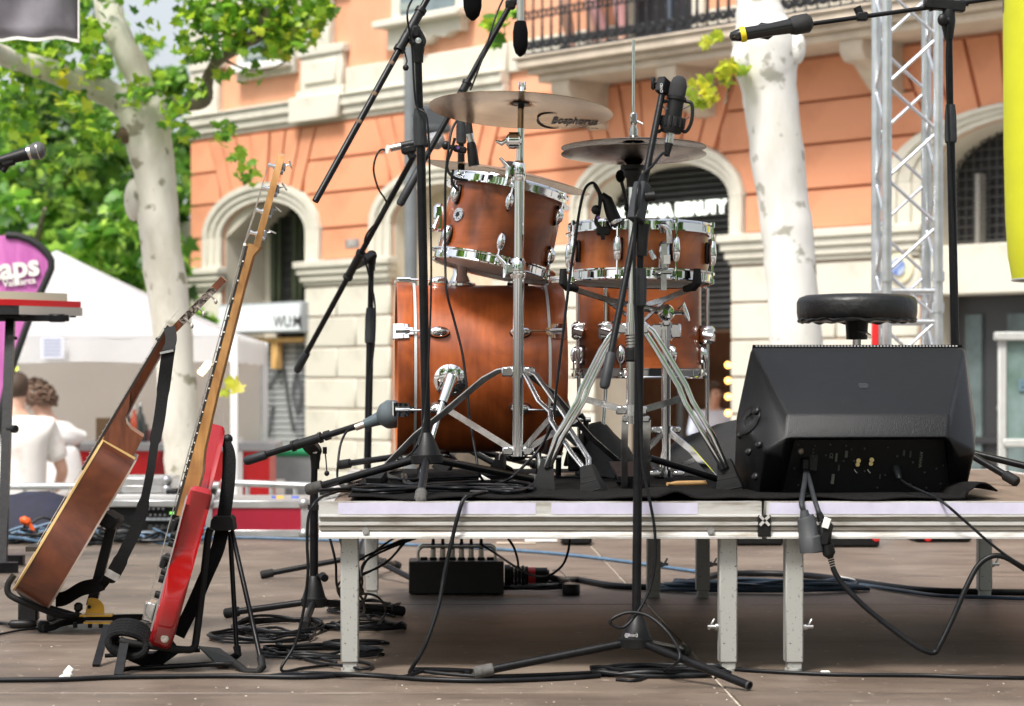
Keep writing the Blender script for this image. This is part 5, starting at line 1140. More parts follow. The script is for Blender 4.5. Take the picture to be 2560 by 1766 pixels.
cable('microphone_cable', 'thin cable following the left overhead boom down to the riser', [W(1035,-10,5.64),W(1018,35,5.6),W(1030,120,5.62),W(1040,260,5.63),W(1068,300,5.62),W(1075,480,5.62),W(1078,700,5.62),W(1072,880,5.61),W(1060,1050,5.6),W(1032,1130,5.58),Rs(950,1190)+V((0,0,.01)),Rs(880,1215)+V((0,0,.006))], .0026)
# --- B: boom behind with the small diaphragm mic
BBY = 7.0; bb = V((W(1153,0,BBY).x,BBY,RZ))
B_ = mic_stand('black boom stand rising behind the bass drum towards the overhead microphone', bb, RZ, (bb+V((0,0,.14)),bb+V((0,0,.07))), [V((W(855,0,7.2).x,7.2,RZ+.02)), V((W(1270,0,6.86).x,6.86,RZ+.014)), V((W(1345,0,7.3).x,7.3,RZ+.014))], [None, W(1153,380,BBY), W(1153,225,BBY)], .0105, (W(1153,360,BBY),W(1153,300,BBY)))
boom(B_, W(1000,510,6.95), W(1283,0,7.05), W(1150,240,BBY), .0085, .05, .13, True, True, None, W(1153,262,BBY))
MB().box(W(1276,12,7.05),(.03,.03,.03),None,.006).cyl(W(1276,12,7.05),W(1303,-5,7.03),.011,12).build('mic_clip', black_plastic, B_)
mic('slim silver microphone with black foam tip hanging beside the balcony', [W(1301,-50,7.03),W(1301,60,7.03),W(1301,70,7.03),W(1301,142,7.03)], 0, [(MATS['mic_silver'],'body',[(0,0),(0,.0112),(1,.0112),(1,0)]),(M('mic_ring',(.12,.12,.12),.4),'ring',[(0,0),(0,.0115),(1,.0115),(1,0)]),(foam,'windscreen',[(-.25,.01),(-.2,.017),(.15,.0225),(.6,.022),(.88,.015),(1,.004),(1,0)])])
cable('microphone_cable', 'thin cable hanging along the rear overhead boom', [W(1301,-60,7.03),W(1268,-20,7.02),W(1240,40,6.97),W(1212,130,6.95),W(1190,190,6.94),W(1176,226,6.94)], .0028)
# --- C: stand behind the riser, boom with dynamic mic
CYc = 8.0; cb0 = W(914,1402,CYc)
C = mic_stand('black boom stand on the stage floor behind the riser holding a tom microphone', (cb0.x,CYc,0), 0, (W(916,1345,CYc), cb0+V((0,0,.01))), [Fl(661,1447)+V((0,0,.014)), Fl(1046,1466)+V((0,0,.014)), V((cb0.x+.1,8.35,.014))], [None, W(925,860,CYc), W(928,660,CYc)], .0125, (W(925,860,CYc),W(926,770,CYc)))
boom(C, W(743,926,8.2), W(1036,388,7.6), W(903,640,7.95), .0095, .06, .085, True, True, None, W(929,640,CYc))
mC = mic('silver and black vocal microphone clipped to the boom behind the tall stand', [W(975,372,7.6),W(1002,366,7.6),W(1070,354,7.6),W(1112,350,7.6)], 0, [(chrome_worn,'connector',[(0,0),(0,.011),(1,.011),(1,0)]),(black_plastic,'handle',[(0,.0),(0,.013),(.6,.014),(1,.02),(1,0)]),(M('grille_steel',(.3,.3,.31),.4,.8,bump=.8,bs=500),'grille',[(0,0),(0,.022),(.15,.026),(.6,.029),(.9,.02),(1,.004)])])
MB().box(W(1022,374,7.6),(.05,.03,.03),Matrix.Rotation(-.2,3,'Y'),.008).cyl(W(1022,378,7.6),W(1030,395,7.6),.011,12).build('mic_clip', black_plastic, C)
MB().box(W(968,374,7.58),(.012,.01,.028),Matrix.Rotation(.3,3,'Y')).build('tape_flag', white_tape, mC)
cable('microphone_cable', 'black cable looping from the silver vocal microphone down its boom', [W(972,376,7.6),W(948,378,7.55),W(934,420,7.55),W(945,470,7.6),W(966,508,7.65),W(950,545,7.7),W(915,590,7.8),W(912,640,7.9),W(925,700,7.92),W(937,760,7.92),W(936,850,7.94),W(925,960,7.95),W(922,1080,7.95)], .0032)
# --- K: short stand for the bass drum microphone
KY = 6.6; kb = W(785,1510,KY)
K = mic_stand('short black boom stand on the stage floor left of the riser', (kb.x,KY,0), 0, (W(785,1440,KY), kb), [Fl(572,1545)+V((0,0,.014)), Fl(762,1574)+V((0,0,.014)), Fl(1000,1540)+V((0,0,.014))], [None, W(785,1215,KY), W(787,1140,KY)], .0118, None, (.014,.033,.036))
MB().cyl(W(806,1440,KY-.03),W(812,1446,KY-.05),.011,14).cyl(W(790,1440,KY),W(806,1440,KY-.03),.006,8).build('hub_knob', black_plastic, K)
MB().cyl(W(785,1275,KY),W(785,1262,KY),.018,16).build('pole_ring', black_plastic, K)
boom(K, W(615,1153,6.6), W(916,1058,6.5), W(782,1101,KY), .0088, .045, .06, True, True, 'inac', W(788,1128,KY))
for px,py in ((741,1111),(818,1089)): u = (W(916,1058,6.5)-W(615,1153,6.6)).normalized(); MB().cyl(W(px,py,KY-.02)-u*.008,W(px,py,KY-.02)+u*.008,.0135,16).build('boom_collar', black_plastic, K)
MB().tube([W(812,1125,KY-.03),W(815,1150,KY-.03),W(817,1180,KY-.03)],.0018,6).ball(W(817,1184,KY-.03),.0075,12).cyl(W(812,1118,KY-.03),W(812,1135,KY-.03),.006,10).build('lever', black_plastic, K)
u = (W(988,1028,6.47)-W(916,1058,6.5))
mic('egg shaped grey-blue bass drum microphone pointing at the drum', [W(888,1070,6.5),W(912,1061,6.5),W(955,1044,6.49),W(995,1030,6.46)], 0, [(M('xlr_tan',(.5,.42,.36),.4,.5),'connector',[(0,0),(0,.009),(1,.0095),(1,0)]),(M('mic_slate',(.09,.12,.135),.45,.3,var=.1,vs=40),'body',[(0,0),(0,.013),(.5,.016),(1,.021),(1,0)]),(M('mic_slate_grille',(.1,.125,.14),.5,.4,bump=.7,bs=600),'grille',[(-.1,.012),(0,.025),(.25,.036),(.6,.04),(.9,.034),(1.0,.02),(1.02,0)])])
cable('microphone_cable', 'black cable dropping from the bass drum microphone onto the riser', [W(888,1071,6.5),W(868,1078,6.48),W(852,1110,6.45),W(845,1160,6.42),W(846,1200,6.4),Rs(880,1212)+V((0,0,.006)),Rs(960,1206)+V((0,0,.006))], .0033)
# --- F: front stand with the large shock-mounted microphone
FY_ = 5.32; fb_ = W(1590,1612,FY_)
F = mic_stand('dusty black boom stand in front of the riser with one open tube foot', (fb_.x,FY_,0), 0, (W(1591,1538,FY_), fb_), [Fl(1200,1698)+V((0,0,.016)), Fl(1872,1728)+V((0,0,.012)), Fl(1712,1640)+V((0,0,.012))], [None, W(1600,690,FY_), W(1603,540,FY_)], .0102, (W(1599,768,FY_), W(1602,671,FY_)), (.013,.035,.038), open_tip=1, mat_tip=rubber_grey)
for o_ in [x for x in F.children if x.name.startswith('hub')]:
    text('brand_print', '(|)inac)', .0105, white_ink, F, W(1578,1588,FY_-.041), (1,0,0), (0,0,1), .0002, .0002)
    MB().box(W(1569,1588,FY_-.0405),(.006,.001,.007)).build('brand_mark', purple_ink, F)
p, q = W(1511,966,5.22), W(1657,225,5.42); u = (q-p).normalized(); boom(F, p, q, W(1598,505,FY_), .0078, .01, .075, False, False)
c_ = W(1598,506,5.315); x_, y_, z_ = frame(u); rot = Matrix((x_,y_,z_)).transposed()
MB().box(c_,(.03,.034,.09),rot,.003).build('boom_sleeve', grip_mat, F); MB().cyl(c_+V((.012,0,.012)),c_+V((.034,0,.014)),.011,16).build('boom_knob', black_plastic, F)
MB().tube([W(1612,560,FY_),W(1606,590,FY_),W(1604,640,FY_)],[.013,.0135,.0125],14).build('tilt_joint', black_plastic, F)
mF = thing('microphone', 'large black foam-topped microphone in a shock mount beside the hi-hat', 'microphone', W(1690,270,5.42))
ma, mz = W(1679,318,5.42), W(1699,196,5.42); mu_ = (mz-ma)
def mloc(h): return ma+mu_*h
MB().lathe([(0,0),(.022,0),(.026,.01),(.026,.03),(.022,.036),(.0,.036)], mloc(-.12), mu_, 28).build('rear_ring', rubber, mF)
for k in range(14):
    x, y, z = frame(mu_); a = k*math.pi/7; MB().cyl(mloc(.0)+(x*math.cos(a)+y*math.sin(a))*.0262, mloc(.2)+(x*math.cos(a)+y*math.sin(a))*.0262, .003, 6).build('ring_rib', rubber, mF)
MB().cyl(mloc(.12), mloc(.62), .0195, 24, .0185).build('body', black_plastic, mF)
MB().lathe([(.0185,0),(.0195,.01),(.0195,.03),(.015,.044),(.007,.05),(0,.051)], mloc(.6), mu_, 24).build('grille', M('foam_grey',(.03,.03,.032),.9,bump=.9,bs=700), mF)
MB().lathe([(.0198,0),(.022,.001),(.022,.008),(.0198,.009)], mloc(.55), mu_, 24).build('cradle_band', black_plastic, mF)
x, y, z = frame(mu_)
for s_ in (-1,1):
    MB().tube(smooth_path([mloc(.5)+V((s_*.02,0,.004)),mloc(.46)+V((s_*.037,-.004,0)),mloc(.2)+V((s_*.041,-.008,-.008)),mloc(-.02)+V((s_*.033,-.004,-.008)),mloc(-.05)+V((s_*.02,0,0))]), .0042, 8).build('shock_cradle', black_plastic, mF)
    for h in (.2,.45): MB().cyl(mloc(h)+V((s_*.036,-.004,0)), mloc(h-.1)+V((s_*.017,-.01,0)), .0016, 6).build('elastic', M('elastic_grey',(.08,.08,.08),.8), mF)
MB().box(W(1657,216,5.42),(.022,.03,.037),rot,.003).cyl(W(1651,205,5.42),W(1636,208,5.42),.0045,10).box(W(1633,209,5.42),(.01,.012,.03),None,.004).build('mount_block', black_plastic, mF)
text('brand_print', 'OVID', .009, white_ink, mF, W(1654,220,5.40), V((.0,0,1)), V((-1,0,0)), .0002)
MB().cyl(mloc(-.12), mloc(-.34), .0095, 18, .0095).build('connector', chrome_worn, mF); MB().cyl(mloc(-.33), mloc(-.6), .0098, 16, .006).build('cable_boot', rubber, mF)
cable('microphone_cable', 'black cable running from the shock mounted microphone down the front stand into a coil', [mloc(-.58),W(1656,385,5.4),W(1630,416,5.36),W(1605,440,5.34),W(1594,480,5.29),W(1588,560,5.29),W(1586,700,5.29),W(1592,850,5.285),W(1600,1000,5.285),W(1606,1160,5.285),W(1622,1240,5.28),W(1636,1320,5.28),W(1638,1400,5.28),W(1625,1470,5.28),W(1595,1530,5.27),W(1560,1568,5.26),W(1530,1562,5.26),W(1530,1548,5.26),W(1570,1532,5.26),W(1620,1540,5.25),W(1668,1580,5.22),W(1698,1630,5.2),W(1690,1660,5.2),Fl(1640,1692)+V((0,0,.006)),Fl(1590,1706)+V((0,0,.004)),Fl(1540,1704)+V((0,0,.004))], .0036, k=8)
# --- R: right stand
RYr = 6.35; rb = V((W(2393,0,RYr).x,RYr,RZ))
R_ = mic_stand('black boom stand behind the floor monitor reaching across the white tree', rb, RZ, (rb+V((0,0,.15)),rb+V((0,0,.08))), [Rs(2534,1214)+V((0,0,.014)), V((rb.x+.3,RYr-.12,RZ+.014)), V((rb.x-.22,RYr-.1,RZ+.014))], [None, W(2377,355,RYr), W(2373,90,RYr)], .0112, (W(2377,359,RYr),W(2376,262,RYr)), mat_tip=rubber)
boom(R_, W(2640,-25,6.35), W(1944,72,6.35), W(2372,22,6.35), .0062, .052, 0, True, False)
MB().tube([W(2372,25,RYr),W(2370,55,RYr),W(2372,100,RYr)],[.016,.02,.011],16).cyl(W(2352,52,RYr-.02),W(2372,52,RYr-.02),.009,12).ball(W(2356,50,RYr-.025),.017,12,(.8,.6,1)).build('tilt_joint', black_plastic, R_)
MB().box(W(2322,18,6.35)*.5+W(2400,8,6.35)*.5,(.11,.03,.03),Matrix.Rotation(.1,3,'Y'),.004).build('boom_clamp', black_plastic, R_)
MB().box(W(2155,42,RYr),(.03,.024,.024),None,.004).cyl(W(2150,35,RYr),W(2142,18,RYr),.011,14).build('boom_stop', black_plastic, R_)
MB().box(W(1912,78,6.33),(.05,.03,.042),Matrix.Rotation(.15,3,'Y'),.012).cyl(W(1912,76,6.34),W(1948,70,6.35),.008,12).build('mic_clip', black_plastic, R_)
mic('black wireless microphone with a yellow ring on the right boom', [W(1824,93,6.3),W(1850,88,6.3),W(1864,85,6.3),W(1975,66,6.32),W(2030,56,6.33)], 0, [(M('gloss_black',(.012,.012,.012),.15),'antenna_cap',[(0,0),(0,.004),(.15,.012),(1,.0175),(1,0)]),(M('yellow_ring',(.75,.58,.01),.5),'ring',[(0,0),(0,.0185),(.1,.0205),(.9,.0205),(1,.0185),(1,0)]),(M('gloss_black'),'body',[(0,0),(0,.0175),(.6,.0175),(1,.02),(1,0)]),(M('black_grille',(.03,.03,.03),.5,.5,bump=.7,bs=500),'grille',[(0,0),(0,.022),(.2,.026),(.8,.026),(.95,.018),(1,0)])])
cable('stand_cable', 'thin black cable running down the right boom stand', [W(2371,60,RYr-.03),W(2366,150,RYr-.02),W(2370,300,RYr-.02),W(2376,420,RYr-.02),W(2386,650,RYr-.015),W(2392,860,RYr-.015)], .0025)
# --- L: vocal mic at the left edge
LY = 7.4
Lb = V((W(-230,0,LY).x,LY,0)); Ls = mic_stand('black microphone stand beside the keyboard carrying a vocal microphone', Lb, 0, (Lb+V((0,0,.15)),Lb+V((0,0,.07))), [Lb+V((.25,-.12,.014)),Lb+V((-.25,-.12,.014)),Lb+V((0,.28,.014))], [None,Lb+V((0,0,.9)),W(-230,470,LY)], .0112)
boom(Ls, W(-500,590,LY), W(12,415,LY), W(-230,498,LY), .008, .05, 0, True, False)
MB().box(W(20,405,LY),(.05,.03,.03),Matrix.Rotation(-.3,3,'Y'),.008).cyl(W(20,408,LY),W(6,430,LY),.01,12).build('mic_clip', black_plastic, Ls)
mic('black vocal microphone with steel mesh head above the pink flag', [W(-40,414,LY),W(70,384,LY),W(78,381,LY),W(114,373,LY)], 0, [(black_plastic,'handle',[(0,0),(0,.014),(.6,.017),(1,.021),(1,0)]),(chrome_worn,'ring',[(0,0),(0,.022),(1,.022),(1,0)]),(M('dark_mesh',(.12,.12,.12),.4,.7,bump=.8,bs=500),'grille',[(0,0),(0,.022),(.2,.026),(.6,.028),(.88,.02),(1,.005)])])
MB().lathe([(.0235,-.004),(.0275,-.003),(.0275,.003),(.0235,.004)], W(97,377,LY), W(114,373,LY)-W(78,381,LY), 22).build('mic_band', chrome_worn, Ls)
# --- clip-on tom and snare microphones
TM = 6.22
tm = thing('clip_microphone', 'black clip-on microphone on the upper hoop of the rack tom', 'microphone', W(1150,400,TM))
MB().band(smooth_path([W(1137,346,TM),W(1128,380,TM),W(1119,405,TM),W(1120,428,TM),W(1138,446,TM),W(1165,452,TM+.02)]), .017, .007, (0,1,0)).band(smooth_path([W(1133,425,TM),W(1130,455,TM),W(1146,478,TM)]), .016, .007, (0,1,0)).build('hoop_clip', black_plastic, tm)
MB().ball(W(1115,364,TM),.012,12).cyl(W(1115,364,TM),W(1150,376,TM),.006,8).build('clip_knob', black_plastic, tm)
MB().box(W(1150,374,TM),(.035,.016,.018),Matrix.Rotation(.25,3,'Y'),.004).build('clip_arm', black_plastic, tm); MB().box(W(1145,370,TM-.012),(.007,.002,.007),Matrix.Rotation(.785,3,'Y')).build('brand_mark', purple_ink, tm)
MB().cyl(W(1174,335,TM),W(1179,360,TM),.0098,18).build('connector', chrome_worn, tm); MB().cyl(W(1172,300,TM),W(1174,336,TM),.007,16,.0098).build('cable_boot', rubber, tm)
MB().tube([W(1177,356,TM),W(1179,366,TM),W(1183,400,TM),W(1185,415,TM)],[.0105,.0125,.0145,.0145],18).build('body', black_plastic, tm)
cable('microphone_cable', 'thin black cable from the tom microphone hanging in front of the bass drum', [W(1172,302,TM),W(1168,285,TM),W(1150,292,TM-.01),W(1130,325,TM-.03),W(1122,370,TM-.05),W(1114,440,TM-.06),W(1113,540,TM-.07),W(1113,650,TM-.09),W(1117,730,6.1),W(1135,800,6.1),W(1155,880,6.08),W(1166,960,6.06),W(1175,1050,6.04),W(1190,1140,6.0),W(1200,1190,5.98),Rs(1230,1222)+V((0,0,.006)),Rs(1290,1235)+V((0,0,.006))], .0034)
SM = 5.88
sm = thing('clip_microphone', 'black clip-on microphone on the left rim of the snare', 'microphone', W(1510,540,SM))
MB().band(smooth_path([W(1487,462,SM),W(1500,490,SM),W(1497,530,SM),W(1490,555,SM),W(1503,575,SM),W(1508,600,SM)]), .019, .009, (0,1,0)).box(W(1508,578,SM),(.034,.02,.022),None,.004).build('hoop_clip', black_plastic, sm)
MB().ball(W(1490,525,SM-.01),.012,12).build('clip_knob', black_plastic, sm); MB().box(W(1496,545,SM-.012),(.008,.002,.008),Matrix.Rotation(.785,3,'Y')).build('brand_mark', purple_ink, sm)
MB().tube([W(1503,488,SM),W(1518,500,SM),W(1530,535,SM),W(1543,562,SM)],[.009,.013,.0165,.0165],18).build('body', black_plastic, sm); MB().lathe([(.0168,0),(.0175,.002),(.0175,.007),(.0168,.009)], W(1538,550,SM), W(1543,562,SM)-W(1530,535,SM), 18).build('chrome_ring', chrome_worn, sm)
cable('microphone_cable', 'black cable arching from the snare microphone down past the floor tom', [W(1503,488,SM),W(1490,464,SM),W(1478,458,SM),W(1462,474,SM),W(1450,520,SM),W(1438,600,SM),W(1425,690,SM),W(1414,780,SM),W(1402,880,SM),W(1390,980,SM),W(1380,1060,SM),W(1350,1120,SM),W(1310,1165,5.85),W(1270,1200,5.8),Rs(1225,1220)+V((0,0,.008)),Rs(1150,1224)+V((0,0,.006))], .0036)
hm = thing('gooseneck_microphone', 'small black gooseneck microphone under the hi-hat cymbals', 'microphone', W(1560,480,6.0))
MB().ball(W(1551,441,6.0),.0145,14,(.85,.85,1.15)).build('windscreen', foam, hm); MB().tube(smooth_path([W(1553,452,6.0),W(1563,490,6.0),W(1568,520,6.0)]),.0045,8).build('neck', black_plastic, hm)
MB().ball(W(1570,520,6.0),.011,10).cyl(W(1568,522,6.0),W(1566,585,5.98),.003,8).ball(W(1565,588,5.98),.009,10).build('mount', black_plastic, hm)

# ================================================================ FLOOR MONITOR, THRONE, BAG
mon = thing('floor_monitor', 'black wedge floor monitor lying on the riser with its connector panel facing out', 'speaker', (W(2150,0,5.75).x,5.75,RZ))
cab = M('speaker_paint', (.0075,.008,.009), .34, 0, c2=(.024,.025,.027), vs=22, lo=.24, hi=.36, detail=10, bump=.3, bs=450, spec=.28)
def cabinet():
    P = dict(T0=W(1879,867,5.84),T1=W(2411,867,5.84),U0=W(1968,1037,5.6),U1=W(2376,1035,5.6),N0=W(1966,1097,5.565),N1=W(2369,1095,5.565),
      A0=W(1912,1128,5.575),A1=W(2438,1128,5.6),S0=W(1840,1051,5.74),S1=W(2441,1060,5.72),
      E0=W(1955,1146,5.58),E1=W(2393,1143,5.585),
      I0=W(1985,1100,5.66),I1=W(2362,1098,5.66),
      J0=W(1950,1236,5.70),J1=W(2378,1232,5.70),
      K0=V((W(1898,1236,5.66).x,5.66,RZ+.006)),K1=V((W(2414,1228,5.68).x,5.68,RZ+.006)),
      B0=V((W(1850,1,5.9).x,6.02,RZ+.006)),B1=V((W(2436,1,5.9).x,6.02,RZ+.006)),
      G0=W(1842,1080,5.95),G1=W(2440,1080,5.95))
    return P
P = cabinet()
faces = [('T0','G0','G1','T1'),('G0','B0','B1','G1'),('T0','T1','U1','U0'),('T0','U0','N0','A0'),('T1','A1','N1','U1'),('U0','U1','N1','N0'),('N0','N1','I1','I0'),('A0','N0','E0'),('A1','E1','N1'),('N0','I0','J0','E0'),('N1','E1','J1','I1'),('A0','E0','J0','K0'),('A1','K1','J1','E1'),('T0','A0','S0'),('S0','A0','K0','B0'),('T1','S1','A1'),('S1','B1','K1','A1'),('T0','S0','G0'),('S0','B0','G0'),('T1','G1','S1'),('S1','G1','B1'),('J0','J1','K1','K0'),('K0','K1','B1','B0')]
ks = list(P); bm = bmesh.new(); vv = {k: bm.verts.new(P[k]) for k in ks}
for f in faces:
    try: bm.faces.new([vv[k] for k in f])
    except ValueError: pass
bmesh.ops.recalc_face_normals(bm, faces=bm.faces)
es = [e for e in bm.edges if len(e.link_faces) == 2 and e.calc_face_angle(0) > .25]
bmesh.ops.bevel(bm, geom=es, offset=.007, segments=3, profile=.5, affect='EDGES', clamp_overlap=True)
mb = MB(); bm.verts.index_update(); mb.add([v.co.copy() for v in bm.verts], [tuple(v.index for v in f.verts) for f in bm.faces]); bm.free()
mb.build('cabinet', cab, mon, ang=25)
MB().add([P['I0']+V((.002,-.0,-.001)),P['I1']+V((-.002,-.0,-.001)),P['J1']+V((-.002,-.0,.001)),P['J0']+V((.002,-.0,.001))],[(0,1,2,3)]).build('connector_panel', M('panel_black',(.006,.006,.007),.55,bump=.1), mon)
gp = [p+V((0,.006,.0035)) for p in [P['T0']+V((.004,.004,.001)),P['T1']+V((-.004,.004,.001)),P['G1']+V((-.004,.004,0)),P['B1']+V((-.004,.004,.0)),P['B0']+V((.004,.004,.0)),P['G0']+V((.004,.004,0))]]
MB().add(gp,[(0,1,2,5),(5,2,3,4)]).build('grille', M('grille_black',(.02,.02,.021),.5,.4), mon)
for k in range(62):
    p = P['T0']*(1-(k+1.5)/65)+P['T1']*((k+1.5)/65); MB().box(p+V((0,-.002,.0015)),(.0042,.004,.0035)).build('grille_tooth', M('tooth_grey',(.4,.4,.4),.5), mon) if k % 1 == 0 else None
c_ = (P['T0']+P['T1']+P['U0']+P['U1'])/4; nrm = (P['T1']-P['T0']).cross(P['U0']-P['T0']).normalized(); nrm = nrm if nrm.y < 0 else -nrm
e2 = (P['T0']-P['U0']+P['T1']-P['U1']).normalized()
pill = [(.007+.005*math.cos(R(a)),.006*math.sin(R(a))) for a in range(-90,91,20)]+[(-.007+.005*math.cos(R(a)),.006*math.sin(R(a))) for a in range(90,271,20)]
MB().prism([(x_,y_*1.8) for x_,y_ in pill], W(2158,966,5.70)+nrm*.0005+V((0,-.001,0)), (1,0,0), e2, nrm*.0015).build('logo_plate', M('plate_grey',(.02,.021,.023),.25), mon)
# side: pole cup and screws
sn_ = (P['A0']-P['T0']).cross(P['S0']-P['T0']).normalized(); sn_ = sn_ if sn_.x < 0 else -sn_
q = W(1872,1050,5.69); MB().lathe([(.012,-.006),(.016,.001),(.036,.002),(.039,.0),(.039,-.004)], q, sn_, 28).build('pole_cup', black_plastic, mon)
for dz in (-.02,.015): MB().lathe([(0,.003),(.009,.003),(.009,0)], q+V((0,-.002,dz)), sn_, 14).build('cup_hole', M('hole_black',(.003,.003,.003),.9), mon)
for (px,py,y) in ((1881,935,5.8),(1891,1028,5.64),(1897,1112,5.6),(1850,1088,5.74),(1888,1192,5.63),(1872,1130,5.66)): MB().lathe([(0,.006),(.006,.006),(.0095,.003),(.0095,-.004)], W(px,py,y), sn_, 14).build('screw', black_plastic, mon)
# connector panel furniture
def pan(px,py,d=0): 
    t = (py-1098)/(1234-1098); return W(px,py,5.66+.04*t-.004-d)
for (px,py) in ((2145,1152),(2178,1150)):
    q = pan(px,py); MB().cyl(q,q+V((0,-.008,0)),.0055,14).cyl(q+V((-.002,0,-.009)),q+V((-.002,-.008,-.009)),.005,14).build('rca_jack', M('brass',(.6,.48,.24),.3,1), mon)
    MB().tube([pan(px-9,1174),pan(px-7,1178),pan(px-2,1183)],.0012,5).build('panel_mark', white_ink, mon)
q = pan(2002,1128); MB().lathe([(0,.004),(.005,.004),(.0075,.0)],q,(0,-1,0),16).build('power_switch', M('tan_knob',(.42,.33,.27),.5), mon)
for (px,py,w_,h_,c) in ((2116,1136,.007,.017,.12),(2091,1144,.005,.02,.14),(2082,1198,.007,.024,.16),(2260,1133,.005,.014,.07),(2276,1136,.005,.016,.06),(2097,1170,.004,.014,.06),(2200,1192,.003,.011,.06),(2034,1150,.02,.05,.02)):
    MB().box(pan(px,py),(w_,.001,h_),Matrix.Rotation(.1,3,'Y')).build('panel_label', M('label_%d'%int(c*100),(c,c*.95,c*.85),.6), mon)
for k in range(34):
    px = rnd.uniform(1975,2360); py = rnd.uniform(1112,1225); MB().lathe([(0,.0015),(.0018,.0015),(.0028,0)],pan(px,py),(0,-1,0),8).build('panel_screw', M('dark_screw',(.09,.09,.09),.4,.5), mon)
text('brand_print','YAMAHA',.011,M('dim_ink',(.25,.25,.22),.5),mon,pan(2302,1146,.001),V((-.1,0,-1)),V((1,0,-.1)),.0002); text('brand_print','CE',.011,M('dim_ink'),mon,pan(2078,1140,.001),V((-.1,0,-1)),V((1,0,-.1)),.0002)
# throne
TH = 6.85; tq = W(2142,771,TH); thr = thing('drum_throne', 'round black leather drum throne behind the floor monitor', 'stool', (tq.x,TH,RZ))
r_ = .171; MB().lathe([(0,.041),(r_*.55,.040),(r_*.85,.037),(r_*.96,.03),(r_,.017),(r_,-.012),(r_*.985,-.028),(r_*.93,-.038),(r_*.5,-.036),(0,-.036)], tq, (0,0,1), 64).build('seat', M('black_leather',(.007,.007,.0075),.42,0,var=.2,vs=15,bump=.5,bs=55), thr, ang=80)
vs_ = [tq+V((r_*.95*math.cos(a)*(1+.012*math.sin(a*23)),r_*.95*math.sin(a)*(1+.012*math.sin(a*23)),-.035-.004*math.sin(a*17)*math.sin(a*5))) for a in [2*math.pi*i/160 for i in range(161)]]
MB().tube(vs_,.006,6).build('seat_piping', M('black_leather'), thr)
MB().cyl(tq+V((0,0,-.036)),tq+V((0,0,-.09)),.033,24,.03).build('seat_socket', black_plastic, thr); MB().cyl(tq+V((0,0,-.085)),V((tq.x-.004,TH,RZ+.06)),.0125,18).build('post', chrome, thr)
e = tq+V((.012,-.034,-.07)); MB().tube([e+V((-.02,0,.006)),e+V((-.008,-.002,.002)),e+V((.008,-.002,-.002)),e+V((.022,0,-.008))],[.002,.0045,.005,.002],8).ball(e,.006,10).build('wing_nut', chrome, thr)
for a in (95,215,335):
    f_ = V((tq.x+.25*math.cos(R(a)),TH+.25*math.sin(R(a)),RZ+.02)); lg = MB().band([V((tq.x,TH,RZ+.26)),f_],.02,.005,(0,0,1)).build('leg', chrome_worn, thr); rubber_shoe(V((f_.x,f_.y,RZ+.006)),V((tq.x,TH,RZ+.3))-f_,lg,.9)
# soft black bags behind the stands
def bag(label, pts, y0, y1, nm='gig_bag', zb=RZ+.006):
    pf = smooth_path([W(a,b_,(y0+y1)/2) for a,b_ in pts],4); n = len(pf); mb = MB(); vs = []; m = 9; mx = sum((p.x for p in pf))/n
    for j in range(m+1):
        t = j/m; s_ = math.sin(math.pi*t)**.45*.98+.02
        for p in pf: vs.append(V((mx+(p.x-mx)*(.7+.3*s_), y0+(y1-y0)*t, zb+(max(p.z,zb)-zb)*s_+.003*math.sin(p.x*60+j*2))))
    fs = [(j*n+i,j*n+i+1,(j+1)*n+i+1,(j+1)*n+i) for j in range(m) for i in range(n-1)]
    o = mb.add(vs,fs).build(nm, M('bag_nylon',(.012,.012,.013),.8,var=.3,vs=60,bump=.4,bs=90), None, ang=80); return tag(o,label,'bag')
bag('soft black bag slumped behind the hi-hat stand with a rounded hump', [(1440,1185),(1446,1110),(1462,1070),(1490,1054),(1512,1058),(1545,1095),(1575,1125),(1600,1190)], 6.5, 6.85)
bag('long black bag sloping up behind the snare stand towards the floor monitor', [(1640,1190),(1660,1130),(1700,1100),(1760,1075),(1830,1052),(1880,1045),(1960,1060),(1990,1190)], 6.62, 7.0)
ds = MB().tube([Rs(1690,1222)+V((0,0,.012)),Rs(1890,1217)+V((0,0,.012))],[.0075,.0072],12).tube([Rs(1690,1222)+V((0,0,.012)),Rs(1675,1222.4)+V((0,0,.012)),Rs(1668,1222.6)+V((0,0,.012))],[.0075,.004,.005],10).build('drumstick', M('hickory',(.62,.36,.14),.45,var=.12,vs=30)); tag(ds,'pale wooden drumstick lying on the molton cloth by the floor monitor','drumstick')
# ================================================================ GUITARS
def gframe(o, s, yaw):
    s = V(s).normalized(); t = V((s.z,0,-s.x)); t = (t*math.cos(yaw)+V((0,-1,0))*math.sin(yaw)).normalized(); b = t.cross(s).normalized()
    if b.y > 0: b = -b                         # b points to the camera
    return lambda a,c,d: V(o)+s*a+b*c+t*d       # (along neck, towards camera, towards back)
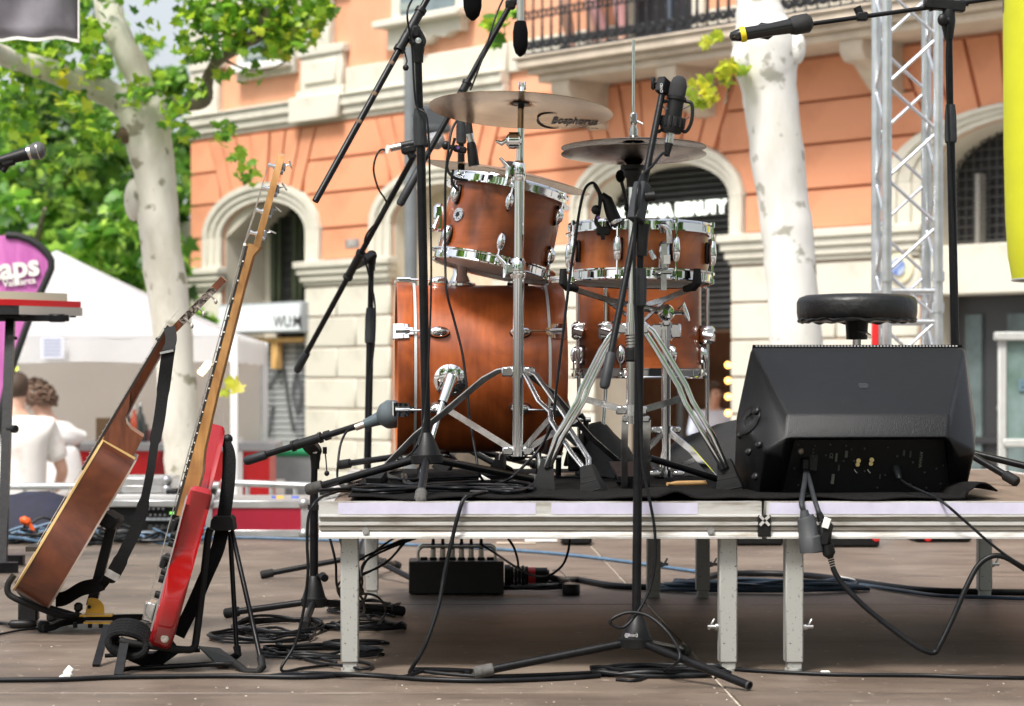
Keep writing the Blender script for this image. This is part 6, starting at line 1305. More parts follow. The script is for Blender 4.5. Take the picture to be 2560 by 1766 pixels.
# --- acoustic
AG = 6.3; G = gframe(W(36,1468,AG), (.512,0,.859), R(-6.5))
ag = thing('acoustic_guitar', 'brown acoustic guitar with black strap seen from its side on a stand', 'guitar', G(0,0,.05))
mahog = wood('mahogany_side', (.055,.014,.005), (.17,.043,.013), (8,40,8), coat=.15, rough=.42); mahog_n = wood('mahogany_neck', (.1,.028,.012), (.22,.066,.024), (60,60,8), coat=.4)
cream = M('cream_binding', (.6,.4,.16), .4); spruce = M('spruce_top', (.62,.42,.2), .4, var=.1, vs=40, coat=.4); ebony = M('dark_fretboard', (.02,.015,.012), .5); nick = M('nickel', (.6,.57,.52), .3, 1, var=.25, vs=90)
half = [(0,.0),(.004,.07),(.02,.12),(.06,.168),(.11,.188),(.16,.186),(.21,.165),(.26,.136),(.30,.128),(.35,.138),(.40,.146),(.435,.135),(.455,.1),(.462,.05)]
out = half+[(.462,-.05)]+[(a,-b_) for a,b_ in half[:0:-1]]
def gprism(fn, poly, d0, d1): 
    n = len(poly); mb = MB(); mb.add([fn(a,b_,d0) for a,b_ in poly]+[fn(a,b_,d1) for a,b_ in poly], [tuple(range(n))[::-1],tuple(range(n,2*n))]+[(i,(i+1)%n,n+(i+1)%n,n+i) for i in range(n)]); return mb
def scl(poly, k, c=(.23,0)): return [(c[0]+(a-c[0])*k, c[1]+(b_-c[1])*k) for a,b_ in poly]
gprism(G, out, .004, .099).build('body_side', mahog, ag, ang=50); gprism(G, scl(out,1.004), .0, .0042).build('soundboard', spruce, ag, ang=50); gprism(G, scl(out,1.002), .099, .104).build('back', M('pale_back',(.27,.21,.17),.35,var=.1,vs=20,coat=.3), ag, ang=50)
gprism(G, scl(out,1.009), -.0008, .0042).build('binding', cream, ag, ang=50)
MB().band([G(.458,.08,.003),G(.459,.08,.05),G(.46,.08,.098)], .007, .004, G(1,0,0)-G(0,0,0)).build('end_binding', cream, ag)
hp_ = [(.44,.0),(.60,.0),(.565,.017),(.54,.022),(.528,.032),(.521,.05),(.519,.088),(.448,.092)]; nh = len(hp_)
MB().add([G(a,.075,d) for a,d in hp_]+[G(a,-.03,d) for a,d in hp_],[tuple(range(nh)),tuple(range(nh,2*nh))[::-1]]+[(i,(i+1)%nh,nh+(i+1)%nh,nh+i) for i in range(nh)]).build('heel', mahog_n, ag, ang=50)
nk = [(.44,.02),(.5,.03),(.6,.024),(.775,.021),(.80,.022)]; mb = MB()
for side in (1,): 
    P_ = []; 
    for (a,d) in nk: P_ += [G(a,.026,-.002),G(a,-.026,-.002),G(a,-.018,d-.004),G(a,0,d),G(a,.018,d-.004)]
    mb.add(P_,[(i*5+k,i*5+(k+1)%5,(i+1)*5+(k+1)%5,(i+1)*5+k) for i in range(4) for k in range(5)]+[(0,1,2,3,4),(20,21,22,23,24)])
mb.build('neck', mahog_n, ag); gprism(G,[(.36,.028),(.36,-.028),(.80,-.022),(.80,.022)],-.008,-.002).build('fretboard', ebony, ag)
for k in range(1,20):
    a = .80-.65*(1-2**(-k/12)); MB().box(G(a,0,-.009),(.002,.05,.002)).build('fret', nick, ag)
for k in range(6): MB().tube([G(.13,.02-.008*k,-.006),G(.80,.017-.0068*k,-.0115),G(.85,.02-.008*k,-.002)],.0007,4).build('string', nick, ag)
MB().box(G(.12,0,-.004),(.03,.16,.012)).build('bridge', ebony, ag)
H = gframe(G(.80,0,.004), (.70,0,.714), R(-6))
gprism(H,[(-.01,.022),(.02,.032),(.17,.036),(.19,.03),(.19,-.03),(.17,-.036),(.02,-.032),(-.01,-.022)],0,.019).build('headstock', mahog_n, ag)
gprism(H,[(.03,.0365),(.155,.0385),(.155,.034),(.03,.033)],.0,.018).build('machine_plate', M('tuner_plate',(.4,.34,.3),.35,.8,c2=(.05,.04,.035),vs=120,lo=.44,hi=.52), ag)
for a in (.045,.09,.135): MB().cyl(H(a,.04,.01),H(a,.036,.032),.003,8).ball(H(a-.002,.036,.036),.0085,10,(.6,.9,.9)).build('tuner_peg', M('pearl_peg',(.55,.52,.47),.3,.3), ag); MB().cyl(H(a+.015,.04,.009),H(a+.015,.036,.009),.005,10).build('tuner_gear', M('gear_dark',(.1,.09,.08),.4,.6), ag)
blk = M('strap_black',(.004,.004,.0045),.6,bump=.4,bs=300,spec=.2)
MB().tube([G(.745,0,.03),G(.755,.02,.0),G(.755,.0,-.012)],.005,6).band(smooth_path([W(424,818,6.26),W(428,850,6.24),W(420,885,6.22),W(410,960,6.22),W(398,1050,6.21),W(386,1110,6.2),W(374,1190,6.19),W(348,1300,6.19),W(312,1380,6.19),W(278,1442,6.2),W(248,1462,6.22),W(205,1472,6.25),W(165,1495,6.28),W(140,1500,6.3)]), [.03]*10+[.034]*10+[.03]*10+[.022]*10+[.032]*10+[.038]*30, .003, [V((1,0,.3))]*58+[V((.3,0,1))]*60).build('strap', blk, ag)
MB().box(W(417,880,6.215),(.036,.008,.006),Matrix.Rotation(-.2,3,'Y')).box(W(281,1438,6.19),(.036,.008,.02),Matrix.Rotation(.5,3,'Y')).build('strap_buckle', chrome_worn, ag)
gs = thing('guitar_stand', 'black folding stand with a yellow hinge plate under the acoustic guitar', 'guitar stand', Fl(230,1575))
MB().band([W(281,1312,6.32),W(228,1515,6.32)], .026, .02, (1,0,0)).build('upright', black_metal, gs); MB().box(W(277,1300,6.3),(.05,.16,.036),Matrix.Rotation(.55,3,'Y'),.008).build('back_pad', rubber, gs)
MB().tube(smooth_path([W(35,1438,6.2),W(20,1462,6.2),W(22,1485,6.2),W(50,1502,6.2),W(110,1525,6.22),W(160,1540,6.25),W(200,1540,6.3)]),.0085,10).build('cradle_arm', rubber, gs)
MB().tube(smooth_path([W(60,1440,6.42),W(45,1470,6.42),W(90,1508,6.4),W(190,1540,6.35)]),.0085,10).build('cradle_arm', rubber, gs)
MB().band(smooth_path([Fl(105,1582)+V((0,0,.012)),W(128,1568,6.27),W(160,1556,6.3),W(260,1546,6.4),W(345,1543,6.45),Fl(380,1556)+V((0,0,.012))]),.017,.02,(0,0,1)).build('leg', black_metal, gs)
MB().band([W(200,1545,6.32),Fl(135,1553)+V((0,0,.015))],.016,.018,(0,0,1)).build('leg', black_metal, gs)
for f in (Fl(110,1580),Fl(132,1554)): MB().box(f+V((0,0,.014)),(.032,.03,.028),None,.006).build('rubber_foot', rubber, gs)
yel = M('yellow_plate',(.62,.33,.015),.45,var=.1,vs=20)
q = W(213,1535,6.28); MB().prism([(0,0),(.05,0),(.05,.012)]+[(.018+.032*math.cos(R(a)),.012+.03*math.sin(R(a))) for a in range(0,110,12)], q, (1,0,0), (0,0,1), (0,.004,0)).box(W(242,1538,6.29),(.085,.05,.004)).box(W(245,1556,6.29),(.07,.05,.004)).build('hinge_plate', yel, gs)
MB().cyl(W(223,1518,6.27),W(223,1518,6.29),.005,10).build('hinge_bolt', black_metal, gs); MB().box(W(196,1518,6.26),(.022,.02,.024),None,.006).cyl(W(190,1540,6.27),W(196,1522,6.27),.006,8).build('hinge_knob', black_plastic, gs)
for px in (188,225,252): MB().cyl(W(px,1556,6.29),W(px,1570,6.29),.006,8).build('leg_screw', black_plastic, gs)
pk = MB().box(Fl(72,1554)+V((0,0,.036)),(.054,.04,.07),None,.006).build('tuner_pedal', black_plastic); tag(pk,'small upright black box behind the cradle of the acoustic guitar stand','pedal')
jb = thing('inline_box', 'rounded black inline cable box lying by the foot of the acoustic guitar stand', 'adapter', Fl(58,1572)); q = WO[jb.name]
MB().tube([q+V((-.036,0,.012)),q+V((-.03,0,.012)),q+V((.03,0,.012)),q+V((.036,0,.012))],[.008,.0115,.0115,.007],14).build('shell', black_plastic, jb); MB().cyl(q+V((.036,0,.012)),q+V((.052,.0,.01)),.0035,10).build('jack_plug', chrome_worn, jb)
cable('instrument_cable','black cable leaving the inline box towards the left edge',[q+V((-.036,0,.012)),Fl(0,1562)+V((0,0,.004)),Fl(-80,1566)+V((0,0,.004))],.0045)
cable('instrument_cable','thin black cable curving out below the acoustic guitar stand',[Fl(110,1574)+V((0,0,.004)),Fl(50,1580)+V((0,0,.004)),Fl(0,1590)+V((0,0,.004)),Fl(-70,1605)+V((0,0,.004))],.003)
# --- red bass
RB = 5.5; Bq = gframe(W(367,1614,RB), (.258,0,.966), R(-6))
rbs = thing('bass_guitar', 'glossy red electric bass guitar with maple neck leaning on a wire stand', 'bass guitar', Bq(0,0,.02))
redp = M('red_lacquer',(.29,.002,.005),.12,0,coat=1.0,var=.06,vs=6); maple = wood('maple_neck',(.42,.2,.06),(.62,.34,.12),(50,50,6),coat=.4,rough=.35)
bo_ = [(0,0),(.006,.07),(.03,.125),(.08,.158),(.14,.162),(.2,.146),(.25,.134),(.3,.14),(.35,.162),(.385,.174),(.396,.162),(.388,.13),(.36,.075),(.345,.036),(.345,-.036),(.38,-.06),(.43,-.105),(.48,-.155),(.515,-.178),(.525,-.19),(.51,-.2),(.45,-.178),(.38,-.152),(.3,-.138),(.22,-.145),(.14,-.165),(.08,-.16),(.03,-.122),(.006,-.065)]
bmm = bmesh.new(); n = len(bo_); v0 = [bmm.verts.new(Bq(a,b_,0)) for a,b_ in bo_]; v1 = [bmm.verts.new(Bq(a,b_,.053)) for a,b_ in bo_]
f0 = bmm.faces.new(v0); f1 = bmm.faces.new(v1[::-1]); [bmm.faces.new((v0[i],v0[(i+1)%n],v1[(i+1)%n],v1[i])) for i in range(n)]
bmesh.ops.bevel(bmm, geom=list(f0.edges)+list(f1.edges), offset=.014, segments=6, profile=.5, affect='EDGES'); bmm.verts.index_update()
MB().add([v.co.copy() for v in bmm.verts],[tuple(v.index for v in f.verts) for f in bmm.faces]).build('body', redp, rbs, ang=45); bmm.free()
gprism(Bq,[(.05,.12),(.3,.11),(.36,.06),(.36,-.05),(.3,-.1),(.05,-.1)],-.0025,.0).build('pickguard', M('guard_grey',(.2,.19,.18),.3), rbs)
mb = MB(); P_ = []
for (a,d,w_) in ((.31,.026,.031),(.42,.026,.031),(.47,.017,.03),(.6,.012,.028),(.85,.009,.023),(.93,.01,.021),(.955,.022,.024)):
    P_ += [Bq(a,w_,-.012),Bq(a,-w_,-.012),Bq(a,-w_*.9,d-.006),Bq(a,-w_*.4,d),Bq(a,w_*.4,d),Bq(a,w_*.9,d-.006)]
mb.add(P_,[(i*6+k,i*6+(k+1)%6,(i+1)*6+(k+1)%6,(i+1)*6+k) for i in range(6) for k in range(6)]+[tuple(range(6)),tuple(range(36,42))]).build('neck', maple, rbs)
gprism(Bq,[(.31,.031),(.31,-.031),(.948,-.021),(.948,.021)],-.0175,-.0115).build('fretboard', ebony, rbs); MB().box(Bq(.95,0,-.019),(.006,.042,.006)).build('nut', white_tape, rbs)
for k in range(1,21):
    a = .948-.864*(1-2**(-k/12)); MB().box(Bq(a,0,-.0185),(.0022,.058,.0024)).build('fret', nick, rbs); MB().ball(Bq(a+.012,.0255+.004*(1-a),-.0145),.0022,6).build('side_dot', white_tape, rbs)
HB = gframe(Bq(.95,0,.004), (.262,0,.965), R(-6))
gprism(HB,[(0,.021),(.03,.036),(.1,.05),(.19,.048),(.22,.03),(.225,0),(.205,-.03),(.15,-.035),(.05,-.035),(0,-.021)],-.004,.0105).build('headstock', maple, rbs)
for k,a in enumerate((.03,.083,.137,.19)):
    MB().cyl(HB(a,.03,-.004),HB(a,.03,-.02),.004,12).cyl(HB(a,.03,-.004),HB(a,.03,-.008),.0065,14).cyl(HB(a,.03,-.017),HB(a,.03,-.021),.006,14).build('tuner_post', chrome, rbs)
    MB().cyl(HB(a-.008,.035,.0105),HB(a-.008,.035,.017),.0065,12).box(HB(a+.004,.034,.0145),(.008,.012,.02),None,.002).cyl(HB(a+.008,.034,.016),HB(a+.012,.036,.025),.0018,8).build('tuner_gear', M('gear_steel',(.3,.3,.32),.3,.9), rbs); MB().box(HB(a+.014,.036,.028),(.02,.004,.004),Matrix.Rotation(.4+.3*k,3,'Y'),.001).build('tuner_key', nick, rbs)
for k in range(4): MB().tube([Bq(.085,.03-.018*k,-.022),Bq(.95,.017-.0113*k,-.022),HB(.03+.053*k,.03,-.02)],.0011,5).build('string', nick, rbs)
MB().box(Bq(.08,0,-.012),(.022,.075,.045),Matrix.Rotation(.26,3,'Y'),.003).band([Bq(.062,.02,-.004),Bq(.075,.02,-.024),Bq(.1,.02,-.026)],.05,.004,(0,1,0)).build('bridge', chrome_worn, rbs)
for a,b_ in ((.13,.09),(.165,.08),(.185,.1),(.215,.085),(.25,.085),(.27,.09)): MB().cyl(Bq(a,b_,0),Bq(a,b_,-.014),.009,16,.008).build('control_knob', black_plastic, rbs)
for a in (.2,.285): MB().box(Bq(a,0,-.009),(.014,.09,.03),Matrix.Rotation(.26,3,'Y'),.003).build('pickup', black_plastic, rbs)
jk = Bq(.022,.108,.022); jd = (Bq(-.03,.14,.022)-jk).normalized(); jd = (Bq(.0,.15,.022)-Bq(.02,.0,.022)).normalized()
MB().lathe([(0,.004),(.004,.005),(.009,.004),(.0095,0)],W(412,1597,5.37),(0,-1,0),16).build('strap_pin', nick, rbs)
st_m = M('ribbed_strap',(.005,.005,.0055),.85,bump=.6,bs=200,spec=.2)
bs_ = smooth_path([W(560,1092,5.68),W(572,1130,5.66),W(571,1200,5.64),W(560,1290,5.62),W(545,1370,5.6),W(515,1440,5.58),W(480,1520,5.57),W(445,1590,5.55)]); MB().band(bs_,[.016+.016*min(1,i/8) for i in range(len(bs_))],.004,(1,0,.25)).build('strap', st_m, rbs)
MB().ball(W(570,1098,5.68),.012,10).tube(smooth_path([W(538,1086,5.7),W(552,1094,5.69),W(568,1096,5.68)]),.007,8).build('strap_lock', black_plastic, rbs)
ws = thing('guitar_stand', 'black wire guitar stand holding the red bass with a coiled strap', 'guitar stand', Fl(450,1670))
MB().tube([W(575,1330,5.66),W(591,1612,5.6),W(596,1632,5.59),W(590,1644,5.59),W(570,1646,5.6),Fl(540,1652)+V((0,0,.006))],.006,10).build('rear_wire', black_metal, ws)
MB().tube([W(580,1330,5.62),W(650,1640,5.42),W(656,1666,5.4),W(646,1680,5.39),W(620,1682,5.4),W(604,1672,5.42),W(590,1660,5.44),W(545,1660,5.45),W(330,1672,5.45),W(300,1676,5.4)],.006,10).build('rear_wire', black_metal, ws)
MB().tube([W(652,1645,5.42),W(656,1668,5.4),W(644,1681,5.39),W(615,1681,5.4),W(602,1670,5.42),W(588,1660,5.44)],.0095,10).build('rubber_elbow', rubber, ws); MB().tube([W(592,1618,5.6),W(595,1636,5.59),W(580,1646,5.6)],.0095,10).build('rubber_elbow', rubber, ws)
MB().prism([(-.03,0),(-.027,.024),(-.02,.033),(.018,.033),(.024,.026),(.027,0)], W(556,1327,5.58), (1,0,0), (0,0,1), (0,.09,0)).build('back_pad', rubber, ws)
for dy in (0,.16): MB().tube(smooth_path([W(527,1322,5.5+dy),W(520,1345,5.5+dy),W(505,1480,5.48+dy),W(490,1600,5.46+dy),W(484,1620,5.45+dy),W(465,1625,5.44+dy),W(400,1618,5.42+dy),W(320,1607,5.4+dy),W(300,1600,5.4+dy)],5),.0085,10).build('cradle_tube', rubber, ws)
MB().band([W(268,1566,5.62),Fl(240,1668)+V((0,0,.003))],.017,.008,(1,0,0)).build('front_foot', black_metal, ws); MB().band([W(312,1604,5.4),Fl(296,1692)+V((0,0,.003))],.02,.008,(1,0,0)).build('front_foot', black_metal, ws)
MB().tube([W(262,1640,5.6),W(500,1626,5.62)],.005,8).build('cross_wire', black_metal, ws); MB().add([W(497,1615,5.68),W(549,1620,5.66),W(598,1655,5.46),W(545,1662,5.46),W(497,1620,5.68),W(549,1625,5.66),W(598,1660,5.46),W(545,1667,5.46)],[(0,1,2,3),(7,6,5,4),(0,4,5,1),(1,5,6,2),(2,6,7,3),(3,7,4,0)]).cyl(W(563,1660,5.48),W(563,1676,5.48),.007,8).build('hinge_plate', grip_mat, ws)
cs_ = thing('coiled_strap','ribbed black strap wound round the front bar of the wire guitar stand','strap',W(325,1600,5.45))
for k in range(5):
    y = 5.46-.014*k; c_ = W(326-2*k,1584+7*k,y); pts = [c_+V((.043*math.cos(a),.004*math.sin(3*a),.027*math.sin(a)-.3*.043*math.cos(a)*.5)) for a in [2*math.pi*i/26 for i in range(27)]]; MB().tube(pts,.0088,8).build('strap_turn', st_m, cs_)
MB().band(smooth_path([W(316,1630,5.42),W(350,1645,5.45),W(380,1655,5.48),W(420,1630,5.5),W(440,1615,5.52)]),.034,.005,(0,.6,1)).build('strap_end', st_m, cs_)

# ================================================================ KEYBOARD
KBY = 8.6; kbp = thing('keyboard', 'red and cream stage keyboard resting on a black stand', 'keyboard', W(30,790,KBY))
c0 = W(30,772,KBY); ang = R(52); dx = V((-math.cos(R(18)),-math.sin(R(18)),0)); dyv = V((math.cos(ang),math.sin(ang),0)); 
def kbox(nm, m, l0,l1,d0,d1,z0,z1): 
    vs = [c0+dx*l+dyv*d+V((0,0,z)) for l in (l0,l1) for d in (d0,d1) for z in (z0,z1)]
    return MB().add(vs,[(0,1,3,2),(4,6,7,5),(0,4,5,1),(2,3,7,6),(0,2,6,4),(1,5,7,3)]).build(nm, m, kbp)
kbox('lower_body', M('kb_dark',(.03,.03,.032),.5), 0,1.0,-.0,.33,-.02,.012); kbox('red_body', M('kb_red',(.6,.015,.02),.35), -.003,1.0,-.004,.335,.012,.034); kbox('end_cheek', M('kb_cheek',(.42,.38,.34),.5), -.012,-.0031,.03,.33,-.02,.011); kbox('top_panel', M('kb_cream',(.62,.55,.42),.5), .0,1.0,.0,.27,.0341,.062)
for k in range(3): MB().cyl(c0+dyv*(.06+.12*k)+V((.0,-.01,-.026)),c0+dyv*(.06+.12*k)+V((0,-.01,-.0201)),.012,10).build('rubber_foot', rubber, kbp)
kst = thing('keyboard_stand','black square-tube stand carrying the red keyboard','keyboard stand',Fl(2,1430))
MB().box(W(30,794,KBY)*1+V((-.1,.1,0)),(.58,.03,.024),None,.004).box(W(132,794,KBY)+V((0,.1,0)),(.06,.036,.03),None,.005).build('support_arm', black_metal, kst); MB().band([W(26,800,KBY+.1),W(5,1425,8.35)],.032,.032,(1,0,0)).build('post', black_metal, kst)
MB().cyl(W(18,1072,8.45),W(38,1073,8.4),.006,8).cyl(W(32,1073,8.41),W(40,1073,8.4),.014,12).build('clamp_knob', black_plastic, kst); MB().cyl(W(22,842,8.5),W(40,846,8.45),.006,8).build('clamp_bolt', black_plastic, kst)
for (a,b_) in ((Fl(-160,1412),Fl(60,1413)),(Fl(-160,1436),Fl(45,1432))): MB().band([a+V((0,0,.018)),b_+V((0,0,.018))],.036,.036,(0,0,1)).build('base_bar', black_metal, kst)

# ================================================================ GEAR AT THE BACK OF THE STAGE
def fcase(label, x0,x1,y0,y1,z0,z1,c, nm='flight_case'):
    o = thing(nm, label, 'flight case', ((x0+x1)/2,(y0+y1)/2,z0)); pm = M('case_'+label[:9],c,.45,var=.06,vs=6); ed = M('case_edge',(.6,.6,.6),.35,.8,var=.1)
    MB().boxa((x0+.004,y0+.004,z0+.004),(x1-.004,y1-.004,z1-.004)).build('panel', pm, o)
    for z in (z0,z1-.032): MB().boxa((x0-.002,y0-.002,z),(x1+.002,y1+.002,z+.032),.003).build('edging', ed, o)
    for x in (x0-.004,x1-.024): MB().boxa((x,y0-.004,z0+.001),(x+.03,y1+.004,z1+.001),.003).build('edging', ed, o)
    for x in (x0,x1):
        for z in (z0+.015,z1-.012): MB().ball((x+(-.012 if x==x1 else .012),y0+.004,z),.024,12).build('corner', M('case_corner',(.4,.4,.4),.4,.8), o)
    return o
yc = 10.0; a, b_ = W(515,1345,yc), W(767,1252,yc); fcase('dark red flight case with aluminium edges on the stage floor', a.x,b_.x,yc,yc+.5,.003,b_.z,(.34,.008,.03))
a, b_ = W(318,1248,10.6), W(452,1200,10.6); 
rk = thing('rack_case','low open rack case with black mixer front behind the cable heap','rack',W(400,1345,10.05))
A_, B2 = W(272,1343,10.05), W(528,1238,10.05)
MB().boxa((A_.x,10.05,.003),(B2.x,10.6,B2.z-.03)).build('rack_body', black_plastic, rk); MB().boxa((A_.x-.01,10.03,B2.z-.05),(B2.x+.01,10.62,B2.z-.02),.004).build('edging', MATS['case_edge'], rk); MB().boxa((A_.x-.01,10.06,B2.z-.02),(B2.x+.01,10.6,B2.z+.0),.004).build('lid', M('lid_grey',(.5,.49,.48),.5), rk)
for k in range(4):
    q = W(376+15*k,1318,10.045); MB().cyl(q,q+V((0,-.008,0)),.0105,14).build('xlr_socket', M('socket_grey',(.03,.03,.03),.5), rk)
    for j in range(2): MB().cyl(W(372+12*k+j*4,1272+16*j,10.045),W(372+12*k+j*4,1272+16*j,10.03),.006,10).build('rack_knob', M('knob_grey',(.1,.1,.1),.5), rk)
MB().box(W(396,1298,10.04),(.11,.006,.012)).build('label_strip', M('strip_grey',(.28,.3,.32),.5), rk); MB().box(W(430,1283,10.04),(.02,.004,.01)).build('display', M('display_green',(.2,.6,.1),.4,emit=.6), rk)
fcase('small red flight case stacked on the rack beside the trunk', a.x,b_.x,10.15,10.5,B2.z+.004,B2.z+.068,(.4,.02,.035))
mx = MB().boxa(W(440,1240,10.1),W(540,1222,10.12)).box(W(480,1232,10.2),(.2,.2,.03),None,.004).build('mixer', black_plastic); tag(mx,'small black mixer lying on the rack case','mixer')
for k,(px,c) in enumerate(((688,(.05,.08,.35)),(700,(.75,.35,.02)),(738,(.06,.1,.4)))):
    o = MB().tube([W(px-9,1247,10.2),W(px+9,1246,10.2)],[.012,.01],10).build('tape_roll', M('bit_%d'%k,c,.5)); tag(o,['blue bit of tape on the red flight case lid','orange plug lying on the red flight case lid','dark blue plug near the corner of the red flight case lid'][k],'plug')
nb_ = bag('navy padded bag behind the barrier bars at the stage edge', [(-60,1340),(-40,1260),(20,1238),(90,1228),(150,1236),(180,1262),(196,1340)], 10.3, 10.7, 'padded_bag', .002)
for v in nb_.data.vertices: pass
nb_.data.materials[0] = M('navy_nylon',(.012,.013,.03),.8,var=.3,vs=20)
for v in nb_.data.vertices:
    wz = v.co.z+nb_.location.z; v.co.z = wz-nb_.location.z
nb_.scale.z = 1.0
orx = MB().box(W(64,1303,9.75),(.05,.03,.034),Matrix.Rotation(.4,3,'Y'),.012).cyl(W(74,1310,9.75),W(86,1332,9.75),.009,10).build('signal_lamp', M('orange_plastic',(.75,.1,.01),.35)); tag(orx,'bright orange plastic plug resting on the cable heap','plug')
rg = random.Random(3)
def heap(label, x0,x1,ya,yb,n,r,mat,h=.06):
    o = thing('cable_heap',label,'cables',((x0+x1)/2,(ya+yb)/2,0))
    for k in range(n):
        cx = rg.uniform(x0,x1); cy = rg.uniform(ya,yb); a0 = rg.uniform(0,6.28); rx_ = rg.uniform(.05,.18); pts = [V((cx+rx_*math.cos(a0+i*.7)*(1+.1*i),cy+.09*math.sin(a0+i*.7),.006+abs(rg.gauss(0,h*.5)))) for i in range(rg.randint(5,11))]
        MB().tube(smooth_path(pts,5),r,6).build('cable_loop', mat if rg.random() < .75 else cable_blue, o)
    return o
heap('tangled heap of black cables in front of the navy bag', W(15,0,9.7).x, W(170,0,9.7).x, 9.55, 9.85, 16, .006, cable_mat)
heap('tangled heap of black and blue cables before the rack case', W(230,0,9.8).x, W(450,0,9.8).x, 9.6, 9.95, 18, .006, cable_mat)
cable('power_cable','pale blue cable lying along the foot of the dark red flight case',[Fl(480,1352)+V((0,0,.007)),Fl(600,1349)+V((0,0,.007)),Fl(700,1351)+V((0,0,.007)),Fl(850,1356)+V((0,0,.007)),Fl(1000,1365)+V((0,0,.007)),Fl(1230,1377)+V((0,0,.007)),Fl(1400,1390)+V((0,0,.007)),Fl(1540,1406)+V((0,0,.007)),Fl(1640,1420)+V((0,0,.007)),Fl(1740,1434)+V((0,0,.007))],.0062,cable_blue)
# boxes seen under the riser
for (x0,x1,y0,y1,lab,nm) in ((1404,1480,1330,1364,'squat black pedal unit on the floor far behind the riser','pedal_unit'),(1840,1960,1330,1366,'long black power box under the right end of the riser','power_box'),(2010,2200,1335,1370,'black power strip box with a red button behind the riser','power_box'),(2290,2430,1335,1357,'black box with a round red lamp near the back of the stage','power_box')):
    Yb = Fl(x0,y1).y; a, b_ = W(x0,y1,Yb), W(x1,y0,Yb); o = thing(nm,lab,'box',((a.x+b_.x)/2,Yb+.1,0)); MB().boxa((a.x,Yb,.002),(b_.x,Yb+.22,b_.z),.01).build('casing', black_plastic, o)
    if 'red' in lab: q = W(x0+.95*(x1-x0) if x0 < 2200 else 2320,1345,Yb-.001); MB().lathe([(0,.006),(.014,.004),(.016,0)],q,(0,-1,0),16).build('red_lamp', M('red_lamp_plastic',(.6,.02,.02),.4), o)
    else: MB().boxa((a.x+.02,Yb+.02,b_.z),(a.x+.06,Yb+.06,b_.z+.01),.002).build('switch', rubber_grey, o)
wp = MB().box(Fl(1352,1354)+V((0,0,.004)),(.13,.08,.003),None).build('paper_sheet', M('white_paper',(.8,.79,.76),.7)); tag(wp,'white paper lying on the stage behind the stage box','paper')
wr = MB().box(Fl(1290,1361)+V((0,0,.005)),(.16,.012,.006),None,.002).build('paper_strip', M('tan_paper',(.6,.5,.4),.7)); tag(wr,'thin tan strip lying on the stage floor near the white paper','strip')

# ================================================================ STAGE BOX
SBY = 7.34; sb0 = W(1022,1490,SBY); sb1 = W(1260,1404,SBY)
sbx = thing('stage_box','black metal stage box with a row of microphone plugs on top under the riser','stage box',((sb0.x+sb1.x)/2,SBY+.08,0))
MB().boxa((sb0.x,SBY,.004),(sb1.x,SBY+.15,sb1.z),.003).build('box', M('matte_black',(.01,.01,.011),.5,bump=.15,bs=200), sbx)
for dy in (.02,.13):
    a, b_ = W(1046,1402,SBY+dy).x, W(1238,1402,SBY+dy).x; z = sb1.z
    MB().tube(smooth_path([(a,SBY+dy,z),(a,SBY+dy,z+.03),(a+.012,SBY+dy,z+.042),(a+.03,SBY+dy,z+.044),(b_-.03,SBY+dy,z+.044),(b_-.012,SBY+dy,z+.042),(b_,SBY+dy,z+.03),(b_,SBY+dy,z)],3),.0045,10).build('handle', M('handle_nickel',(.5,.48,.43),.3,.9), sbx)
for k,px in enumerate((1060,1083,1107,1131,1154,1178,1203,1226)):
    p = W(px,1402,SBY+.06); p.z = sb1.z; MB().box(p+V((0,0,.004)),(.022,.022,.01),None,.002).build('socket', black_plastic, sbx)
    if k in (0,7): continue
    pl = thing('xlr_plug','nickel microphone plug standing in the top of the black stage box','plug',p+V((0,0,.009)),'plugs in the stage box')
    MB().cyl(p+V((0,0,.009)),p+V((0,0,.034)),.0085,14).build('shell', M('plug_nickel',(.52,.5,.44),.32,.9), pl); MB().cyl(p+V((0,0,.034)),p+V((0,0,.066)),.0075,12,.0045).build('boot', rubber, pl)
    ex = [(985,1560),(840,1500),(870,1530),(1100,1346),(1170,1346),(960,1490)][k-1]
    t_ = p+V((0,0,.066)); ds_ = W(1015+18*k,1352,SBY-.1-.12*k)
    u_ = lambda a_: rg.uniform(-a_,a_)
    MB().tube(smooth_path([t_,t_+V((-.004,-.005,.012)),t_*.45+V((ds_.x-.02*k+u_(.05),ds_.y,.28))*.55,W(930+u_(55),1400+u_(25),7.1-.08*k),W(880+u_(40),1470+u_(20),6.95-.06*k),Fl(860+u_(40),1512+u_(14))+V((0,0,.008)),Fl(915+u_(40),1530+u_(18))+V((0,0,.005)),Fl(970+u_(50),1550+u_(20))+V((0,0,.005))],6),.0034,6).build('lead', cable_mat, pl)
mp_ = thing('multipin_connector','ribbed black multipin connector with a red ring on the side of the stage box','connector',W(1310,1437,SBY+.07))
q = W(1260,1436,SBY+.07); q.z = .055; ex = V((1,0,0))
def ring_(x0,x1,r,m,nm): MB().cyl(q+ex*x0,q+ex*x1,r,24).build(nm,m,mp_)
ring_(.002,.02,.034,black_plastic,'flange'); 
for k in range(5): ring_(.021+.011*k,.030+.011*k,.031 if k % 2 else .0285,rubber,'rib')
ring_(.075,.097,.026,M('ring_red',(.6,.03,.03),.45),'red_ring'); ring_(.097,.134,.025,black_plastic,'rear_shell'); ring_(.134,.14,.018,black_plastic,'gland')
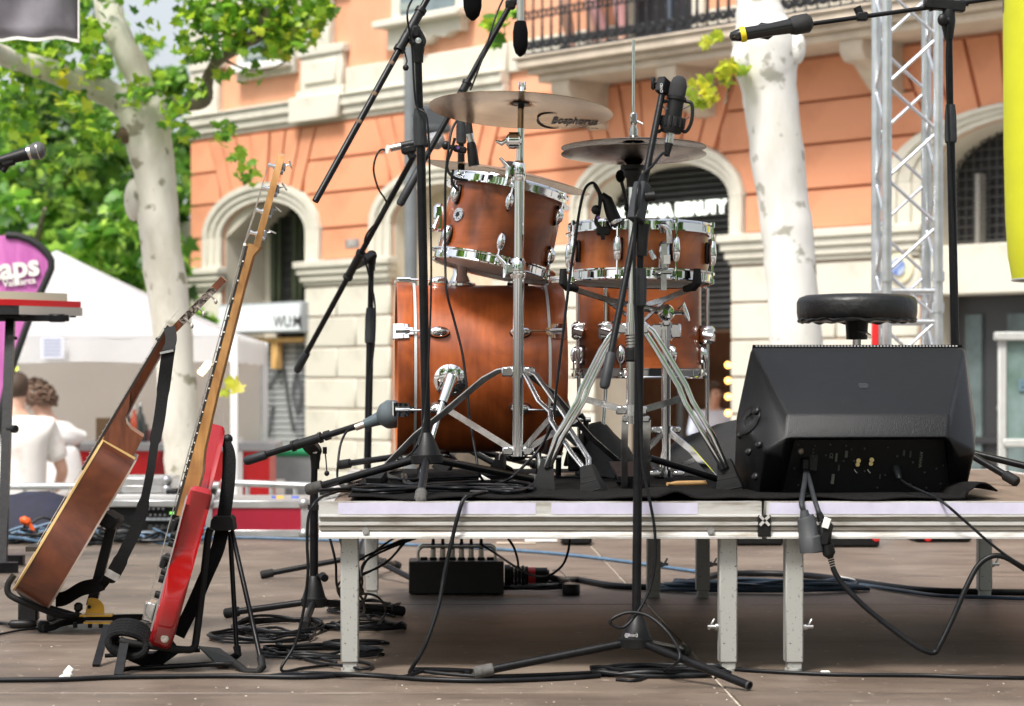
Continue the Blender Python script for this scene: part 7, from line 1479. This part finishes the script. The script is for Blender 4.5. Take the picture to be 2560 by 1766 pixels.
cable('multicore_cable','thick black multicore cable running from the stage box behind the riser legs',[q+ex*.13,q+ex*.17+V((0,0,-.012)),Fl(1440,1458)+V((0,0,.011)),Fl(1540,1474)+V((0,0,.011)),Fl(1640,1476)+V((0,0,.011)),Fl(1735,1462)+V((0,0,.011)),Fl(1790,1446)+V((0,0,.011)),Fl(1900,1442)+V((0,0,.011)),Fl(2030,1448)+V((0,0,.011)),Fl(2160,1466)+V((0,0,.011)),Fl(2300,1484)+V((0,0,.011)),Fl(2450,1489)+V((0,0,.011)),Fl(2640,1492)+V((0,0,.011))],.0105,n=12)
cap = thing('connector_cap','round black screw cap on a chain lying beside the stage box','cap',Fl(1428,1488)); p = WO[cap.name]
MB().lathe([(0,.034),(.025,.034),(.0275,.03),(.0275,.004),(.026,.001),(0,.001)],p,(0,0,1),28).build('cap_body', black_plastic, cap)
for k in range(12): t = k/11; c_ = p+V((0,0,.034))*(1)+V((-.055*t,.02*t,.042*math.sin(t*1.9))); MB().ball(c_,.0028,6).build('chain_link', chrome_worn, cap)
def coil(label, cx,cy,rx_,ry_,turns,r,mat,seed,h=.02,extra=()):
    rg = random.Random(seed); c0 = Fl(cx,cy); pts = []
    for i in range(int(turns*14)):
        a = i*2*math.pi/14; k = 1+rg.uniform(-.1,.1)-.012*(i/14); pts.append(V((c0.x+rx_*math.cos(a)*k+.006*math.sin(i*.31),c0.y+ry_*math.sin(a)*k,r+h*(i/(turns*14))*rg.uniform(.4,1))))
    return cable('cable_coil',label,pts+[V(p) for p in extra],r,mat,k=3,n=6,cat='cable')
coil('small black cable coil behind the multipin connector',1330,1474,.13,.06,5,.0045,cable_mat,1)
coil('large bundle of blue-black cable between the rear riser legs',1905,1478,.31,.09,8,.0058,M('navy_cable',(.03,.055,.09),.42,var=.3,vs=10),2,.035)
tp_ = MB().box(Fl(2110,1470)+V((0,-.03,.03)),(.06,.02,.014),Matrix.Rotation(.2,3,'Y'),.003).build('cable_tie', white_tape); tag(tp_,'white tape tie around the blue-black cable bundle','tie')
cable('power_cable','blue-black cable leaving the bundle towards the right edge',[Fl(2060,1462)+V((0,0,.007)),Fl(2150,1468)+V((0,0,.007)),Fl(2250,1482)+V((0,0,.007)),Fl(2350,1496)+V((0,0,.007)),Fl(2470,1500)+V((0,0,.007)),Fl(2640,1506)+V((0,0,.007))],.006,MATS['navy_cable'])
coil('black cable coil lying around the foot of the front microphone stand',1650,1690,.15,.052,6,.0044,cable_mat,5,.02,[Fl(1800,1676)+V((0,0,.005)),Fl(1880,1682)+V((0,0,.005)),Fl(2080,1692)+V((0,0,.005)),Fl(2300,1694)+V((0,0,.005)),Fl(2420,1698)+V((0,0,.005)),Fl(2640,1702)+V((0,0,.005))])
tg = MB().box(Fl(2063,1690)+V((0,-.001,.006)),(.022,.014,.011),None,.003).build('tape_tag', white_tape); tag(tg,'white tape tag wrapped on the cable in front of the right riser leg','tape')
cable('power_cable','black cable lying along the front of the stage from the left edge',[Fl(-60,1708)+V((0,0,.006)),Fl(150,1706)+V((0,0,.006)),Fl(300,1700)+V((0,0,.006)),Fl(560,1697)+V((0,0,.006)),Fl(760,1700)+V((0,0,.006)),Fl(900,1694)+V((0,0,.006)),Fl(1060,1705)+V((0,0,.006)),Fl(1220,1709)+V((0,0,.006)),Fl(1400,1703)+V((0,0,.006)),Fl(1500,1696)+V((0,0,.006))],.0055)
cable('power_cable','second black cable twisted with the front one beneath the left riser leg',[Fl(660,1696)+V((0,0,.004)),Fl(760,1690)+V((0,0,.006)),Fl(880,1700)+V((0,0,.012)),Fl(1000,1700)+V((0,0,.006)),Fl(1070,1690)+V((0,0,.012)),Fl(1180,1684)+V((0,0,.006)),Fl(1100,1679)+V((0,0,.005)),Fl(1030,1688)+V((0,0,.012)),Fl(1180,1697)+V((0,0,.006)),Fl(1330,1694)+V((0,0,.005)),Fl(1510,1686)+V((0,0,.005))],.0045)
tg2 = MB().box(Fl(165,1703)+V((0,-.004,.01)),(.03,.016,.016),Matrix.Rotation(-.5,3,'Y'),.004).box(Fl(172,1700)+V((0,-.006,.02)),(.016,.006,.022),Matrix.Rotation(.7,3,'Y'),.002).build('tape_tag', white_tape); tag(tg2,'crumpled white tape tag on the cable near the left edge','tape')
coil('wide loops of black cable around the short microphone stand',700,1578,.115,.2,4,.0042,cable_mat,8,.03)
coil('flat black cable coil in front of the riser\'s rear left leg',915,1575,.105,.06,5,.0042,cable_mat,9)
coil('loose black cable loop with a small plug beside the left riser leg',890,1612,.08,.045,2,.0036,cable_mat,10,.006)
cable('microphone_cable','black cable dropping from the riser corner past the short stand to the floor',[Rs(1000,1226)+V((0,0,.008)),Rs(900,1222)+V((0,0,.01)),W(836,1232,5.6),W(795,1250,5.42),W(772,1290,5.4),W(768,1360,5.4),W(770,1430,5.4),W(760,1520,5.42),W(738,1610,5.42),Fl(703,1682)+V((0,0,.006)),Fl(760,1676)+V((0,0,.005)),Fl(840,1664)+V((0,0,.005)),Fl(800,1652)+V((0,0,.005)),Fl(740,1640)+V((0,0,.005)),Fl(690,1612)+V((0,0,.005))],.0036)
cable('microphone_cable','black cable hanging over the riser front down to the stage floor',[Rs(1330,1236)+V((0,0,.006)),Rs(1240,1238)+V((0,0,.008)),W(1185,1236,5.42),W(1160,1248,5.375),W(1145,1290,5.365),W(1130,1350,5.365),W(1112,1430,5.36),W(1095,1520,5.34),W(1060,1620,5.32),Fl(1024,1690)+V((0,0,.006)),Fl(1060,1682)+V((0,0,.005)),Fl(1130,1680)+V((0,0,.005)),Fl(1175,1688)+V((0,0,.005))],.0046)
cable('microphone_cable','black cable loop hanging below the riser over the multipin connector',[W(1425,1345,6.5),W(1420,1380,6.5),W(1405,1415,6.55),W(1370,1440,6.6),W(1330,1438,6.7),W(1285,1415,6.8),W(1240,1385,7.0),W(1200,1360,7.05)],.0034)
cable('microphone_cable','short black lead hanging under the riser beside the stage box',[W(1270,1346,6.4),W(1285,1370,6.45),W(1294,1400,6.6),W(1296,1420,6.8)],.0034)
for k,(a,b_) in enumerate((((825,1346),(905,1540)),((850,1346),(960,1570)),((700+180,1346),(880,1500)))):
    if k == 0: lb_ = thing('cable_bundle','thin black leads hanging from the riser underside behind the left front leg','cables',W(880,1540,6.0))
    cable('lead',None,[W(a[0],a[1],5.9),W(a[0]+14,a[1]+60,5.9),W(a[0]+22,a[1]+130,6.0),W((a[0]+b_[0])/2+35,1490,6.2),W(b_[0]+5,1530,6.4),Fl(b_[0]-25,b_[1]+10)+V((0,0,.006))],.0034,parent=lb_)
# cables on the riser
for k,(lab,pts) in enumerate((('black cable bundle lying on the molton along the riser front',[(800,1246),(860,1238),(960,1232),(1060,1236),(1160,1238),(1260,1233),(1340,1238)]),('black cable curving under the ball foot of the tall stand',[(880,1206),(850,1222),(900,1240),(1000,1243),(1100,1232),(1200,1226),(1300,1230)]),('black cable snaking behind the legs of the tall stand',[(1000,1186),(960,1196),(1010,1214),(1100,1210),(1200,1206),(1260,1199),(1230,1190)]),('black cable loop lying next to the white tape flag',[(1010,1200),(1020,1222),(1080,1226),(1180,1220),(1290,1222),(1330,1230),(1280,1244),(1180,1240)]))):
    cb_ = thing('cable_bundle',lab,'cables',Rs(*pts[3]))
    for j in range(3):
        cable('strand',None,[Rs(a+rg.uniform(-8,8),b_+rg.uniform(-2.5,2.5)+j*1.5)+V((0,0,.008+.004*j+rg.uniform(0,.004))) for a,b_ in pts],.0042,parent=cb_)
fg = MB().box(Rs(1212,1216)+V((0,0,.016)),(.03,.016,.016),Matrix.Rotation(.5,3,'Y'),.002).build('tape_flag', white_tape); tag(fg,'white tape flag on the cables lying on the riser','tape')
# power leads of the monitor
pc = thing('power_plug','blunt grey-black mains coupler hanging in front of the right riser deck','plug',W(2024,1390,5.36))
MB().tube([W(2010,1276,5.36),W(2013,1296,5.36)],[.009,.012],12).tube([W(2013,1292,5.36),W(2016,1300,5.36),W(2022,1340,5.36),W(2024,1344,5.36),W(2029,1380,5.36)],[.0185,.021,.023,.026,.026],20).build('coupler', M('coupler_grey',(.045,.048,.052),.5,var=.1), pc)
MB().lathe([(0,-.001),(.021,-.001),(.0255,.001)],W(2029,1380,5.36),(.05,0,-1),20).build('coupler_mouth', M('mouth_black',(.006,.006,.006),.7), pc)
cable('power_cable','grey-black mains lead from the floor monitor to the blunt coupler',[pan(2014,1180,.02),W(2012,1205,5.5),W(2006,1240,5.4),W(2004,1262,5.365),W(2010,1280,5.36)],.0062,grip_mat)
p2_ = thing('power_plug','slim black inline plug with white tape hanging beside the blunt coupler','plug',W(2070,1400,5.355))
MB().tube([W(2047,1282,5.36),W(2055,1302,5.36)],[.007,.0095],12).box(W(2062,1335,5.358),(.03,.026,.06),Matrix.Rotation(.16,3,'Y'),.008).tube([W(2068,1362,5.358),W(2073,1385,5.358),W(2077,1392,5.358)],[.014,.0145,.009],14).build('plug_shell', black_plastic, p2_); MB().box(W(2066,1308,5.342),(.016,.004,.024),Matrix.Rotation(.3,3,'Y'),.001).build('tape_wrap', white_tape, p2_)
for k in range(6): MB().cyl(W(2076+1.4*k,1393+6*k,5.358),W(2077+1.4*k,1396+6*k,5.358),.0075-.0004*k,12).build('strain_ring', rubber, p2_)
cable('power_cable','mains lead from the floor monitor to the slim inline plug',[pan(2018,1180,.02),W(2026,1210,5.5),W(2035,1245,5.4),W(2045,1275,5.36),W(2050,1290,5.36)],.0058,grip_mat)
cable('power_cable','thick black lead looping low under the right riser deck and up again',[W(2082,1420,5.358),W(2092,1440,5.355),W(2115,1470,5.35),W(2165,1520,5.34),W(2240,1580,5.33),W(2300,1622,5.32),W(2335,1632,5.32),W(2350,1612,5.32),W(2380,1550,5.33),W(2415,1470,5.34),W(2445,1415,5.35),W(2480,1391,5.35),W(2515,1395,5.35),W(2560,1422,5.35),W(2640,1470,5.34)],.0062,k=9,n=10)
MB().tube([pan(2012,1168,.0),pan(2013,1182,.022)],[.012,.011],12).box(pan(2012,1162,.006),(.02,.03,.032),None,.004).build('mains_socket_plug', black_plastic, mon)
MB().tube([pan(2240,1170,.0),pan(2243,1178,.012),pan(2249,1198,.03)],[.009,.0095,.006],14).build('signal_plug', M('plug_grey',(.06,.065,.07),.35,.3), mon)
cable('signal_cable','thin black signal cable running from the floor monitor across the riser front',[pan(2249,1198,.03),W(2275,1215,5.5),W(2330,1240,5.42),W(2365,1262,5.36),W(2420,1310,5.355),W(2480,1362,5.35),W(2535,1402,5.345),W(2640,1462,5.34)],.0032)

coil('tangle of black cable loops on the floor left of the short stand',655,1600,.13,.13,3,.0036,cable_mat,21,.02)
coil('black cable loops heaped against the left front riser leg',800,1640,.14,.1,4,.0036,cable_mat,22,.02)
coil('loose black cable rings beneath the riser beside the rear left leg',905,1530,.1,.12,4,.0034,cable_mat,23,.03)
cable('microphone_cable','black cable trailing from the short stand along the floor to the riser',[Fl(600,1560)+V((0,0,.005)),Fl(680,1600)+V((0,0,.005)),Fl(730,1640)+V((0,0,.006)),Fl(800,1664)+V((0,0,.006)),Fl(860,1676)+V((0,0,.01)),Fl(915,1680)+V((0,0,.006)),Fl(930,1668)+V((0,0,.005)),Fl(880,1655)+V((0,0,.005))],.0036)

# grit and paper flecks trodden into the stage floor
mb = MB(); r9 = random.Random(12)
for k in range(300):
    y = 4.7+r9.random()**1.6*5.2; x = r9.uniform(-.19*y-.1,.27*y); a = r9.uniform(0,3.14); l = r9.uniform(.001,.0045)*(1.8 if r9.random() < .06 else 1); w_ = l*r9.uniform(.25,.8)
    c_ = V((x,y,.0012)); u_ = V((math.cos(a),math.sin(a),0)); v_ = V((-math.sin(a),math.cos(a),0))
    mb.add([c_+u_*l,c_+v_*w_,c_-u_*l*.8,c_-v_*w_*.7,c_+V((0,0,.0014))],[(0,1,4),(1,2,4),(2,3,4),(3,0,4),(3,2,1,0)])
tag(mb.build('floor_grit', M('pale_grit',(.5,.45,.37),.9,var=.3,vs=3)), 'pale grit and paper flecks scattered over the stage floor', 'grit', kind='stuff')
